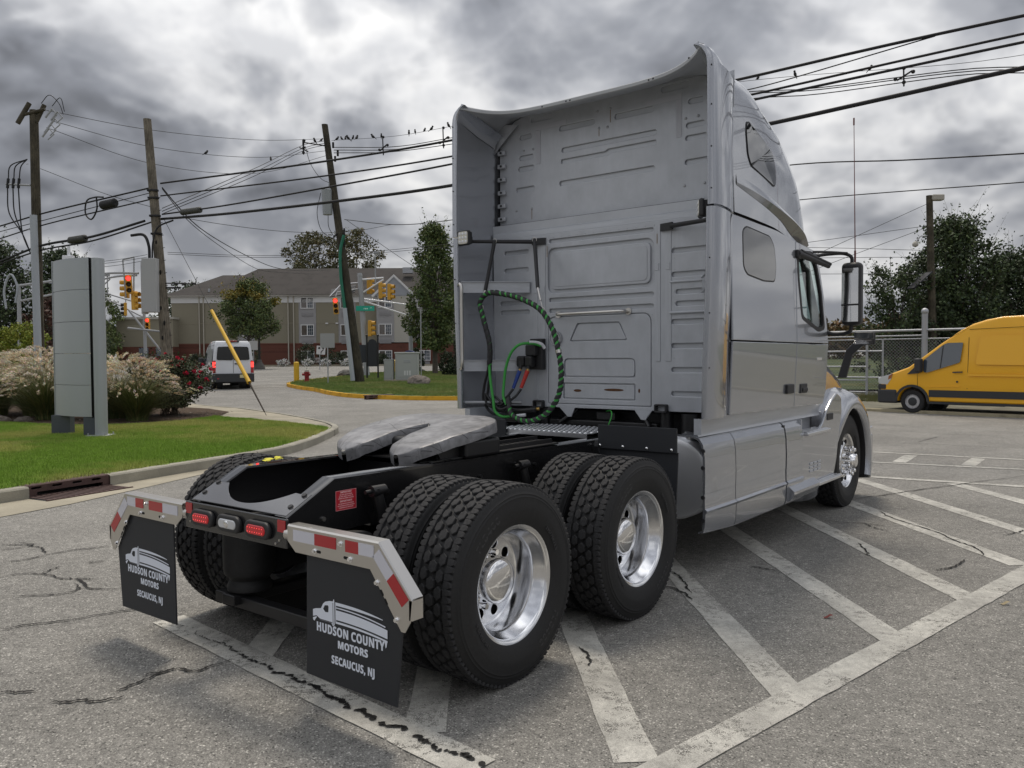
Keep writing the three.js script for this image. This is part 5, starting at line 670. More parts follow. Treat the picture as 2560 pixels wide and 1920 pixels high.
// ------------------------------------------------------------------ street materials
const woodTex = tex(512, (u, v) => { const a = tn(u, v, 4, 5, 0.6, 51), f = tn((u * 8) % 1, v * 0.5, 8, 4, 0.6, 52); const c = 0.42 + (a - 0.5) * 0.3 + (f - 0.5) * 0.34; return [c * 1.04, c, c * 0.93]; });
Object.assign(M, {
  woodGrey: std([0.95, 0.90, 0.82], 0.95, { map: woodTex }), woodDark: std([0.30, 0.285, 0.23], 0.95, { map: woodTex }), woodOld: std([0.40, 0.375, 0.30], 0.95, { map: woodTex }),
  conduit: std([0.40, 0.43, 0.47], 0.5), greyPaint: std([0.34, 0.35, 0.365], 0.55), signGrey: phy([0.40, 0.42, 0.445], 0.42, { metalness: 0.35 }), signLeg: std([0.07, 0.08, 0.095], 0.5),
  wire: std([0.012, 0.012, 0.014], 0.7), birdM: std([0.018, 0.017, 0.018], 0.8), signalYellow: std([0.60, 0.32, 0.035], 0.5), signalBlack: std([0.012, 0.012, 0.012], 0.6),
  redLit: std([0.9, 0.05, 0.03], 0.4, { emissive: lin(1, 0.035, 0.03), emissiveIntensity: 2.2 }), lensOff: std([0.03, 0.022, 0.014], 0.25), yellowPaint: std([0.66, 0.40, 0.02], 0.55), hydRed: std([0.28, 0.012, 0.02], 0.5),
  beige: std([0.235, 0.215, 0.16], 0.9), beigeLite: std([0.40, 0.385, 0.34], 0.9), hotelGrey: std([0.30, 0.295, 0.30], 0.9), trimWhite: std([0.62, 0.62, 0.62], 0.7), brick: std([0.125, 0.045, 0.030], 0.9, { map: coarse }), shingle: std([0.040, 0.035, 0.032], 0.95, { map: coarse }),
  pane: phy([0.05, 0.065, 0.085], 0.08, { clearcoat: 1 }), paneCurtain: phy([0.10, 0.085, 0.075], 0.15, { clearcoat: 1 }), stone: std([0.19, 0.165, 0.145], 0.95, { map: coarse, bumpMap: bumpFine, bumpScale: 0.02 }), stoneGrey: std([0.13, 0.125, 0.115], 0.95, { map: coarse, bumpMap: bumpFine, bumpScale: 0.02 }),
  solar: std([0.012, 0.014, 0.02], 0.6), greenSign: std([0.0, 0.30, 0.22], 0.5), mailBlue: std([0.015, 0.035, 0.20], 0.4), greenGuard: std([0.01, 0.15, 0.09], 0.5), tyreCar: std([0.018, 0.018, 0.019], 0.85), vanTrim: std([0.030, 0.032, 0.036], 0.6),
});
const rodS = (p, q, r, r2 = r, n = 8) => rod(S(...p), S(...q), r, r2, n);
const orient = (g, a, d, y = 0) => { g.rotateY(TURN); const p = S(a, y, d); return g.translate(...p); };

// ------------------------------------------------------------------ overhead wires, each a cable of its own
const WIRELABEL = { main: 'thick black communication cable crossing the whole sky behind the truck roof', left: 'black cable strung between the two wooden poles behind the grey sign', prim: 'thin bare power line running from the pole crossarms to the leaning pole', serv: 'single twisted service wire across the open sky', tap: 'power line rising from the weathered pole to the leaning pole', thin: 'thin top wire with small birds sitting on it', sp: 'insulated power line held in spacer brackets', diag: 'slack wire sagging up to the highest cable', rp: 'thin wire fixed to the far wooden lamp pole', drop: 'sagging service drop from the weathered pole to the hotel roof', low: 'low pair wire crossing in front of the hotel roof', lowL: 'fine wire between the grey sign and the weathered pole', serv2: 'service wire tied to the leaning pole', guy: 'steel guy wire from the weathered pole down to the lawn' };
const WIRENOTE = { main: ['topmost thick black cable passing behind the sleeper roof', 'second thick black cable below the topmost one behind the sleeper roof', 'third thick black cable carrying the long splice case', 'lowest and thickest black cable passing behind the sleeper'], left: ['upper cable with the slack loop between the two wooden poles', 'thin cable under the looped cable between the two wooden poles', 'third cable down between the two wooden poles', 'thick low cable entering the grey box on the weathered pole', 'lowest cable between the wooden poles under the splice case'], prim: ['topmost bare power line from the crossarms to the leaning pole', 'middle bare power line from the crossarms to the leaning pole', 'lowest bare power line from the crossarms to the leaning pole'], serv: ['thin wire dropping from the tall green pole to the weathered pole', 'twisted service wire from the leaning pole across the sky past the cab', 'single service wire above the door mirror and lamp pole'], sp: ['upper insulated line held in the spacer brackets', 'middle insulated line held in the spacer brackets', 'lower insulated line held in the spacer brackets'], drop: ['thicker sagging service drop from the weathered pole to the hotel roof', 'thin sagging service drop from the weathered pole to the hotel roof'], serv2: ['slack wire from the weathered pole tied to the leaning pole', 'wire slanting from the leaning pole down behind the tall tree'] };
const wireCurves = {};
for (const [k, r, pts] of WIRES) {
  const c = curve(pts); (wireCurves[k] ||= []).push(c);
  const p = k === 'main' || k === 'sp' || k === 'thin' ? (() => { const a = pts[pts.length - 2], b = pts[pts.length - 1], dx = b[0] - a[0], q = [...pts]; q.push([b[0] + 9, b[1] + (b[1] - a[1]) / dx * 6, b[2] + (b[2] - a[2]) / dx * 9]); q.push([b[0] + 22, b[1] + 1.3, b[2] + (b[2] - a[2]) / dx * 22]); return q; })() : pts;
  solo('overhead_cable', tube(p, r, Math.max(12, p.length * 8), 6), M.wire, (WIRENOTE[k] || [])[wireCurves[k].length - 1] || WIRELABEL[k], 'cable', WIRENOTE[k] ? 'overhead cables' : 'overhead lines, ' + WIRELABEL[k].split(' ').slice(0, 3).join(' '));
}
// birds on the wires
{ const bird = mg([new THREE.SphereGeometry(0.07, 8, 6).scale(0.75, 0.8, 1.35).rotateX(-0.7), new THREE.SphereGeometry(0.042, 8, 6).translate(0, 0.085, 0.055), rod([0, -0.03, -0.06], [0, -0.12, -0.16], 0.022, 0.010, 5), rod([0, 0.085, 0.09], [0, 0.08, 0.125], 0.012, 0.003, 5)]);
  const spots = []; const th = wireCurves.thin[0]; for (const u of [0.012, 0.022, 0.030, 0.036, 0.046, 0.054, 0.088, 0.105, 0.16, 0.172, 0.19, 0.203, 0.235, 0.247, 0.30, 0.335]) spots.push(th.getPointAt(u)); for (const u of [0.62, 0.70, 0.745, 0.83]) spots.push(th.getPointAt(u)); for (const u of [0.55, 0.80, 0.90, 0.96]) spots.push(wireCurves.tap[0].getPointAt(u)); spots.push(wireCurves.prim[1].getPointAt(0.45));
  for (const p of spots) { const o = solo('perched_bird', bird, M.birdM, 'small dark bird perched on an overhead wire', 'bird', 'birds on the overhead wires'); o.position.set(p.x, p.y + 0.075, p.z); o.rotation.y = rnd() * 6.28; o.scale.setScalar(rr(0.95, 1.3)); } }

// ------------------------------------------------------------------ poles
const taper = (p, q, r0, r1, n = 16) => { const rows = [], a = V(...p), b = V(...q); for (let i = 0; i <= 14; i++) { const c = a.clone().lerp(b, i / 14), r = mix(r0, r1, i / 14); rows.push(Array.from({ length: n + 1 }, (_, j) => { const th = j / n * 2 * Math.PI, k = r * (1 + 0.03 * Math.sin(th * 3 + i * 0.4)); return [c.x + k * Math.cos(th), c.y, c.z + k * Math.sin(th)]; })); } const g = loft(rows.reverse()); const u = g.attributes.uv; for (let i = 0; i < u.count; i++) u.setY(i, u.getY(i) * 8); return mg([g, new THREE.CircleGeometry(r1, n).rotateX(-Math.PI / 2).translate(b.x, b.y, b.z)]); };
{ // green brown pole with conduit and pothead crossarms
  const t = thing('utility_pole', 'tall greenish wooden pole with grey conduit and a cluster of cutouts on top', 'utility pole', SG(-17.5, 30, 0.1)); const L = (n, g, m) => part(n, g, m, t); t.rotation.y = TURN;
  L('pole_shaft', taper([0, -0.3, 0], [0.03, 10.75, 0], 0.19, 0.145), M.woodOld);
  L('riser_conduit', [rod([0.09, 0, 0.19], [0.02, 6.9, 0.17], 0.13, 0.125, 14)], M.conduit); L('conduit_sleeve', [rod([0.09, 0, 0.19], [0.08, 2.6, 0.19], 0.10, 0.10, 14)], std([0.16, 0.19, 0.24], 0.5));
  L('crossarm', [rod([-0.46, 10.22, 0.2], [-0.10, 11.0, 0.05], 0.085, 0.085, 8)], M.woodOld); L('crossarm', [rod([0.12, 10.3, 0.05], [0.42, 10.95, 0.0], 0.08, 0.08, 8)], M.woodOld); L('crossarm', rod([-0.3, 10.55, 0.12], [0.5, 10.75, 0.12], 0.06), M.woodOld);
  for (const [x, y] of [[0.75, 10.55], [0.85, 10.2], [0.62, 9.85], [0.95, 10.45], [0.7, 10.0]]) { L('cutout_fuse', [rod([x - 0.25, y - 0.1, 0.1], [x, y + 0.22, 0.1], 0.035), rod([x, y + 0.22, 0.1], [x + 0.18, y, 0.1], 0.02), rod([x + 0.18, y, 0.1], [x - 0.05, y - 0.2, 0.1], 0.02)], M.greyPaint); }
  for (const x of [-0.95, -0.75, -0.55]) L('pothead', [rod([x, 7.9, 0.1], [x + 0.04, 8.25, 0.1], 0.05), tube([[x + 0.04, 8.25, 0.1], [x + 0.12, 8.7, 0.1], [-0.2, 8.95, 0.1]], 0.02, 12, 6), tube([[x, 7.9, 0.1], [x + 0.05, 7.0, 0.12], [-0.4, 6.2, 0.15], [-0.12, 5.5, 0.17]], 0.022, 20, 6)], M.wire);
  L('pothead_bracket', [rod([-1.0, 8.05, 0.1], [-0.1, 8.0, 0.1], 0.035)], M.greyPaint); L('jumper_wire', [tube([[0.3, 11.0, 0], [0.6, 11.3, 0], [0.95, 11.0, 0], [1.1, 10.6, 0]], 0.014, 20, 5), tube([[0.7, 10.9, 0], [1.0, 11.2, 0], [1.15, 10.7, 0]], 0.014, 16, 5)], M.wire);
  L('cable_loop', tube([[-1.05, 3.5, 0.2], [-1.1, 4.2, 0.2], [-0.85, 4.75, 0.2], [-0.62, 4.3, 0.2], [-0.7, 3.7, 0.2]], 0.04, 30, 8), M.conduit);
  for (let i = 0; i < 5; i++) L('pole_step', rod([-0.22 + (i % 2) * 0.28, 4 + i * 1.2, 0.0], [-0.3 + (i % 2) * 0.48, 4 + i * 1.2, 0.0], 0.012), M.galv);
}
{ // weathered pole in front, with the grey cable box
  const t = thing('utility_pole', 'weathered pale wooden pole with a grey cable box, rising behind the rose bush', 'utility pole', SG(-11.55, 27.5, 0.05), TURN); const L = (n, g, m) => part(n, g, m, t);
  L('pole_shaft', taper([0, -0.4, 0], [-0.66, 9.75, 0], 0.205, 0.125), M.woodGrey); const at = (y) => -0.66 * y / 9.75;
  L('cable_box', [rb(at(4) - 0.50, at(4) - 0.02, 3.25, 5.05, 0.10, 0.42, 0.02)], std([0.40, 0.405, 0.41], 0.5)); L('box_trim', [rb(at(4) - 0.56, at(4) - 0.44, 3.2, 4.95, 0.06, 0.36, 0.02)], std([0.46, 0.46, 0.47], 0.5));
  L('box_riser', tube([[at(5) - 0.25, 5.0, 0.2], [at(5) - 0.27, 5.5, 0.2], [at(5) - 0.45, 5.85, 0.15], [at(5) - 0.9, 5.85, 0.1]], 0.05, 24, 8), M.wire); L('box_riser', tube([[at(5) - 0.14, 5.0, 0.25], [at(5) - 0.1, 5.6, 0.25], [at(6) + 0.12, 6.1, 0.2], [at(6) + 0.6, 6.35, 0.1]], 0.03, 24, 8), M.wire);
  for (let i = 0; i < 16; i++) { const y = 0.8 + i * 0.42; L('pole_hook', rod([at(y) + 0.15, y, 0.06], [at(y) + 0.25, y + 0.02, 0.10], 0.010, 0.010, 5), M.wire); }
  for (const y of [5.9, 6.5, 7.1, 7.35]) L('cable_clamp', [rb(at(y) - 0.16, at(y) + 0.2, y - 0.035, y + 0.035, 0.04, 0.17, 0.015)], M.wire); L('service_bracket', [rb(at(4.1) + 0.15, at(4.1) + 0.65, 4.06, 4.12, 0, 0.06, 0.01), rod([at(4.3) + 0.12, 4.25, 0.03], [at(4.3) + 1.1, 4.22, 0.03], 0.02), ...[0.45, 0.7, 1.05].map((x) => rod([at(4.3) + x, 4.23, 0.03], [at(4.3) + x + 0.12, 4.22, 0.03], 0.04))], M.wire);
  L('knot_hole', [[1.6, 0.03], [2.4, -0.05], [2.9, 0.05], [3.4, -0.02], [4.6, 0.06], [1.1, 0.05], [5.6, 0.0]].map(([y, x]) => new THREE.SphereGeometry(0.05, 8, 6).scale(0.7, 1.7, 0.4).translate(at(y) + x, y, mix(0.205, 0.125, y / 9.75) - 0.01)), M.dark).userData.kind = 'stuff';
  L('bracket_arm', [rod([at(2.6), 2.6, 0.1], [-1.55, 2.75, -0.2], 0.035), rod([at(1.6), 1.7, 0.1], [-1.5, 3.35, -0.2], 0.035)], M.greyPaint);
}
// splice cases on the cables
{ const pc = (k, i, u, label, L = 0.55, r = 0.11, dy = -0.06, m = M.wire) => { const c = wireCurves[k][i], p = c.getPointAt(u), t = c.getTangentAt(u); const a = p.clone().addScaledVector(t, -L / 2), b = p.clone().addScaledVector(t, L / 2); a.y += dy; b.y += dy; const o = thing('splice_case', label, 'splice case', [p.x, p.y, p.z]); const rel = (v) => v.clone().sub(p); part('case_body', [rod(rel(a), rel(b), r, r, 14)], m, o); part('case_cap', rod(rel(a).addScaledVector(t, -0.03), rel(a), r * 0.75, r, 14), m, o); part('case_cap', rod(rel(b), rel(b).addScaledVector(t, 0.03), r, r * 0.75, 14), m, o); };
  pc('main', 2, 0.065, 'long grey green splice case hung right of the weathered pole', 0.95, 0.10, -0.02, std([0.05, 0.052, 0.045], 0.6)); pc('left', 0, 0.18, 'short fat black splice case left of the weathered pole', 0.62, 0.15, -0.22); pc('left', 3, 0.30, 'dark splice case on the lowest cable beside the pole box', 0.75, 0.13, 0.0, std([0.045, 0.046, 0.04], 0.6));
  const c = wireCurves.left[0], p = c.getPointAt(0.24); solo('cable_slack_loop', tube([p.clone().add(V(0.6, 0.05, 0)), p.clone().add(V(0.0, 0.12, 0)), p.clone().add(V(-0.65, 0.05, 0)), p.clone().add(V(-0.75, -0.35, 0)), p.clone().add(V(-0.3, -0.62, 0)), p.clone().add(V(0.12, -0.3, 0)), p.clone().add(V(0.1, 0.1, 0))], 0.028, 50, 7), M.wire, 'black slack loop of cable hanging from the upper cable', 'cable loop'); }
{ // leaning pole with transformer
  const t = thing('leaning_utility_pole', 'dark leaning wooden pole with a transformer can and a green cable guard', 'utility pole', SG(-8.4, 45, 0.14), TURN); const L = (n, g, m) => part(n, g, m, t), at = (y) => -1.82 * y / 14.2;
  L('pole_shaft', taper([0, -0.4, 0], [at(14.2), 14.2, 0], 0.27, 0.17), M.woodDark); L('transformer', [rod([at(10) - 0.42, 9.25, 0.1], [at(10.7) - 0.36, 10.6, 0.1], 0.26, 0.29, 18)], std([0.28, 0.30, 0.31], 0.5)); L('transformer_lid', [rod([at(10.7) - 0.36, 10.6, 0.1], [at(10.7) - 0.35, 10.7, 0.1], 0.30, 0.24, 18)], M.greyPaint); L('bushing', [rod([at(10.7) - 0.25, 10.7, 0.1], [at(10.7) - 0.22, 11.0, 0.1], 0.05, 0.03)], M.greyPaint);
  L('cable_guard', [rod([-0.38, 0.1, 0.3], [at(4.2) - 0.25, 4.1, 0.28], 0.13, 0.12, 12)], M.conduit); L('green_cable_guard', [tube([[at(4.2) - 0.25, 4.1, 0.28], [at(6) - 0.22, 6, 0.28], [at(7.5) - 0.02, 7.3, 0.28], [at(8.3) + 0.28, 8.1, 0.28]], 0.085, 30, 10)], M.greenGuard);
  L('insulator_bracket', [rod([at(13.2) - 1.25, 13.2, 0.1], [at(13.2), 13.0, 0.1], 0.035), ...[[at(13.2) - 1.3, 13.2], [at(12.9) + 0.3, 13.05], [at(12.9) + 0.55, 12.6], [at(12.9) + 0.4, 12.3]].map(([x, y]) => rod([x, y - 0.15, 0.1], [x, y + 0.15, 0.1], 0.06))], M.wire); L('service_rack', [rod([at(7.8) + 0.2, 7.5, 0.1], [at(7.8) + 0.2, 8.5, 0.1], 0.05), rod([at(8) - 0.35, 8.0, 0.2], [at(8) - 0.15, 8.2, 0.2], 0.05)], M.wire);
  L('drop_wire', [tube([[at(10.3) - 0.75, 10.45, 0.1], [at(10) - 1.0, 9.3, 0.1], [at(8.5) - 0.9, 8.3, 0.1], [at(8) - 0.3, 7.9, 0.1]], 0.018, 24, 6), tube([[at(9.2) - 0.5, 9.2, 0.1], [at(9) - 0.5, 8.6, 0.1], [at(8) - 0.3, 7.95, 0.1]], 0.018, 20, 6), tube([[at(13.2) - 1.2, 13.0, 0.1], [at(12) - 1.05, 12.0, 0.1], [at(11) - 0.6, 11.2, 0.1], [at(10.7) - 0.22, 11.0, 0.1]], 0.016, 24, 6)], M.wire);
}
// spacer brackets on the insulated lines
for (const [k, u, l] of [['sp', 0.105, 'black spacer bracket crowded with clamps right of the leaning pole'], ['sp', 0.222, 'black spacer bracket beside the sleeper roof edge'], ['sp', 0.865, 'slim spacer bracket in the open sky right of the truck']]) { const a = wireCurves.thin[0].getPointAt(u), b = wireCurves.sp[2].getPointAt(u); const o = thing('line_spacer', l, 'line spacer', [b.x, b.y, b.z]); const e = a.clone().sub(b); part('spacer_arm', [rod([0, -0.15, 0], [e.x * 0.3, e.y, e.z * 0.3], 0.03), rod([-0.25, 0.12, 0], [0.3, 0.38, 0], 0.035)], M.wire, o); for (const [x, y] of [[0, 0], [-0.3, 0.18], [0.32, 0.33], [0, e.y]]) part('spacer_clamp', new THREE.SphereGeometry(0.075, 8, 6).translate(x, y, 0), M.wire, o); }
{ const t = wireCurves.tap; const a = t[0].getPointAt(0.80), b = t[2].getPointAt(0.80); const o = thing('line_spacer', 'black spacer bracket left of the leaning pole top', 'line spacer', [b.x, b.y, b.z]); part('spacer_arm', [rod([0, -0.2, 0], [a.x - b.x, a.y - b.y + 0.3, a.z - b.z], 0.035), rod([-0.3, 0.2, 0], [0.35, -0.1, 0], 0.035)], M.wire, o); for (const y of [-0.1, 0.15, 0.5]) part('spacer_clamp', new THREE.SphereGeometry(0.08, 8, 6).translate(0.1 * y, y, 0), M.wire, o); }
{ // guy guard: yellow sleeve on the anchor wire
  const g = wireCurves.guy[0], a = g.getPointAt(0.985), b = g.getPointAt(0.52), q = g.getPointAt(0.86); const o = thing('guy_guard', 'long yellow plastic guard sleeve on the guy wire beside the white van', 'guy guard', [q.x, q.y, q.z]); const R = (p) => p.clone().sub(q); part('guard_sleeve', [rod(R(q), R(b), 0.062, 0.05, 12)], M.yellowPaint, o); part('guard_foot', [rod(R(g.getPointAt(0.84)), R(q), 0.05, 0.066, 12)], M.yellowPaint, o); part('anchor_rod', [rod(R(a), R(q), 0.02, 0.025, 8)], std([0.05, 0.04, 0.03], 0.8), o); }
{ // right hand pole with lamp, panel
  const t = thing('lamp_pole', 'wooden pole with flood light, small lamp arm and tilted solar panel beyond the fence', 'lamp pole', SG(19.6, 38), TURN); const L = (n, g, m) => part(n, g, m, t);
  L('pole_shaft', taper([0.2, 0, 0], [-0.1, 9.0, 0], 0.2, 0.14), M.woodOld); L('flood_light', [rb(-0.05, 0.5, 8.75, 9.02, -0.1, 0.25, 0.05)], M.beigeLite); L('lamp_arm', [rod([-0.02, 7.15, 0], [-0.55, 7.1, 0.1], 0.02), rod([-0.55, 7.1, 0.1], [-0.75, 6.85, 0.1], 0.03)], M.galv); L('lamp_globe', smooth(lathe([[0.0001, 0.12], [0.07, 0.10], [0.14, 0.0], [0.12, -0.1], [0.0001, -0.16]], 16), 0.8).translate(-0.78, 6.75, 0.1), M.beigeLite); L('panel_mount', [rod([0.05, 4.7, 0], [-0.5, 4.55, 0.05], 0.025), rod([0.05, 5.1, 0], [-0.4, 5.05, 0.05], 0.025)], M.galv); const sp = L('solar_panel', bx(1.15, 0.05, 0.75).rotateZ(0.72).translate(-0.55, 5.05, 0.05), M.solar);
}
// ------------------------------------------------------------------ grey pylon sign on the lawn
{
  const t = thing('pylon_sign', 'tall blank grey curved pylon sign standing on the lawn', 'sign', S(-8.36, 0.15, 16.45), TURN); const L = (n, g, m) => part(n, g, m, t);
  L('end_column', [smooth(new THREE.CylinderGeometry(0.112, 0.112, 3.60, 28).scale(1, 1, 1.35).translate(0.0, 1.80, 0), 0.5)], M.signGrey);
  const bow = (x) => -0.75 * (x / 1.3) ** 2 + 0.09;     // front bows forward, far end drops back
  for (let k = 0; k < 5; k++) { const y0 = 0.40 + k * 0.645, y1 = y0 + 0.637, rows = []; for (let j = 0; j <= 1; j++) rows.push(Array.from({ length: 17 }, (_, i) => { const x = -0.15 - 1.14 * i / 16; return [x, j ? y1 : y0, bow(x)]; })); const back = rows.map((r) => r.map(([x, y, z]) => [x, y, z - 0.22])); const top = [rows[1], back[1]], bot = [rows[0], back[0]]; L('sign_panel', [loft(rows), loft(back), loft(top), loft(bot)], M.signGrey); }
  L('column_gap_shade', [bb(-0.155, -0.11, 0.38, 3.55, -0.15, 0.05)], M.dark); L('edge_trim', [bb(-1.305, -1.288, 0.05, 3.63, bow(-1.29) - 0.24, bow(-1.29) + 0.01)], M.signGrey);  // black strip painted in as the shade of the gap beside the column
  for (const [x0, x1] of [[-1.27, -0.88], [-0.34, -0.12]]) L('sign_leg', [bb(x0, x1, 0, 0.40, bow((x0 + x1) / 2) - 0.20, bow((x0 + x1) / 2) - 0.02)], M.signLeg);
  L('base_flange', [rb(-0.22, 0.2, -0.0, 0.03, -0.2, 0.22, 0.008)], M.galv); L('base_flange', [rb(-1.42, -1.1, 0, 0.02, -0.95, -0.6, 0.006)], M.galv); for (const [x, z] of [[-0.18, 0.18], [0.16, 0.18], [0.16, -0.16]]) L('anchor_bolt', rod([x, 0.03, z], [x, 0.075, z], 0.014), M.galv);
}
// ------------------------------------------------------------------ traffic signals
const sigG = { body: rb(-0.17, 0.17, -0.54, 0.54, -0.12, 0.10, 0.03, 2), visor: (() => { const g = new THREE.CylinderGeometry(0.145, 0.145, 0.26, 18, 1, true, -2.3, 4.6).rotateX(Math.PI / 2).rotateZ(Math.PI); return g; })(), lens: new THREE.SphereGeometry(0.14, 16, 10, 0, 6.29, 0, 1.2).rotateX(Math.PI / 2).scale(1, 1, 0.25) };
function head(parent, pos, turn, lit = -1, tilt = 0, blackFace = false) {
  const h = part('signal_head', sigG.body, M.signalYellow, parent, lit >= 0 ? 'yellow signal head showing red' : 'yellow signal head seen from behind or aside'); h.position.set(...pos); h.rotation.set(0, turn, tilt);
  for (let i = 0; i < 3; i++) { const v = part('visor', sigG.visor, blackFace ? M.signalBlack : M.signalYellow, h); v.position.set(0, 0.345 - i * 0.345, 0.22); const l = part('lens', sigG.lens, i === lit ? M.redLit : M.lensOff, h); l.position.set(0, 0.345 - i * 0.345, 0.09); }
  return h;
}
{ // mast left, behind the pylon sign
  const t = thing('signal_mast', 'grey signal mast with long double arm, half hidden behind the pylon sign', 'traffic signal', SG(-28.5, 47), TURN); const L = (n, g, m = M.greyPaint) => part(n, g, m, t);
  L('mast_post', rod([0, 0, 0], [0, 5.85, 0], 0.13, 0.10, 12)); L('mast_arm', [rod([0, 5.75, 0], [2.4, 6.05, 0.1], 0.07, 0.07), tube([[2.4, 6.05, 0.1], [4.2, 6.32, 0.1], [5.6, 6.45, 0.1], [7.0, 6.42, 0.1]], 0.065, 20, 8)]); L('mast_arm', [rod([0, 4.85, 0], [2.6, 5.35, 0.1], 0.06, 0.06), tube([[2.6, 5.35, 0.1], [4.6, 6.0, 0.1], [5.8, 6.25, 0.1], [6.9, 6.3, 0.1]], 0.055, 20, 8)]); L('arm_strut', [rod([4.8, 5.6, 0.1], [5.35, 6.1, 0.1], 0.04)]);
  L('head_hanger', [rod([6.1, 7.2, 0.1], [6.75, 7.35, 0.1], 0.045), rod([6.1, 7.2, 0.1], [6.25, 5.0, 0.1], 0.045), rod([6.75, 7.35, 0.1], [6.7, 5.2, 0.1], 0.045)]);
  head(t, [6.55, 5.75, 0.35], 0.35, 0, 0.06); head(t, [6.75, 4.85, 0.1], 1.25, -1, 0.03); head(t, [6.2, 5.55, -0.1], -1.4); head(t, [1.0, 2.2, 0.1], 1.3); const w = L('walk_signal', [rb(1.25, 1.75, 1.65, 2.2, 0.0, 0.3, 0.03)], M.signalBlack); L('camera_box', [rb(2.7, 3.3, 7.05, 7.45, 0, 0.3, 0.04), rod([3, 7.45, 0.1], [3, 8.0, 0.1], 0.09)], M.white);
}
{ const t = thing('signal_mast', 'slim grey signal mast with sloping arms and a red head by the weathered pole', 'traffic signal', SG(-30.7, 68), TURN); const L = (n, g, m = M.greyPaint) => part(n, g, m, t);
  L('mast_post', rod([0, 0, 0], [-0.1, 6.2, 0], 0.14, 0.11, 12)); L('mast_arm', [rod([0, 5.7, 0], [-3.9, 6.9, 0], 0.06, 0.06)]); L('mast_arm', [rod([0, 4.6, 0], [-3.9, 6.6, 0], 0.06, 0.06)]); L('arm_strut', rod([-1.6, 5.4, 0], [-1.6, 6.2, 0], 0.04)); L('lamp_arm', [rod([-3.1, 6.6, 0], [-3.1, 8.1, 0], 0.05), rb(-3.4, -2.9, 8.1, 8.4, -0.1, 0.2, 0.05)]); head(t, [0.32, 4.05, 0.25], 0.2, 0); head(t, [-1.55, 5.35, 0.2], -1.2, -1, 0, true); head(t, [-4.0, 5.8, 0.2], 0.9, -1, 0, true); }
{ const t = thing('signal_mast', 'thick grey signal mast with solar panel and three yellow heads beside the leaning pole', 'traffic signal', SG(-10.2, 55, 0.14), TURN); const L = (n, g, m = M.greyPaint) => part(n, g, m, t);
  L('mast_post', [rod([0.35, 0, 0], [-0.05, 6.75, 0], 0.20, 0.165, 14), rod([-0.05, 6.75, 0], [-0.06, 6.95, 0], 0.18, 0.15, 14)]); L('mast_arm', rod([0.05, 6.5, 0], [1.55, 6.62, 0], 0.06), M.white); L('mast_arm', rod([0.1, 5.6, 0], [1.55, 6.5, 0], 0.06), M.white); L('signal_hanger', [rod([1.0, 6.1, 0], [1.0, 8.3, 0], 0.04), rb(0.9, 1.25, 8.2, 8.4, -0.1, 0.1, 0.03)]);
  head(t, [0.55, 6.1, -0.3], 2.6); head(t, [1.35, 5.75, 0.1], 1.9); head(t, [1.98, 5.65, 0.1], 1.35); head(t, [0.65, 3.2, 0.2], 1.45); head(t, [-1.45, 4.65, 1.2], 0.2, 0, 0.08);
  L('head_hanger', [rod([-1.45, 5.25, 1.2], [-1.4, 5.6, 0.9], 0.03), rod([-1.4, 5.6, 0.9], [0, 5.9, 0], 0.045)]); L('solar_panel', bx(1.7, 0.05, 1.15).rotateX(0.55).rotateZ(0.18).translate(-1.2, 5.75, 0), M.solar); L('panel_frame', [rod([-2.0, 5.35, 0.45], [-1.4, 6.25, -0.4], 0.035), rod([-1.4, 6.25, -0.4], [0, 6.35, -0.3], 0.035)], M.white);
  { const c = document.createElement('canvas'); c.width = 256; c.height = 80; const k = c.getContext('2d'); k.fillStyle = '#1fa58c'; k.fillRect(0, 0, 256, 80); k.fillStyle = '#e8f6f2'; k.font = 'bold 40px sans-serif'; k.fillText('rea', 105, 56); k.font = 'bold 26px sans-serif'; k.fillText('Ln', 195, 40); const tx = new THREE.CanvasTexture(c); tx.colorSpace = THREE.SRGBColorSpace; const sg = L('street_name_sign', [rb(-0.3, 0.95, 4.38, 4.72, 0.22, 0.24, 0.008)], M.greenSign); part('sign_face', new THREE.PlaneGeometry(1.22, 0.32).translate(0.325, 4.55, 0.2425), std(0xffffff, 0.5, { map: tx }), sg); }
}
{ const t = thing('signal_mast', 'grey signal mast with two level arms standing behind the utility cabinet', 'traffic signal', SG(-7.7, 62, 0.1), TURN); const L = (n, g, m = M.greyPaint) => part(n, g, m, t); L('mast_post', rod([0, 0, 0], [-0.05, 5.2, 0], 0.17, 0.14, 12)); L('mast_arm', rod([0, 5.15, 0], [-3.6, 5.65, 0.2], 0.06), M.white); L('mast_arm', rod([0, 4.3, 0], [-3.5, 5.45, 0.2], 0.06), M.white); }
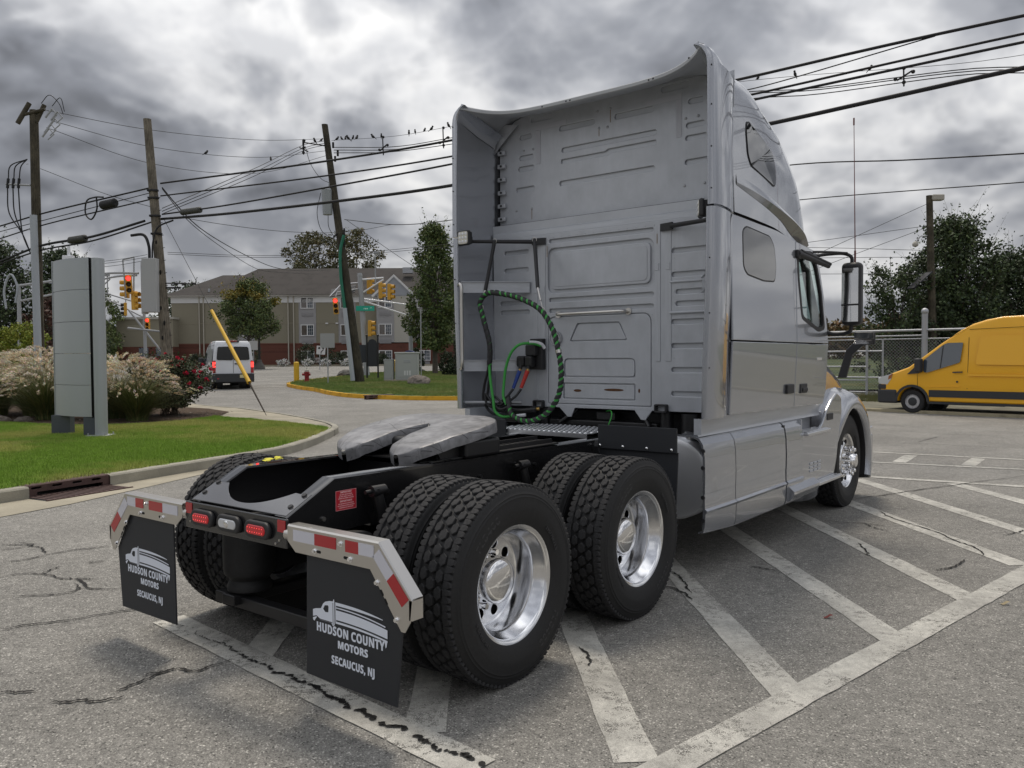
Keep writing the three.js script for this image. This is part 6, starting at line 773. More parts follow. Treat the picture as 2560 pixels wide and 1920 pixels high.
// ------------------------------------------------------------------ small street furniture on the corner lawn
{ const b = thing('bollard', 'fat yellow bollard beside the fire hydrant', 'bollard', SG(-12.5, 47, 0.1), TURN); part('bollard_post', [smooth(lathe([[0.155, -0.1], [0.155, 1.05], [0.145, 1.12], [0.10, 1.16], [0.0001, 1.17]], 22), 0.6)], M.yellowPaint, b);
  const b2 = thing('bollard', 'short yellow bollard behind the leaning pole', 'bollard', SG(-8.9, 62, 0.1), TURN); part('bollard_post', [smooth(lathe([[0.30, 0], [0.30, 0.9], [0.2, 0.98], [0.0001, 1.0]], 18), 0.6)], M.yellowPaint, b2);
  const h = thing('fire_hydrant', 'red fire hydrant with pale bonnet on the lawn edge', 'fire hydrant', SG(-11.65, 46, 0.14), TURN); part('hydrant_barrel', smooth(lathe([[0.18, 0], [0.18, 0.06], [0.125, 0.07], [0.12, 0.50], [0.165, 0.51], [0.165, 0.56], [0.13, 0.57]], 20), 0.5), M.hydRed, h); part('bonnet', smooth(lathe([[0.13, 0.57], [0.12, 0.66], [0.07, 0.72], [0.035, 0.74], [0.035, 0.80], [0.0001, 0.80]], 20), 0.5), M.beigeLite, h); part('outlet', rod([-0.26, 0.42, 0], [0.2, 0.42, 0], 0.07, 0.07, 12), M.hydRed, h); part('outlet', rod([0, 0.38, 0], [0, 0.38, 0.22], 0.085, 0.085, 12), M.hydRed, h);
  const post = (name, label, a, d, h_, w, sh, tilt, face) => { const t = thing(name, label, 'road sign', SG(a, d, 0.1), TURN); part('sign_post', [bx(0.06, h_, 0.04, 0, h_ / 2, -0.03)], M.galv, t); part('sign_plate', [ex(shp(rrect(-w / 2, w / 2, h_ - sh, h_, 0.04, 3)), 0.006).rotateZ(tilt)], face || std([0.32, 0.325, 0.325], 0.5), t); return t; };
  post('road_sign', 'blank grey back of a square sign on a steel post by the kerb', -10.0, 44, 2.75, 0.78, 0.78, 0);
  const ks = post('keep_right_sign', 'white keep right sign with a black curved arrow leaning at the crossing', -16.6, 70, 2.1, 0.76, 0.74, -0.07, std([0.6, 0.6, 0.6], 0.5));
  part('arrow', [tube([[0.02, 1.43, 0.012], [0.04, 1.6, 0.012], [0.18, 1.75, 0.012], [0.18, 1.9, 0.012]], 0.04, 12, 6).scale(1, 1, 0.15).translate(0, 0, 0.01), ex(shp([[0.05, 1.88], [0.31, 1.88], [0.18, 2.05]]), 0.004).translate(0, 0, 0.008)], M.signalBlack, ks).rotation.z = -0.07; part('median_mark', ex(shp([[-0.26, 1.82], [-0.06, 1.82], [-0.10, 2.0], [-0.22, 2.0]]), 0.004).translate(0, 0, 0.008), M.signalBlack, ks).rotation.z = -0.07;
  post('road_sign', 'small pale back of a sign beside the dark lamp post', -23.9, 75, 2.6, 0.8, 0.85, 0, std([0.42, 0.42, 0.41], 0.6));
  post('road_sign', 'thin steel post in front of the tall tree beside the cab', -5.6, 50, 4.3, 0.10, 0.3, 0);
  const wf = thing('wayfinding_sign', 'black wayfinding sign with domed top between two posts', 'sign', SG(-8.6, 50, 0.14), TURN); for (const x of [-0.34, 0.34]) { part('sign_post', [rod([x, 0, 0], [x, 2.6, 0], 0.055, 0.055, 10)], M.black, wf); part('post_finial', new THREE.SphereGeometry(0.075, 10, 8).translate(x, 2.66, 0), M.black, wf); } part('sign_board', [ex(shp([[-0.28, 0.75], [0.28, 0.75], [0.28, 2.2], [0.2, 2.36], [0.1, 2.42], [0, 2.44], [-0.1, 2.42], [-0.2, 2.36], [-0.28, 2.2]]), 0.05).translate(0, 0, -0.02)], std([0.02, 0.022, 0.028], 0.5), wf); part('hung_panel', [rb(-0.85, -0.4, 1.0, 2.1, -0.3, -0.26, 0.01)], std([0.03, 0.035, 0.045], 0.5), wf);
  const cb = thing('utility_cabinet', 'large light grey utility cabinet with a vent and white labels', 'cabinet', SG(-5.95, 46, 0.14), TURN); part('plinth', rb(-1.25, 0.7, -0.05, 0.10, -0.5, 0.5, 0.02), M.concrete, cb); part('cabinet_body', rb(-0.62, 0.64, 0.10, 1.58, -0.42, 0.42, 0.02), std([0.37, 0.38, 0.375], 0.5), cb); part('cabinet_roof', rb(-0.66, 0.68, 1.575, 1.65, -0.46, 0.46, 0.02), std([0.45, 0.46, 0.455], 0.5), cb); part('cabinet_door', rb(-0.55, 0.57, 0.25, 1.5, 0.41, 0.435, 0.01), std([0.38, 0.39, 0.385], 0.5), cb); part('vent', [rb(-0.12, 0.24, 1.05, 1.22, 0.43, 0.45, 0.01)], M.greyPaint, cb); for (let i = 0; i < 3; i++) part('label_plate', bx(0.085, 0.26, 0.005, -0.07 + i * 0.14, 0.48, 0.4375), M.trimWhite, cb);
  const c2 = thing('utility_cabinet', 'small grey cabinet standing against the large one', 'cabinet', SG(-6.95, 45.9, 0.24), TURN); part('cabinet_body', rb(-0.26, 0.26, 0, 1.12, -0.3, 0.3, 0.02), std([0.34, 0.35, 0.345], 0.5), c2); part('cabinet_roof', rb(-0.28, 0.28, 1.12, 1.16, -0.32, 0.32, 0.01), M.greyPaint, c2); part('cabinet_door', rb(-0.22, 0.22, 0.08, 1.05, 0.295, 0.312, 0.01), std([0.34, 0.35, 0.345], 0.5), c2);
  const mb = thing('mailbox', 'dark blue domed mailbox behind the utility cabinet', 'mailbox', SG(-7.5, 60, 0.1), TURN); part('box_body', [ex(shp([[-0.48, 0.3], [0.48, 0.3], [0.48, 1.25], [0.42, 1.5], [0.25, 1.66], [0, 1.72], [-0.25, 1.66], [-0.42, 1.5], [-0.48, 1.25]]), 0.8, 0.02)], M.mailBlue, mb); for (const x of [-0.4, 0.4]) part('leg', bx(0.06, 0.32, 0.06, x, 0.15, 0.4), M.mailBlue, mb);
}
function boulder(a, d, sx, sy, sz, label, m, sd) { const g = new THREE.IcosahedronGeometry(0.5, 4), p = g.attributes.position; for (let i = 0; i < p.count; i++) { const v = V(p.getX(i), p.getY(i), p.getZ(i)).normalize(); const fl = fbm(v.x * 1.5 + sd, v.y * 2.2 + v.z * 1.3, 4), k = 0.5 * (0.66 + 0.40 * Math.round(fl * 7) / 7 + 0.16 * fl + 0.10 * fbm(v.x * 5 + sd, v.z * 5 + v.y * 9, 3)); p.setXYZ(i, v.x * k * sx, Math.max(v.y * k * sy, -0.12 * sy), v.z * k * sz); } const q = toCreasedNormals(mergeVertices(g), 0.35); const o = solo('boulder', metreUV(q, 1), m, label, 'boulder'); const P = SG(a, d, 0.10 + 0.12 * sy); o.position.set(...P); o.rotation.y = TURN; }
boulder(-4.85, 42.3, 1.15, 0.85, 0.9, 'brown grey boulder in front of the utility cabinet', M.stone, 3); boulder(-11.2, 55, 1.35, 0.72, 1.1, 'dark flat boulder left of the leaning pole', M.stoneGrey, 8); boulder(-10.6, 56.2, 1.2, 0.9, 0.9, 'dark boulder behind the flat boulder', M.stoneGrey, 15);
for (const [a, d, s, l] of [[-13.9, 21.6, 0.42, 'pale garden rock at the mulch edge under the tall grass'], [-13.3, 21.0, 0.36, 'flat pale garden rock in the mulch near the grey sign'], [-12.5, 20.7, 0.34, 'low garden rock between the sign leg and the grasses'], [-14.6, 21.7, 0.45, 'rounded garden rock far along the mulch edge']]) boulder(a, d, s * 1.6, s * 0.8, s, l, M.stone, a * 3);

// ------------------------------------------------------------------ hotel beyond the crossing
{
  const B = ground(96) - 0.1, t = thing('hotel_building', 'three storey hotel with brown shingle roof, tan walls and a brick ground floor', 'building', S(-24, B, 96), TURN), L = (n, g, m) => part(n, g, m, t);
  const x0 = -16.2, x1 = 34, H = 8.35, br = 2.55;
  L('brick_base', [bb(x0, x1, 0, br, -16, 0)], M.brick); L('brick_sill', [bb(x0 - 0.03, x1, br, br + 0.12, -16, 0.06)], std([0.16, 0.07, 0.05], 0.9));
  L('tan_wall', [bb(x0, x1, br + 0.12, H, -16, 0.0)], M.beige); L('white_frieze', [bb(x0 - 0.05, x1, 7.45, 8.2, -16, 0.07)], M.trimWhite); L('gutter', [bb(x0 - 0.5, x1, 8.2, 8.36, -16.4, 0.45)], std([0.36, 0.34, 0.31], 0.7));
  // hip roofs
  const hip = (n, ex0, ex1, ez0, ez1, ye, rx0, rx1, rz, yr) => { const e = [[ex0, ye, ez1], [ex1, ye, ez1], [ex1, ye, ez0], [ex0, ye, ez0]], r = [[rx0, yr, rz], [rx1, yr, rz]]; const tri = (...p) => p.flat(); const P = [...tri(e[0], e[1], r[1]), ...tri(e[0], r[1], r[0]), ...tri(e[1], e[2], r[1]), ...tri(e[2], e[3], r[0]), ...tri(e[2], r[0], r[1]), ...tri(e[3], e[0], r[0])]; const g = new THREE.BufferGeometry(); g.setAttribute('position', new THREE.Float32BufferAttribute(P, 3)); g.computeVertexNormals(); return L(n, metreUV(clean(g), 0.15), M.shingle); };
  const rf = hip('roof', -12.8, x1 + 1, -17, 0.5, 8.37, -8.3, x1 - 6, -8, 12.35); hip('roof', x0 - 0.6, -2, -17, 0.48, 8.36, -12.9, -6, -8, 11.55); hip('roof', -2.6, 13.2, -8, 0.55, 8.38, 3.4, 8.4, -7.2, 12.1);
  part('roof_vent', [bb(10.6, 11.8, 11.3, 12.0, -5.2, -4.2)], M.galv, rf); part('roof_vent', [bb(-12, -11.8, 8.8, 9.2, -0.6, -0.4)], M.galv, rf);
  // gable bay
  L('bay_wall', [bb(8.3, 12.2, br + 0.12, 8.15, 0, 0.9)], M.beigeLite); L('bay_brick', [bb(8.3, 12.2, 0, br, 0, 0.9)], M.brick); L('bay_gable', ex(shp([[8.0, 8.1], [12.5, 8.1], [10.25, 10.45]]), 0.9).translate(0, 0, 0.0), std([0.30, 0.315, 0.345], 0.9)); for (const s of [-1, 1]) L('gable_trim', ex(shp([[10.25, 10.62], [10.25, 10.32], [10.25 + s * 2.45, 7.95], [10.25 + s * 2.65, 8.1]]), 0.12).translate(0, 0, 0.92), M.trimWhite);
  for (const x of [-2.4, -1.75, -12.9, -12.4]) L('downpipe', [rod([x, 0.1, 0.12], [x, 8.2, 0.12], 0.07, 0.07, 8)], std([0.42, 0.39, 0.33], 0.7)); for (const x of [-2.1, -12.65]) L('recess', [bb(x - 0.25, x + 0.25, br + 0.14, 7.44, 0.0, 0.02)], std([0.17, 0.155, 0.115], 0.9));
  L('belt_course', [bb(x0, x1, 5.0, 5.07, 0.0, 0.03)], std([0.26, 0.235, 0.175], 0.9));
  const cols = [[-7.4, 0], [-0.15, 0], [4.55, 0], [9.2, 0.9], [13.6, 0], [18.2, 0], [22.8, 0]];
  for (const [cx, zf] of cols) {
    L('grey_bay_panel', [bb(cx - 1.02, cx + 1.02, br + 0.13, 7.44, zf + 0.005, zf + 0.04)], M.hotelGrey);
    for (const [y, g] of [[7.35, 1], [4.12, 1], [0.95, 0]]) {
      const yb = y - (g ? 0.63 : 0.45), h = g ? 1.36 : 1.25, w = 0.78; const f = L('window', [bb(cx - w, cx + w, yb, yb + 0.1, zf + 0.04, zf + 0.14), bb(cx - w, cx + w, yb + h - 0.1, yb + h, zf + 0.04, zf + 0.14), bb(cx - w, cx - w + 0.09, yb + 0.1, yb + h - 0.1, zf + 0.04, zf + 0.14), bb(cx + w - 0.09, cx + w, yb + 0.1, yb + h - 0.1, zf + 0.04, zf + 0.14), bb(cx - 0.06, cx + 0.06, yb + 0.1, yb + h - 0.1, zf + 0.04, zf + 0.13)], M.trimWhite);
      part('pane', bb(cx - w + 0.09, cx - 0.06, yb + 0.1, yb + h - 0.1, zf + 0.045, zf + 0.07), M.paneCurtain, f); part('pane', bb(cx + 0.06, cx + w - 0.09, yb + 0.1, yb + h - 0.1, zf + 0.045, zf + 0.07), M.pane, f);
      for (const k of [1, 2]) part('muntin', bb(cx + 0.06 + k * 0.21 - 0.01, cx + 0.06 + k * 0.21 + 0.01, yb + 0.1, yb + h - 0.1, zf + 0.07, zf + 0.085), M.trimWhite, f); for (const k of [1, 2]) part('muntin', bb(cx + 0.06, cx + w - 0.09, yb + 0.1 + k * 0.38, yb + 0.12 + k * 0.38, zf + 0.07, zf + 0.085), M.trimWhite, f);
      L('vent_grille', [bb(cx - 0.68, cx + 0.68, yb - (g ? 0.95 : 0.42), yb - (g ? 0.42 : 0.1), zf + 0.04, zf + 0.075), ...[0, 1, 2].map((k) => bb(cx - 0.62, cx + 0.62, yb - (g ? 0.9 : 0.4) + k * 0.14, yb - (g ? 0.84 : 0.36) + k * 0.14, zf + 0.075, zf + 0.10))], std([0.27, 0.265, 0.27], 0.8)).userData.label = 'grey louvred vent under a window';
    }
  }
  for (const x of [2.0, 3.2]) L('wall_lamp', bb(x, x + 0.3, 4.9, 5.05, 0.02, 0.15), M.trimWhite);
  const wg = thing('hotel_wing', 'low tan flat roofed wing left of the hotel', 'building', S(-43, B, 95), TURN); part('brick_base', bb(-3, 3.6, 0, 2.3, -8, 0.6), M.brick, wg); part('tan_wall', bb(-3, 3.6, 2.3, 5.5, -8, 0.55), M.beige, wg); part('parapet', bb(-3.1, 3.7, 5.5, 5.75, -8.1, 0.7), M.beigeLite, wg); part('window', bb(-0.4, 0.7, 1.2, 2.2, 0.6, 0.66), M.pane, wg); part('window', bb(1.6, 2.6, 1.2, 2.2, 0.6, 0.66), M.pane, wg); part('faded_panel', bb(-1.8, 0.2, 4.2, 4.8, 0.55, 0.58), std([0.28, 0.26, 0.20], 0.9), wg);
  // forecourt: kerb, picket fence
  struct('forecourt_kerb', orient(bb(-20, 30, 0, 0.18, 0, 0.25), -24, 88, ground(88)), M.concrete);
  const pf = thing('picket_fence', 'low white picket fence among the flower beds in front of the hotel', 'fence', S(-24, ground(90), 90), TURN); for (let i = 0; i < 27; i++) part('picket', bx(0.08, 0.62, 0.03, 1.6 + i * 0.22, 0.62, 0), M.trimWhite, pf); for (const y of [0.5, 0.8]) part('fence_rail', bx(6.0, 0.06, 0.03, 4.5, y, -0.03), M.trimWhite, pf); for (const x of [6.8, 7.3]) part('fence_post', bx(0.3, 1.3, 0.12, x, 0.65, 0), M.trimWhite, pf);
  const ir = thing('iron_fence', 'black iron railing fence behind the corner lawn beside the cab', 'fence', S(-5.2, ground(66), 66), TURN); for (let i = 0; i < 46; i++) part('railing_bar', bx(0.035, 1.6, 0.035, -1 + i * 0.13, 0.85, 0), M.black, ir); for (const y of [0.2, 1.55]) part('railing_rail', bx(6.1, 0.05, 0.05, 2, y, 0), M.black, ir); for (const x of [0.8, 3.8]) part('gate_post', bx(0.14, 1.9, 0.14, x, 0.95, 0.1), M.trimWhite, ir);
  const bench = thing('bench', 'pale slatted bench near the iron fence beside the cab', 'bench', S(-1.9, ground(56) + 0.1, 56), TURN); part('seat', rb(-1.1, 1.1, 0.5, 0.58, -0.25, 0.25, 0.02), M.trimWhite, bench); for (const x of [-0.9, 0.9]) part('leg', rb(x - 0.08, x + 0.08, 0, 0.5, -0.2, 0.2, 0.02), M.stoneGrey, bench);
  const lp = thing('lamp_post', 'dark slim lamp post on a stone foot beside the small round tree', 'lamp post', SG(-24.3, 78), TURN); part('post', rod([0, 0.8, 0], [0.02, 7.4, 0], 0.10, 0.07, 10), M.black, lp); part('foot', smooth(lathe([[0.55, 0], [0.5, 0.3], [0.28, 0.6], [0.2, 0.9], [0.0001, 0.95]], 16), 0.7), M.stoneGrey, lp);
}
// ------------------------------------------------------------------ vans
function van(o) {
  const { L, roof, paint } = o, k = (roof - 1.36) / (2.78 - 1.36), Y = (y) => y > 1.36 ? 1.36 + (y - 1.36) * k : y, wf = 0.98, wr = L - 1.08, R = 0.42;
  const t = thing(o.name, o.label, 'van', o.pos, o.turn); const P = (n, g, m, label) => part(n, g, m, t, label);
  const half = (y) => 1.0 - Math.max(0, y - 1.15) * 0.105 - Math.max(0, y - roof + 0.35) * 0.16;
  const fit = (g, h = 1) => { const p = g.attributes.position; for (let i = 0; i < p.count; i++) p.setX(i, p.getX(i) * half(p.getY(i))); g.computeVertexNormals(); return g; };
  const arch = (c) => Array.from({ length: 13 }, (_, i) => { const a = Math.PI * (1 - i / 12); return [c + R * Math.cos(a), 0.36 + R * Math.sin(a)]; }).reverse();
  const prof = [[0.02, 0.34], [0.0, 0.62], [0.04, 0.90], [0.10, 1.02], [0.22, 1.11], [0.5, 1.22], [0.86, 1.36], [1.25, 1.66], [1.75, 2.05], [2.25, 2.41], [2.55, 2.58], [2.9, 2.69], [3.3, 2.76], [4.2, 2.785], [L - 0.35, 2.77], [L - 0.12, 2.70], [L - 0.03, 2.50], [L, 1.95], [L + 0.02, 1.2], [L + 0.02, 0.42], [L - 0.1, 0.36], ...arch(wr), ...arch(wf)].map(([x, y]) => [x, Y(y)]);
  // body: three lateral slices keep the tumblehome
  const body = ex(shp(prof), 2, 0.06, 3).translate(0, 0, -1).rotateY(Math.PI / 2); P('body', toCreasedNormals(fit(body), 0.6), paint);
  P('underbody', [bb(-0.8, 0.8, 0.32, 0.7, -L + 0.2, -0.2), rod([-0.7, 0.345, -wr], [0.7, 0.345, -wr], 0.07), bb(-0.3, 0.3, 0.25, 0.4, -3.2, -1.2)], M.vanTrim); for (const s of [-1, 1]) for (const z of [-wf, -wr]) P('wheel_arch_liner', [new THREE.CylinderGeometry(R - 0.01, R - 0.01, 0.3, 20).rotateZ(Math.PI / 2).translate(s * 0.58, 0.36, z)], M.vanTrim);
  for (const s of [-1, 1]) for (const z of [-wf, -wr]) { const w = new THREE.Group(); w.name = 'wheel'; w.position.set(s * 0.86, 0.345, z); if (s < 0) w.rotation.y = Math.PI; t.add(w); part('tyre', smooth(lathe([[0.2, -0.10], [0.30, -0.115], [0.335, -0.10], [0.346, -0.07], [0.346, 0.07], [0.335, 0.10], [0.30, 0.115], [0.21, 0.105]], 32), 0.5).rotateZ(-Math.PI / 2), M.tyreCar, w); part('rim', [smooth(lathe([[0.215, 0.10], [0.205, 0.112], [0.19, 0.09], [0.17, 0.075], [0.13, 0.085], [0.12, 0.10]], 28), 0.5).rotateZ(-Math.PI / 2), ex(shp(circ(0, 0, 0.2, 24), discHoles(0.163, 8, 0.018)), 0.01).rotateY(Math.PI / 2).translate(0.075, 0, 0)], std([0.5, 0.5, 0.52], 0.35, { metalness: 0.7 }), w); part('hub_cap', smooth(lathe([[0.125, 0.09], [0.12, 0.115], [0.08, 0.125], [0.0001, 0.128]], 20), 0.6).rotateZ(-Math.PI / 2), M.vanTrim, w); }
  const sideP = (name, pts, th, m, off = 0.002, label) => { for (const s of [-1, 1]) { const g = ex(shp(pts.map(([x, y]) => [x, Y(y)])), th).rotateY(Math.PI / 2), p = g.attributes.position; for (let i = 0; i < p.count; i++) p.setX(i, s * (half(p.getY(i)) + p.getX(i) + off - 0.0)); g.computeVertexNormals(); P(name, g, m, label); } };
  sideP('side_moulding', [[1.46, 0.50], [wr - 0.46, 0.50], [wr - 0.46, 0.70], [1.46, 0.70]], 0.02, M.vanTrim); sideP('side_moulding', [[wr + 0.46, 0.50], [L - 0.02, 0.50], [L - 0.02, 0.70], [wr + 0.44, 0.70]], 0.02, M.vanTrim); sideP('sill', [[1.42, 0.30], [wr - 0.44, 0.30], [wr - 0.44, 0.365], [1.42, 0.365]], 0.01, M.vanTrim);
  for (const c of [wf, wr]) { const a = arch(c), b = a.map(([x, y]) => { const dx = x - c, dy = y - 0.36, q = (R + 0.07) / R; return [c + dx * q, 0.36 + dy * q]; }); sideP('wheel_arch_trim', [...a, ...b.reverse()], 0.02, M.vanTrim); }
  sideP('door_window', roundPoly([[1.28, 1.56], [1.80, 1.995], [1.92, 2.055], [2.34, 2.06], [2.28, 1.50], [1.40, 1.20], [1.30, 1.22]], 0.04, 3), 0.01, M.pane); sideP('window_divider', [[1.745, 1.33], [1.775, 1.34], [1.83, 2.0], [1.80, 1.985]], 0.016, M.vanTrim); sideP('mirror_triangle', [[0.84, 1.15], [1.14, 1.18], [1.27, 1.22], [1.25, 1.54], [1.10, 1.42]], 0.012, M.vanTrim);
  sideP('door_seam', [[2.475, 0.75], [2.487, 0.75], [2.475, 2.62], [2.463, 2.60]], 0.001, M.dark, 0.0015); sideP('door_seam', [[1.14, 0.72], [1.15, 0.72], [1.13, 1.16], [1.12, 1.16]], 0.001, M.dark, 0.0015); sideP('roof_seam', [[1.75, 2.06], [2.46, 2.48], [2.46, 2.49], [1.75, 2.075]], 0.001, M.dark, 0.0015); sideP('roof_seam', [[2.48, 2.42], [L - 0.1, 2.5], [L - 0.1, 2.512], [2.48, 2.432]], 0.001, M.dark, 0.0015);
  sideP('pressed_side_panel', roundPoly([[2.68, 1.44], [L - 0.5, 1.40], [L - 0.45, 2.26], [2.78, 2.24]], 0.08, 4), 0.006, paint, 0.0); sideP('body_crease', [[2.5, 1.12], [L - 0.05, 1.10], [L - 0.05, 1.16], [2.5, 1.17]], 0.015, paint, 0.0); sideP('body_crease', [[1.5, 0.78], [2.3, 0.80], [2.3, 0.83], [1.5, 0.81]], 0.012, paint, 0); sideP('door_handle', [[2.10, 1.20], [2.36, 1.21], [2.36, 1.245], [2.10, 1.235]], 0.025, M.vanTrim); sideP('lock', circ(2.22, 0.95, 0.03, 10), 0.008, M.vanTrim);
  for (const s of [-1, 1]) P('door_mirror', [rb(s * 1.0, s * 1.24, 1.22, 1.62, -1.30, -1.12, 0.05, 3)], M.vanTrim);
  P('front_bumper', [rb(-1.03, 1.03, 0.28, 0.70, -0.55, 0.04, 0.07, 3), rb(-1.012, 1.012, 0.68, 0.86, -0.24, 0.03, 0.05, 3)], M.vanTrim); for (const s of [-1, 1]) { P('headlight', [ex(shp([[0.02, 0.86], [0.02, 1.02], [0.12, 1.08], [0.42, 1.17], [0.38, 1.02], [0.26, 0.84]]), 0.02).rotateY(Math.PI / 2).translate(s > 0 ? 0.988 : -1.008, 0, 0), rb(s * 0.55, s * 0.98, 0.88, 1.04, -0.12, 0.035, 0.03)], M.lensClear); P('indicator', ex(shp([[0.28, 0.98], [0.30, 1.10], [0.42, 1.165], [0.38, 1.03]]), 0.02).rotateY(Math.PI / 2).translate(s > 0 ? 0.990 : -1.010, 0, 0), std([0.35, 0.12, 0.03], 0.3)); }
  P('windscreen', [loft([[[-0.82, 1.40, -0.93], [0.82, 1.40, -0.93]], [[-0.72, Y(2.36), -2.17], [0.72, Y(2.36), -2.17]]])], M.pane);
  // back
  const zb = -L - 0.025; P('rear_window', [ex(shp(roundPoly([[-0.80, Y(1.52)], [-0.02, Y(1.50)], [-0.02, Y(2.40)], [-0.74, Y(2.38)]], 0.09, 4)), 0.02).translate(0, 0, zb - 0.012).rotateX(0.0)], M.vanGlass); P('rear_window', [ex(shp(roundPoly([[0.80, Y(1.52)], [0.02, Y(1.50)], [0.02, Y(2.40)], [0.74, Y(2.38)]], 0.09, 4)), 0.02).translate(0, 0, zb - 0.012)], M.vanGlass);
  P('rear_bumper', [rb(-1.0, 1.0, 0.36, 0.80, -L - 0.16, -L + 0.05, 0.04, 3)], M.vanTrim); for (const s of [-1, 1]) { const l = P('tail_light', [rb(s * 0.84, s * 0.995, 0.82, 1.46, -L - 0.035, -L + 0.06, 0.03, 3)], M.red); part('lit_lens', rb(s * 0.86, s * 0.985, 1.12, 1.38, -L - 0.042, -L - 0.03, 0.005, 2), o.lit ? M.redLit : M.red, l); P('reflector', bx(0.09, 0.05, 0.01, s * 0.75, 0.55, -L - 0.165), M.red); }
  P('door_split', [bb(-0.008, 0.008, 0.82, Y(2.45), -L - 0.03, -L - 0.02)], M.dark); P('licence_plate', [bx(0.32, 0.16, 0.01, -0.45, 0.66, -L - 0.166)], std([0.6, 0.55, 0.3], 0.5)); P('rear_handle', [rb(-0.3, -0.06, 1.26, 1.32, -L - 0.06, -L - 0.02, 0.01)], M.vanTrim); P('high_stop_light', [rb(-0.32, 0.32, roof - 0.06, roof + 0.02, -L + 0.02, -L + 0.22, 0.02, 2)], M.vanTrim); P('stop_lens', [rb(-0.2, 0.2, roof - 0.04, roof + 0.0, -L - 0.0, -L + 0.03, 0.008, 2)], M.red);
  return t;
}
M.vanGlass = std([0.012, 0.014, 0.016], 0.12); M.vanWhite = phy([0.66, 0.68, 0.72], 0.35, { clearcoat: 1, clearcoatRoughness: 0.05 }); M.vanYellow = phy([0.86, 0.44, 0.010], 0.45, { clearcoat: 0.35, clearcoatRoughness: 0.1 });
{ const p = SG(-14.1, 41, 0.0), ang = TURN + Math.PI + 0.46; const L = 5.55; const v = van({ name: 'white_van', label: 'white cargo van seen from behind, brake lights lit, driving to the crossing', L, roof: 2.46, paint: M.vanWhite, lit: true, turn: ang, pos: [p[0] + Math.sin(ang) * L, p[1], p[2] + Math.cos(ang) * L] }); for (let i = 0; i < 3; i++) part('side_lettering', bx(0.004, 0.09, 0.55 - i * 0.08, 0.905 + i * 0.012, 1.92 - i * 0.13, -4.2), M.greyPaint, v);
  for (let i = 0; i < 3; i++) part('side_lettering', bx(0.004, 0.09, 0.55 - i * 0.08, -0.905 - i * 0.012, 1.92 - i * 0.13, -4.2), M.greyPaint, v); }
van({ name: 'yellow_van', label: 'yellow high roof cargo van parked at the kerb by the chain link fence', L: 5.98, roof: 2.78, paint: M.vanYellow, lit: false, turn: Math.atan2(-0.981, -0.19), pos: [-2.42, 0, -23.95] });
// ------------------------------------------------------------------ chain link fence on the right
{
  const meshA = tex(128, (u, v) => { const a = Math.abs(((u + v) * 2 % 1) - 0.5), b = Math.abs(((u - v + 2) * 2 % 1) - 0.5); return (a > 0.44 || b > 0.44) ? 1 : 0; }, false);
  const t = thing('chain_link_fence', 'galvanised chain link fence and pipe gate with barbed wire arms behind the yellow van', 'fence', [-4.6, 0.05, -31.8], -0.06); const L = (n, g, m = M.galv) => part(n, g, m, t);
  for (const [x, h, r] of [[-3.0, 2.5, 0.045], [-0.62, 2.35, 0.05], [0.0, 2.35, 0.04], [1.55, 3.35, 0.11], [4.6, 2.45, 0.045], [7.6, 2.45, 0.045], [10.6, 2.45, 0.045], [13.6, 2.45, 0.045]]) { L('fence_post', rod([x, -0.1, 0], [x, h, 0], r, r, 10)); if (h > 2.4 && h < 3) L('barb_arm', rod([x, h, 0], [x - 0.22, h + 0.3, 0.1], 0.025)); } L('post_cap', new THREE.SphereGeometry(0.14, 12, 8).translate(1.55, 3.38, 0));
  for (const [x0, x1, y, r] of [[-6, 14, 2.66, 0.045], [-6, 14, 2.32, 0.025], [-6, 0, 1.85, 0.035], [-6, 1.5, 2.45, 0.03], [-6, -0.6, 1.22, 0.03], [-6, 1.5, 0.78, 0.03], [-6, -0.6, 0.66, 0.03], [-6, -0.6, 0.18, 0.03], [-6, 14, 0.05, 0.02], [-6, 0.0, -0.02, 0.03]]) L('fence_rail', rod([x0, y, 0.02], [x1, y, 0.02], r, r, 8));
  const g = new THREE.PlaneGeometry(20, 2.3).translate(4, 1.18, -0.03); const u = g.attributes.uv, p = g.attributes.position; for (let i = 0; i < u.count; i++) u.setXY(i, p.getX(i) / 0.26, p.getY(i) / 0.26); L('wire_mesh', g, std([0.30, 0.30, 0.31], 0.5, { alphaMap: meshA, transparent: true, metalness: 0.4 }));
}
{ const line = [[-40, -30.0], [-12, -25.0], [-3, -23.25], [1.2, -22.45], [6, -21.6], [22, -18.8]]; kerbRun(line, 'kerb_stone', M.kerbYellow2 = std([0.34, 0.30, 0.20], 0.9, { map: coarse }), 0.16, 0.09, 0, 1e9, undefined, 2.8, -1); struct('verge', metreUV(sheet([[-12, -25.2], [-3, -23.4], [1.2, -22.6], [6, -21.75], [22, -18.95], [26, -60], [-20, -60]], 0.075), 0.4), std([0.9, 0.9, 0.88], 1, { map: tex(512, (u, v) => { const a = tn(u, v, 8, 5, 0.6, 61); return [0.36 + a * 0.2, 0.35 + a * 0.2, 0.30 + a * 0.18]; }) })); }

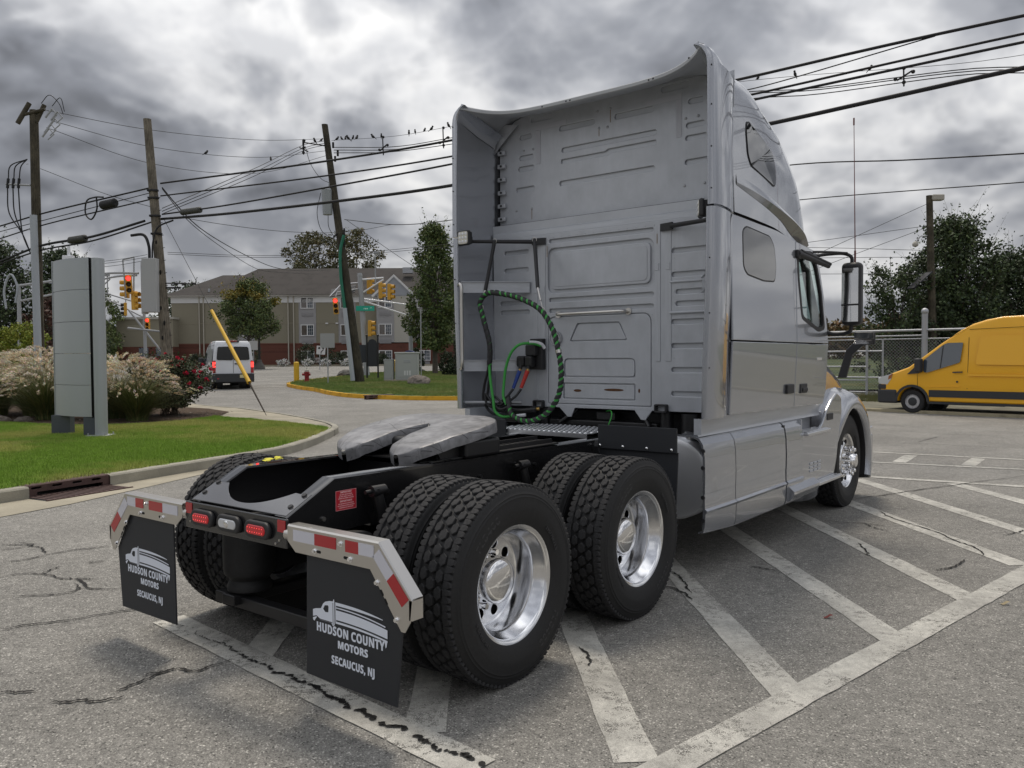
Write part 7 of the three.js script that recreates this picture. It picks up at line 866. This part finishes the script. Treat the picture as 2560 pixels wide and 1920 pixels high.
// dealership behind the photographer, mirrored in the door mirrors
{ const t = thing('dealership_building', 'pale showroom building with blue windows that only shows in the truck mirrors', 'building', [-9, 0, 34]); part('wall', bb(-16, 18, 0, 6.2, 0, 14), std([0.42, 0.43, 0.43], 0.9), t); part('parapet', bb(-16.1, 18.1, 6.2, 6.7, -0.1, 14.1), M.trimWhite, t); for (let i = 0; i < 8; i++) { const w = part('window', bb(-14 + i * 4, -11.4 + i * 4, 0.9, 4.4, -0.06, 0), M.trimWhite, t); part('pane', bb(-13.9 + i * 4, -11.5 + i * 4, 1.0, 4.3, -0.09, -0.06), std([0.05, 0.11, 0.19], 0.2), w); } }

// ------------------------------------------------------------------ vegetation
M.leaf = std(0xffffff, 0.75, { vertexColors: true, side: THREE.DoubleSide });
M.bark = std([0.10, 0.085, 0.07], 0.95, { map: coarse }); M.twig = std([0.07, 0.055, 0.04], 0.95);
class Leaves {
  constructor() { this.P = []; this.C = []; this.N = []; }
  quad(c, u, v, col) { const a = [c.x - u.x, c.y - u.y, c.z - u.z], b = [c.x + v.x, c.y + v.y, c.z + v.z], d = [c.x + u.x, c.y + u.y, c.z + u.z], e = [c.x - v.x, c.y - v.y, c.z - v.z]; this.P.push(...a, ...b, ...d, ...a, ...d, ...e); for (let i = 0; i < 6; i++) this.C.push(...col); }
  leaf(c, size, col, up = 0.3, slim = 0.55) { const n = V(rr(-1, 1), rr(-1, 1) + up, rr(-1, 1)).normalize(), t = V(rr(-1, 1), rr(-1, 1), rr(-1, 1)).cross(n).normalize(), b = n.clone().cross(t); this.quad(c, t.multiplyScalar(size * 0.5), b.multiplyScalar(size * 0.5 * slim), col); }
  ribbon(pts, w, col, col2) { for (let i = 0; i < pts.length - 1; i++) { const a = pts[i], b = pts[i + 1], d = b.clone().sub(a), s = V(d.z, 0, -d.x).normalize(); const w0 = w * (1 - i / pts.length * 0.8), w1 = w * (1 - (i + 1) / pts.length * 0.8); this.P.push(a.x - s.x * w0, a.y, a.z - s.z * w0, a.x + s.x * w0, a.y, a.z + s.z * w0, b.x + s.x * w1, b.y, b.z + s.z * w1, a.x - s.x * w0, a.y, a.z - s.z * w0, b.x + s.x * w1, b.y, b.z + s.z * w1, b.x - s.x * w1, b.y, b.z - s.z * w1); const k = col2 ? col.map((v, q) => mix(v, col2[q], i / (pts.length - 1))) : col; for (let q = 0; q < 6; q++) this.C.push(...k); } }
  geo() { const g = new THREE.BufferGeometry(); g.setAttribute('position', new THREE.Float32BufferAttribute(this.P, 3)); g.setAttribute('color', new THREE.Float32BufferAttribute(this.C, 3)); g.computeVertexNormals(); return g; }
}
const tint = (pal) => { const c = pal[Math.floor(rnd() * pal.length)], k = rr(0.72, 1.3); return [c[0] * k * rr(0.9, 1.1), c[1] * k, c[2] * k * rr(0.85, 1.15)]; };
// crown of leaf clumps carried by limbs; shape(t) gives the relative radius at height t
function tree(o) {
  const t = thing(o.name, o.label, o.category || 'tree', SG(o.a, o.d, o.y || 0), TURN, o.group), Lf = new Leaves(), limbs = [];
  const { h, base, r, n, size, pal } = o, shape = o.shape || ((k) => Math.sqrt(Math.max(0, 1 - (2 * k - 1) ** 2)) * 0.9 + 0.1), nc = o.clumps || 60;
  for (let i = 0; i < nc; i++) {
    const k = (i + rnd()) / nc, th = i * 2.399 + rnd() * 0.9, R = r * shape(k) * Math.pow(rnd(), o.hollow || 0.42) * rr(0.75, 1.12); const c = V(R * Math.cos(th), mix(base, h, k), R * Math.sin(th)), cr = (o.cr || 0.3) * r * rr(0.6, 1.25);
    if (o.limbs !== 0 && i % (o.limbs || 2) === 0) { const y0 = mix(base * 0.75, c.y, 0.35); const q = V(0.1 * R * Math.cos(th), Math.min(y0, h * 0.85), 0.1 * R * Math.sin(th)); limbs.push(rod(q, c, 0.012 * r + 0.015, 0.006, 4)); }
    const m = Math.round(n / nc * rr(0.6, 1.4)), pal2 = o.mix && k > o.mix[0] && rnd() < 0.7 ? o.mix[1] : pal;
    for (let q = 0; q < m; q++) { const u = V(rr(-1, 1), rr(-1, 1), rr(-1, 1)); const l = u.length() || 1; u.multiplyScalar(cr * Math.pow(rnd(), 0.45) / l); u.y *= o.flat || 0.8; Lf.leaf(c.clone().add(u), size * rr(0.6, 1.3), tint(pal2), 0.4, o.slim || 0.6); }
    if (o.spikes) for (let q = 0; q < o.spikes; q++) { const dir = V(Math.cos(th) * rr(0.1, 1), rr(0.5, 1.4), Math.sin(th) * rr(0.1, 1)).normalize(), e = c.clone().addScaledVector(dir, cr * rr(1.2, 2.4)); limbs.push(rod(c, e, 0.012, 0.004, 3)); for (let s = 0; s < 9; s++) Lf.leaf(c.clone().lerp(e, rr(0.2, 1)).add(V(rr(-1, 1), rr(-1, 1), rr(-1, 1)).multiplyScalar(size * 0.8)), size * rr(0.5, 1), tint(pal2), 0.2); }
  }
  if (o.trunk) part('trunk', [taper([0, -0.3, 0], [o.lean || 0, mix(base, h, 0.6), 0], o.trunk, o.trunk * 0.3, 9), ...limbs], M.bark, t); else if (limbs.length) part('trunk', limbs, M.twig, t);
  const c = part('crown', Lf.geo(), M.leaf, t); return t;
}
const PAL = { dark: [[0.043, 0.065, 0.026], [0.058, 0.087, 0.032], [0.032, 0.049, 0.022]], mid: [[0.09, 0.128, 0.036], [0.068, 0.102, 0.03], [0.128, 0.15, 0.045]], olive: [[0.085, 0.085, 0.030], [0.12, 0.10, 0.035], [0.07, 0.075, 0.03]], yel: [[0.25, 0.19, 0.03], [0.17, 0.16, 0.035]], lime: [[0.20, 0.23, 0.02], [0.15, 0.20, 0.02], [0.25, 0.26, 0.03]], red: [[0.085, 0.030, 0.022], [0.065, 0.035, 0.022], [0.05, 0.035, 0.02]], rust: [[0.17, 0.10, 0.04], [0.13, 0.09, 0.035], [0.10, 0.085, 0.03]], box: [[0.022, 0.035, 0.014], [0.032, 0.048, 0.018]] };
const cone = (k) => 0.12 + 0.88 * Math.pow(1 - k, 0.8), column = (k) => Math.min(1, 0.55 + k * 2) * Math.pow(Math.max(0, 1 - k), 0.45) + 0.06, ball = undefined;
for (const o of [
  // right of the truck
  { name: 'evergreen_tree', label: 'dense dark evergreen tree with spiky top behind the yellow van', a: 21.8, d: 40, h: 8.0, base: 0.4, r: 2.9, n: 30000, size: 0.17, pal: [...PAL.dark, PAL.mid[1]], clumps: 150, shape: column, spikes: 1, trunk: 0.16, hollow: 0.5, group: 'trees behind the fence' },
  { name: 'evergreen_tree', label: 'loose dark tree with long bare twigs left of the wooden lamp pole', a: 18.6, d: 39, h: 5.6, base: 0.6, r: 2.3, n: 7500, size: 0.16, pal: [...PAL.dark, PAL.mid[1]], clumps: 60, shape: (k) => 1 - 0.55 * k, spikes: 3, trunk: 0.08, cr: 0.24, group: 'trees behind the fence' },
  { name: 'evergreen_tree', label: 'broad dark evergreen tree at the frame end behind the yellow van', a: 25.6, d: 41, h: 6.4, base: 0.3, r: 2.8, n: 22000, size: 0.17, pal: PAL.dark, clumps: 110, shape: column, spikes: 2, trunk: 0.14, group: 'trees behind the fence' },
  { name: 'evergreen_tree', label: 'low dark evergreen between the chain link post and the lamp pole', a: 20.2, d: 38.6, h: 4.3, base: 0.2, r: 1.7, n: 9000, size: 0.16, pal: PAL.dark, clumps: 60, shape: column, trunk: 0.07, group: 'trees behind the fence' },
  // beside the cab and round the hotel
  { name: 'shade_tree', label: 'tall loose green tree between the hotel and the sleeper cab', a: -5.5, d: 58, h: 10.6, base: 2.0, r: 2.75, n: 15000, size: 0.22, pal: [...PAL.mid, PAL.dark[1], PAL.mid[0]], clumps: 105, shape: (k) => Math.min(1, 0.45 + 1.8 * k) * Math.pow(Math.max(0, 1 - k), 0.62) + 0.08, spikes: 1, trunk: 0.22, cr: 0.24, hollow: 0.55 },
  { name: 'round_tree', label: 'small round headed tree in front of the hotel, yellowing on top', a: -25.3, d: 78, h: 8.2, base: 3.3, r: 2.75, n: 13000, size: 0.24, pal: [...PAL.mid, PAL.dark[1]], clumps: 90, shape: (k) => Math.pow(Math.sin(Math.PI * clamp(0.12 + k * 0.86)), 0.5), trunk: 0.2, mix: [0.66, PAL.yel], spikes: 1 },
  { name: 'distant_tree', label: 'pale green windblown tree rising behind the hotel roof', a: -31.2, d: 130, h: 19.6, base: 10, r: 5.4, n: 6500, size: 0.5, pal: PAL.olive, clumps: 60, trunk: 0.4, slim: 0.45, group: 'trees behind the hotel' },
  { name: 'distant_tree', label: 'taller thin tree behind the hotel roof at the leaning pole', a: -25.2, d: 130, h: 20.4, base: 10, r: 4.8, n: 5000, size: 0.5, pal: PAL.olive, clumps: 48, trunk: 0.4, slim: 0.45, group: 'trees behind the hotel' },
  { name: 'distant_tree', label: 'drooping green tree left of the low hotel wing', a: -46.8, d: 92, h: 8.8, base: 0.5, r: 2.6, n: 6000, size: 0.3, pal: PAL.mid, clumps: 50, trunk: 0.2, group: 'trees by the hotel wing' },
  { name: 'distant_tree', label: 'dark pointed tree above the hotel wing roof', a: -46.0, d: 116, h: 10.8, base: 2, r: 4.4, n: 6500, size: 0.36, pal: PAL.dark, clumps: 50, trunk: 0.3, spikes: 1, group: 'trees by the hotel wing' },
  { name: 'distant_tree', label: 'dark tree between the hotel wing and the weathered pole', a: -40.6, d: 112, h: 9.6, base: 2, r: 3.6, n: 5000, size: 0.36, pal: PAL.dark, clumps: 40, trunk: 0.3, spikes: 1, group: 'trees by the hotel wing' },
  // left edge
  { name: 'conifer', label: 'dark conifer behind the tall green pole', a: -31.6, d: 57, h: 8.7, base: 0.6, r: 2.9, n: 13000, size: 0.24, pal: PAL.dark, clumps: 90, shape: column, trunk: 0.25, spikes: 1, group: 'conifers left of the sign' },
  { name: 'conifer', label: 'dark conifer at the end of the row beyond the yellow green shrubs', a: -35.6, d: 56, h: 9.0, base: 0.6, r: 3.1, n: 13000, size: 0.24, pal: PAL.dark, clumps: 90, shape: column, trunk: 0.25, spikes: 1, group: 'conifers left of the sign' },
  { name: 'maple_shrub', label: 'rusty red leaved small tree behind the pylon sign', category: 'shrub', a: -28.6, d: 51, h: 5.4, base: 0.5, r: 2.0, n: 7000, size: 0.2, pal: PAL.red, clumps: 50, trunk: 0.1 },
  { name: 'golden_shrub', label: 'yellow green rounded shrub at the foot of the grey signal mast', category: 'shrub', a: -23.9, d: 40, h: 3.3, base: 0.1, r: 0.95, n: 5000, size: 0.13, pal: PAL.lime, clumps: 50, limbs: 0, group: 'yellow green shrubs' },
  { name: 'golden_shrub', label: 'lower yellow green shrub left of the grey signal mast', category: 'shrub', a: -25.4, d: 40.5, h: 3.1, base: 0.1, r: 1.05, n: 5000, size: 0.13, pal: PAL.lime, clumps: 50, limbs: 0, group: 'yellow green shrubs' },
  // hotel planting
  ...[[-27.6, 86, 2.7, 1.3, 'dark rounded shrub behind the small sign back'], [-22.7, 90, 2.3, 1.35, 'dark hedge shrub below the first brick window'], [-20.7, 90.5, 2.6, 1.0, 'clipped square shrub left of the picket fence'], [-19.0, 89, 1.4, 1.3, 'low wide shrub in front of the picket fence'], [-16.8, 89, 1.3, 1.3, 'low shrub at the end of the picket fence'], [-14.4, 89, 1.2, 1.1, 'low shrub under the brick window by the leaning pole'], [-7.6, 64, 1.9, 0.7, 'reddish shrub left of the blue mailbox'], [-4.9, 62, 1.6, 0.9, 'dark shrub right of the mailbox'], [-4.1, 55, 0.9, 0.5, 'small shrub right of the utility cabinet'], [-29.6, 76, 1.4, 1.1, 'low shrub beside the lamp post foot'], [-27, 75, 1.3, 0.9, 'low shrub on the traffic island behind the white van']].map(([a, d, h, r, label]) => ({ name: 'clipped_shrub', label, category: 'shrub', a, d, h, base: 0.1, r, n: 2600, size: 0.14, pal: PAL.box, clumps: 36, limbs: 0, shape: (k) => Math.pow(1 - k ** 4, 0.5), group: 'shrubs round the hotel' })),
  { name: 'cone_shrub', label: 'dark cone shaped evergreen by the iron fence', category: 'shrub', a: -4.4, d: 68, h: 3.6, base: 0.1, r: 0.9, n: 4000, size: 0.14, pal: PAL.box, clumps: 46, limbs: 0, shape: cone },
]) tree(o);
for (let i = 0; i < 5; i++) { const o = tree({ name: 'white_flower_clump', label: 'white flowering clump in the bed in front of the hotel', category: 'flowers', a: [-24.6, -22.0, -17.9, -16.1, -20.1][i], d: 87.2, h: 0.75, base: 0.1, r: 0.75, n: 700, size: 0.13, pal: [[0.7, 0.7, 0.7], [0.6, 0.6, 0.6], [0.05, 0.07, 0.03]], clumps: 14, limbs: 0, group: 'white flower clumps' }); }
// far tree lines that read as one mass
for (const [label, a0, a1, d, h, n, pal, nm] of [['olive brown woodland edge far behind the fence', 30, 66, 110, 6.2, 26, PAL.rust, 'far_woodland'], ['far green tree line left of the hotel wing', -96, -62, 150, 7.5, 18, PAL.mid, 'far_woodland'], ['dark far tree line right of the hotel seen past the cab', -10, 40, 150, 7, 16, PAL.dark, 'far_woodland']]) {
  const Lf = new Leaves(); for (let i = 0; i < n; i++) { const ca = mix(a0, a1, (i + rnd() * 0.8) / n), hh = h * rr(0.7, 1.1), R = (a1 - a0) / n * rr(0.8, 1.3); for (let q = 0; q < 420; q++) { const u = V(rr(-1, 1), rr(-1, 1), rr(-1, 1)); u.multiplyScalar(Math.pow(rnd(), 0.3) / (u.length() || 1)); const p = S(ca + u.x * R, ground(d) + hh * 0.5 + u.y * hh * 0.5, d + u.z * R * 2); Lf.leaf(V(...p), 0.75 * rr(0.6, 1.3), tint(pal)); } }
  const o = solo(nm, Lf.geo(), M.leaf, label, 'woodland'); o.userData.kind = 'stuff';
}
struct('hill', (() => { const P = []; const rows = [[], []]; for (let i = 0; i <= 30; i++) { const a = -160 + i * 5; const p = S(a, 1.2, 240), q = S(a, 9.5 + 1.5 * vn(i * 0.4, 3), 300); rows[0].push(p); rows[1].push(q); } return loft(rows); })(), std([0.10, 0.11, 0.085], 1));
// ------------------------------------------------------------------ planting bed beside the pylon sign
struct('mulch_bed', metreUV(sheet([[-17, 21.6], [-14.6, 21.0], [-13.3, 20.3], [-11.8, 19.6], [-10.4, 19.0], [-9.2, 19.2], [-8.3, 20.2], [-8.0, 22], [-8.4, 24], [-9.6, 25.6], [-12, 27.5], [-17, 28.8], [-24, 30], [-24, 24]].map(([a, d]) => { const p = S(a, 0, d); return [p[0], p[2]]; }), 0.158), 0.8), M.soil);
{ const Lf = new Leaves(); for (let i = 0; i < 1500; i++) { const p = S(rr(-15.5, -8.2), 0.17, rr(19.4, 24)); Lf.leaf(V(p[0], 0.163 + rnd() * 0.012, p[2]), rr(0.03, 0.09), rnd() < 0.05 ? [0.35, 0.33, 0.28] : [0.05 * rr(0.6, 1.6), 0.035, 0.025], 3, 0.4); } const o = solo('mulch_chips', Lf.geo(), M.leaf, 'dark bark chips scattered over the planting bed', 'mulch'); o.userData.kind = 'stuff'; }
const grassClump = (a, d, s, label, np, nb) => {
  const t = thing('fountain_grass', label, 'ornamental grass', S(a, 0.15, d), rnd() * 6, 'fountain grass clumps in the planting bed'), B = new Leaves(), Pm = new Leaves();
  const arc = (th, H, reach, r0, n) => Array.from({ length: n + 1 }, (_, i) => { const k = i / n; return V((r0 + reach * Math.pow(k, 1.7)) * Math.cos(th), H * (k - 0.30 * Math.pow(k, 3.2)), (r0 + reach * Math.pow(k, 1.7)) * Math.sin(th)); });
  const bl = [[0.090, 0.125, 0.036], [0.12, 0.15, 0.045], [0.17, 0.165, 0.06], [0.060, 0.090, 0.028]];
  for (let i = 0; i < nb; i++) { const th = rnd() * 6.283, k = rnd(); B.ribbon(arc(th, s * rr(0.5, 1.7), s * rr(0.35, 1.45), rnd() * 0.28 * s, 6), 0.007, tint(bl), rnd() < 0.3 ? [0.22, 0.18, 0.09] : undefined); }
  for (let i = 0; i < np; i++) { const th = rnd() * 6.283, hk = Math.pow(rnd(), 0.7), H = s * mix(0.9, 2.4, hk), pts = arc(th, H, s * mix(1.5, 0.5, hk) * rr(0.6, 1.1), rnd() * 0.2, 6); B.ribbon(pts, 0.003, [0.20, 0.18, 0.09]); const e = pts[6], dir = pts[6].clone().sub(pts[5]).normalize(); const L = rr(0.18, 0.32); const c0 = tint([[0.60, 0.50, 0.36], [0.66, 0.57, 0.43], [0.50, 0.40, 0.27], [0.70, 0.64, 0.52]]); for (let q = 0; q < 34; q++) { const f = q / 34, p = e.clone().addScaledVector(dir, L * (f - 0.35)); p.y -= 0.10 * f * f; const w = 0.034 * Math.sin(Math.PI * (0.12 + 0.8 * f)); p.add(V(rr(-1, 1), rr(-1, 1), rr(-1, 1)).multiplyScalar(w)); const u = dir.clone().add(V(rr(-1, 1), rr(-1, 1), rr(-1, 1)).multiplyScalar(0.7)).normalize().multiplyScalar(0.035), v = V(rr(-1, 1), rr(-1, 1), rr(-1, 1)).cross(u).setLength(0.006); Pm.quad(p, u, v, c0.map((x) => x * rr(0.8, 1.2))); } }
  part('blades', B.geo(), M.leaf, t).userData.kind = 'stuff'; part('plumes', Pm.geo(), M.leaf, t).userData.kind = 'stuff';
};
grassClump(-9.55, 20.6, 0.92, 'fountain grass clump with drooping tan plumes between the sign and the rose bush', 213, 1625);
grassClump(-10.5, 21.6, 1.03, 'fountain grass clump rising directly behind the sign column', 180, 1500);
grassClump(-12.2, 21.2, 0.96, 'fountain grass clump with low pale plumes touching the sign edge', 202, 1500);
grassClump(-13.3, 22.6, 1.1, 'full fountain grass clump left of the pylon sign', 247, 1750);
grassClump(-14.7, 23.0, 1.1, 'fountain grass clump behind the garden rocks', 247, 1750);
grassClump(-16.0, 23.8, 1.12, 'fountain grass clump at the far end of the bed', 225, 1500);
grassClump(-13.9, 24.6, 1.18, 'tall fountain grass clump at the back of the bed', 225, 1375);
{ // rose bush
  const t = thing('rose_bush', 'large rose bush with crimson flowers beside the fountain grass', 'rose bush', S(-9.55, 0.15, 22.6), TURN), Lf = new Leaves(), st = [], tips = [];
  for (let i = 0; i < 46; i++) { const th = i * 2.4, R = rr(0.25, 1.2), H = rr(0.8, 1.95) * (1 - 0.2 * R); const a = V(rr(-0.25, 0.25), 0, rr(-0.2, 0.2)), m = V(R * 0.45 * Math.cos(th), H * 0.6, R * 0.45 * Math.sin(th)), e = V(R * Math.cos(th), H, R * Math.sin(th)); st.push(tube([a, m, e], 0.010, 6, 4)); tips.push(e); for (let q = 0; q < 420; q++) { const f = Math.pow(rnd(), 0.7), c = f < 0.5 ? a.clone().lerp(m, f * 2) : m.clone().lerp(e, f * 2 - 1); c.add(V(rr(-1, 1), rr(-0.8, 0.8), rr(-1, 1)).multiplyScalar(0.24)); if (c.y < 0.22) continue; Lf.leaf(c, rr(0.05, 0.095), tint([[0.040, 0.060, 0.022], [0.060, 0.080, 0.030], [0.070, 0.055, 0.030], [0.028, 0.042, 0.018]]), 0.5, 0.65); } }
  part('stems', st, M.twig, t); part('foliage', Lf.geo(), M.leaf, t).userData.kind = 'stuff'; const rose = std([0.36, 0.012, 0.045], 0.6);
  const bloom = () => { const P = new Leaves(); for (let q = 0; q < 26; q++) { const u = V(rr(-1, 1), rr(-0.3, 1), rr(-1, 1)).normalize().multiplyScalar(0.035 * rr(0.5, 1)); P.leaf(u, 0.05, [0.55 * rr(0.7, 1.2), 0.014, 0.06 * rr(0.6, 1.4)], 0.8, 0.9); } return P.geo(); }; const bg = [bloom(), bloom(), bloom()];
  for (let i = 0; i < 64; i++) { const e = tips[i % tips.length], o = part('rose', bg[i % 3], M.leaf, t); o.position.set(e.x + rr(-0.2, 0.2), e.y + rr(-0.18, 0.12) - (i > 46 ? rr(0, 0.5) : 0), e.z + rr(-0.15, 0.2)); o.scale.setScalar(rr(0.9, 1.7)); o.rotation.y = rnd() * 6; }
}
// ------------------------------------------------------------------ lawn blades
function lawnGrass(name, label, inside, x0, x1, z0, z1, n, hgt, yf, pal) {
  const L = new Leaves(); for (let i = 0; i < 11; i++) { const th = rnd() * 6.283, b = V(rr(-0.05, 0.05), 0, rr(-0.05, 0.05)), e = b.clone().add(V(Math.cos(th) * rr(0.1, 0.6), 1, Math.sin(th) * rr(0.1, 0.6)).multiplyScalar(rr(0.6, 1.2))); e.x = b.x + (e.x - b.x) * 0.05; e.z = b.z + (e.z - b.z) * 0.05; const s = V(Math.cos(th + 1.5), 0, Math.sin(th + 1.5)).multiplyScalar(0.0045); L.P.push(b.x - s.x, 0, b.z - s.z, b.x + s.x, 0, b.z + s.z, e.x, e.y, e.z); for (let q = 0; q < 3; q++) L.C.push(1, 1, 1); }
  const g = L.geo(); g.deleteAttribute('color'); const pts = []; let guard = 0; while (pts.length < n && guard++ < n * 6) { const x = rr(x0, x1), z = rr(z0, z1); if (inside(x, z)) pts.push([x, z]); }
  const im = new THREE.InstancedMesh(g, std(0xffffff, 0.8, { side: THREE.DoubleSide }), pts.length), m = new THREE.Matrix4(), q = new THREE.Quaternion(), c = new THREE.Color();
  pts.forEach(([x, z], i) => { const f = fbm(x * 0.55 + 20, z * 0.55, 4), d2 = fbm(x * 2.2, z * 2.2 + 9, 3); q.setFromAxisAngle(V(0, 1, 0), rnd() * 6.283); const s = rr(0.8, 1.3); m.compose(V(x, yf(x, z), z), q, V(s, hgt * rr(0.6, 1.25) * (0.8 + 0.5 * d2), s)); im.setMatrixAt(i, m); const k = clamp((f - 0.42) * 4 + rr(-0.25, 0.25)), v = rr(0.75, 1.25); c.setRGB(mix(pal[0][0], pal[1][0], k) * v, mix(pal[0][1], pal[1][1], k) * v, mix(pal[0][2], pal[1][2], k) * v); im.setColorAt(i, c); });
  im.name = name; im.userData = { label, category: 'grass', kind: 'stuff' }; shade(im); scene.add(im);
}
const inPoly = (poly) => (x, z) => { let r = false; for (let i = 0, j = poly.length - 1; i < poly.length; j = i++) { const [xi, zi] = poly[i], [xj, zj] = poly[j]; if ((zi > z) !== (zj > z) && x < (xj - xi) * (z - zi) / (zj - zi) + xi) r = !r; } return r; };
const bedIn = inPoly([[-17, 21.8], [-14.6, 21.2], [-11.8, 19.8], [-10.4, 19.2], [-9.2, 19.4], [-8.4, 20.4], [-8.1, 22], [-9.6, 25.4], [-17, 28.8], [-24, 30], [-24, 24]].map(([a, d]) => { const p = S(a, 0, d); return [p[0], p[2]]; })), lawnIn = inPoly(lawn.map(([x, z]) => [x, z]));
lawnGrass('lawn_grass', 'mown green lawn grass with paler dry patches', (x, z) => lawnIn(x, z) && !bedIn(x, z), -22, -6.8, -10.5, 3, 90000, 0.045, () => 0.148, [[0.21, 0.34, 0.035], [0.40, 0.41, 0.11]]);
lawnGrass('corner_lawn_grass', 'mown dull green grass of the corner lawn', (x, z) => globalThis.inFarLawn(x, z), -42, -8, -52, -20, 40000, 0.075, (x, z) => 0.145 + ground(dOf(x, z)), [[0.16, 0.23, 0.05], [0.25, 0.27, 0.085]]);
lawnGrass('verge_grass', 'rough weedy grass strip under the chain link fence', (x, z) => z < -26.5 + 0.18 * x && z > -34 && fbm(x * 0.4, z * 0.9, 3) > 0.42, -12, 8, -34, -24, 12000, 0.12, () => 0.075, [[0.10, 0.115, 0.04], [0.17, 0.15, 0.06]]);
// small litter: fallen leaves on the asphalt
{ const m1 = std([0.16, 0.035, 0.03], 0.8), m2 = std([0.30, 0.25, 0.15], 0.8); for (const [x, z, m, l] of [[2.16, -2.02, m1, 'small dark red scrap lying on a painted stripe'], [3.02, -3.02, m2, 'curled dry leaf lying where the stripe meets the border line']]) { const g = new THREE.PlaneGeometry(0.055, 0.03, 4, 2), p = g.attributes.position; for (let i = 0; i < p.count; i++) p.setZ(i, 0.010 * Math.sin(p.getX(i) * 80) + 0.006); g.rotateX(-Math.PI / 2).computeVertexNormals(); const o = solo('fallen_leaf', g, m, l, 'leaf'); o.position.set(x, 0.008, z); o.rotation.y = 0.6; } }

// ------------------------------------------------------------------ render
const renderer = new THREE.WebGLRenderer({ antialias: true });
renderer.toneMapping = THREE.LinearToneMapping; renderer.toneMappingExposure = EXPOSURE; renderer.shadowMap.enabled = true; renderer.shadowMap.type = THREE.PCFSoftShadowMap;
renderer.render(scene, camera);
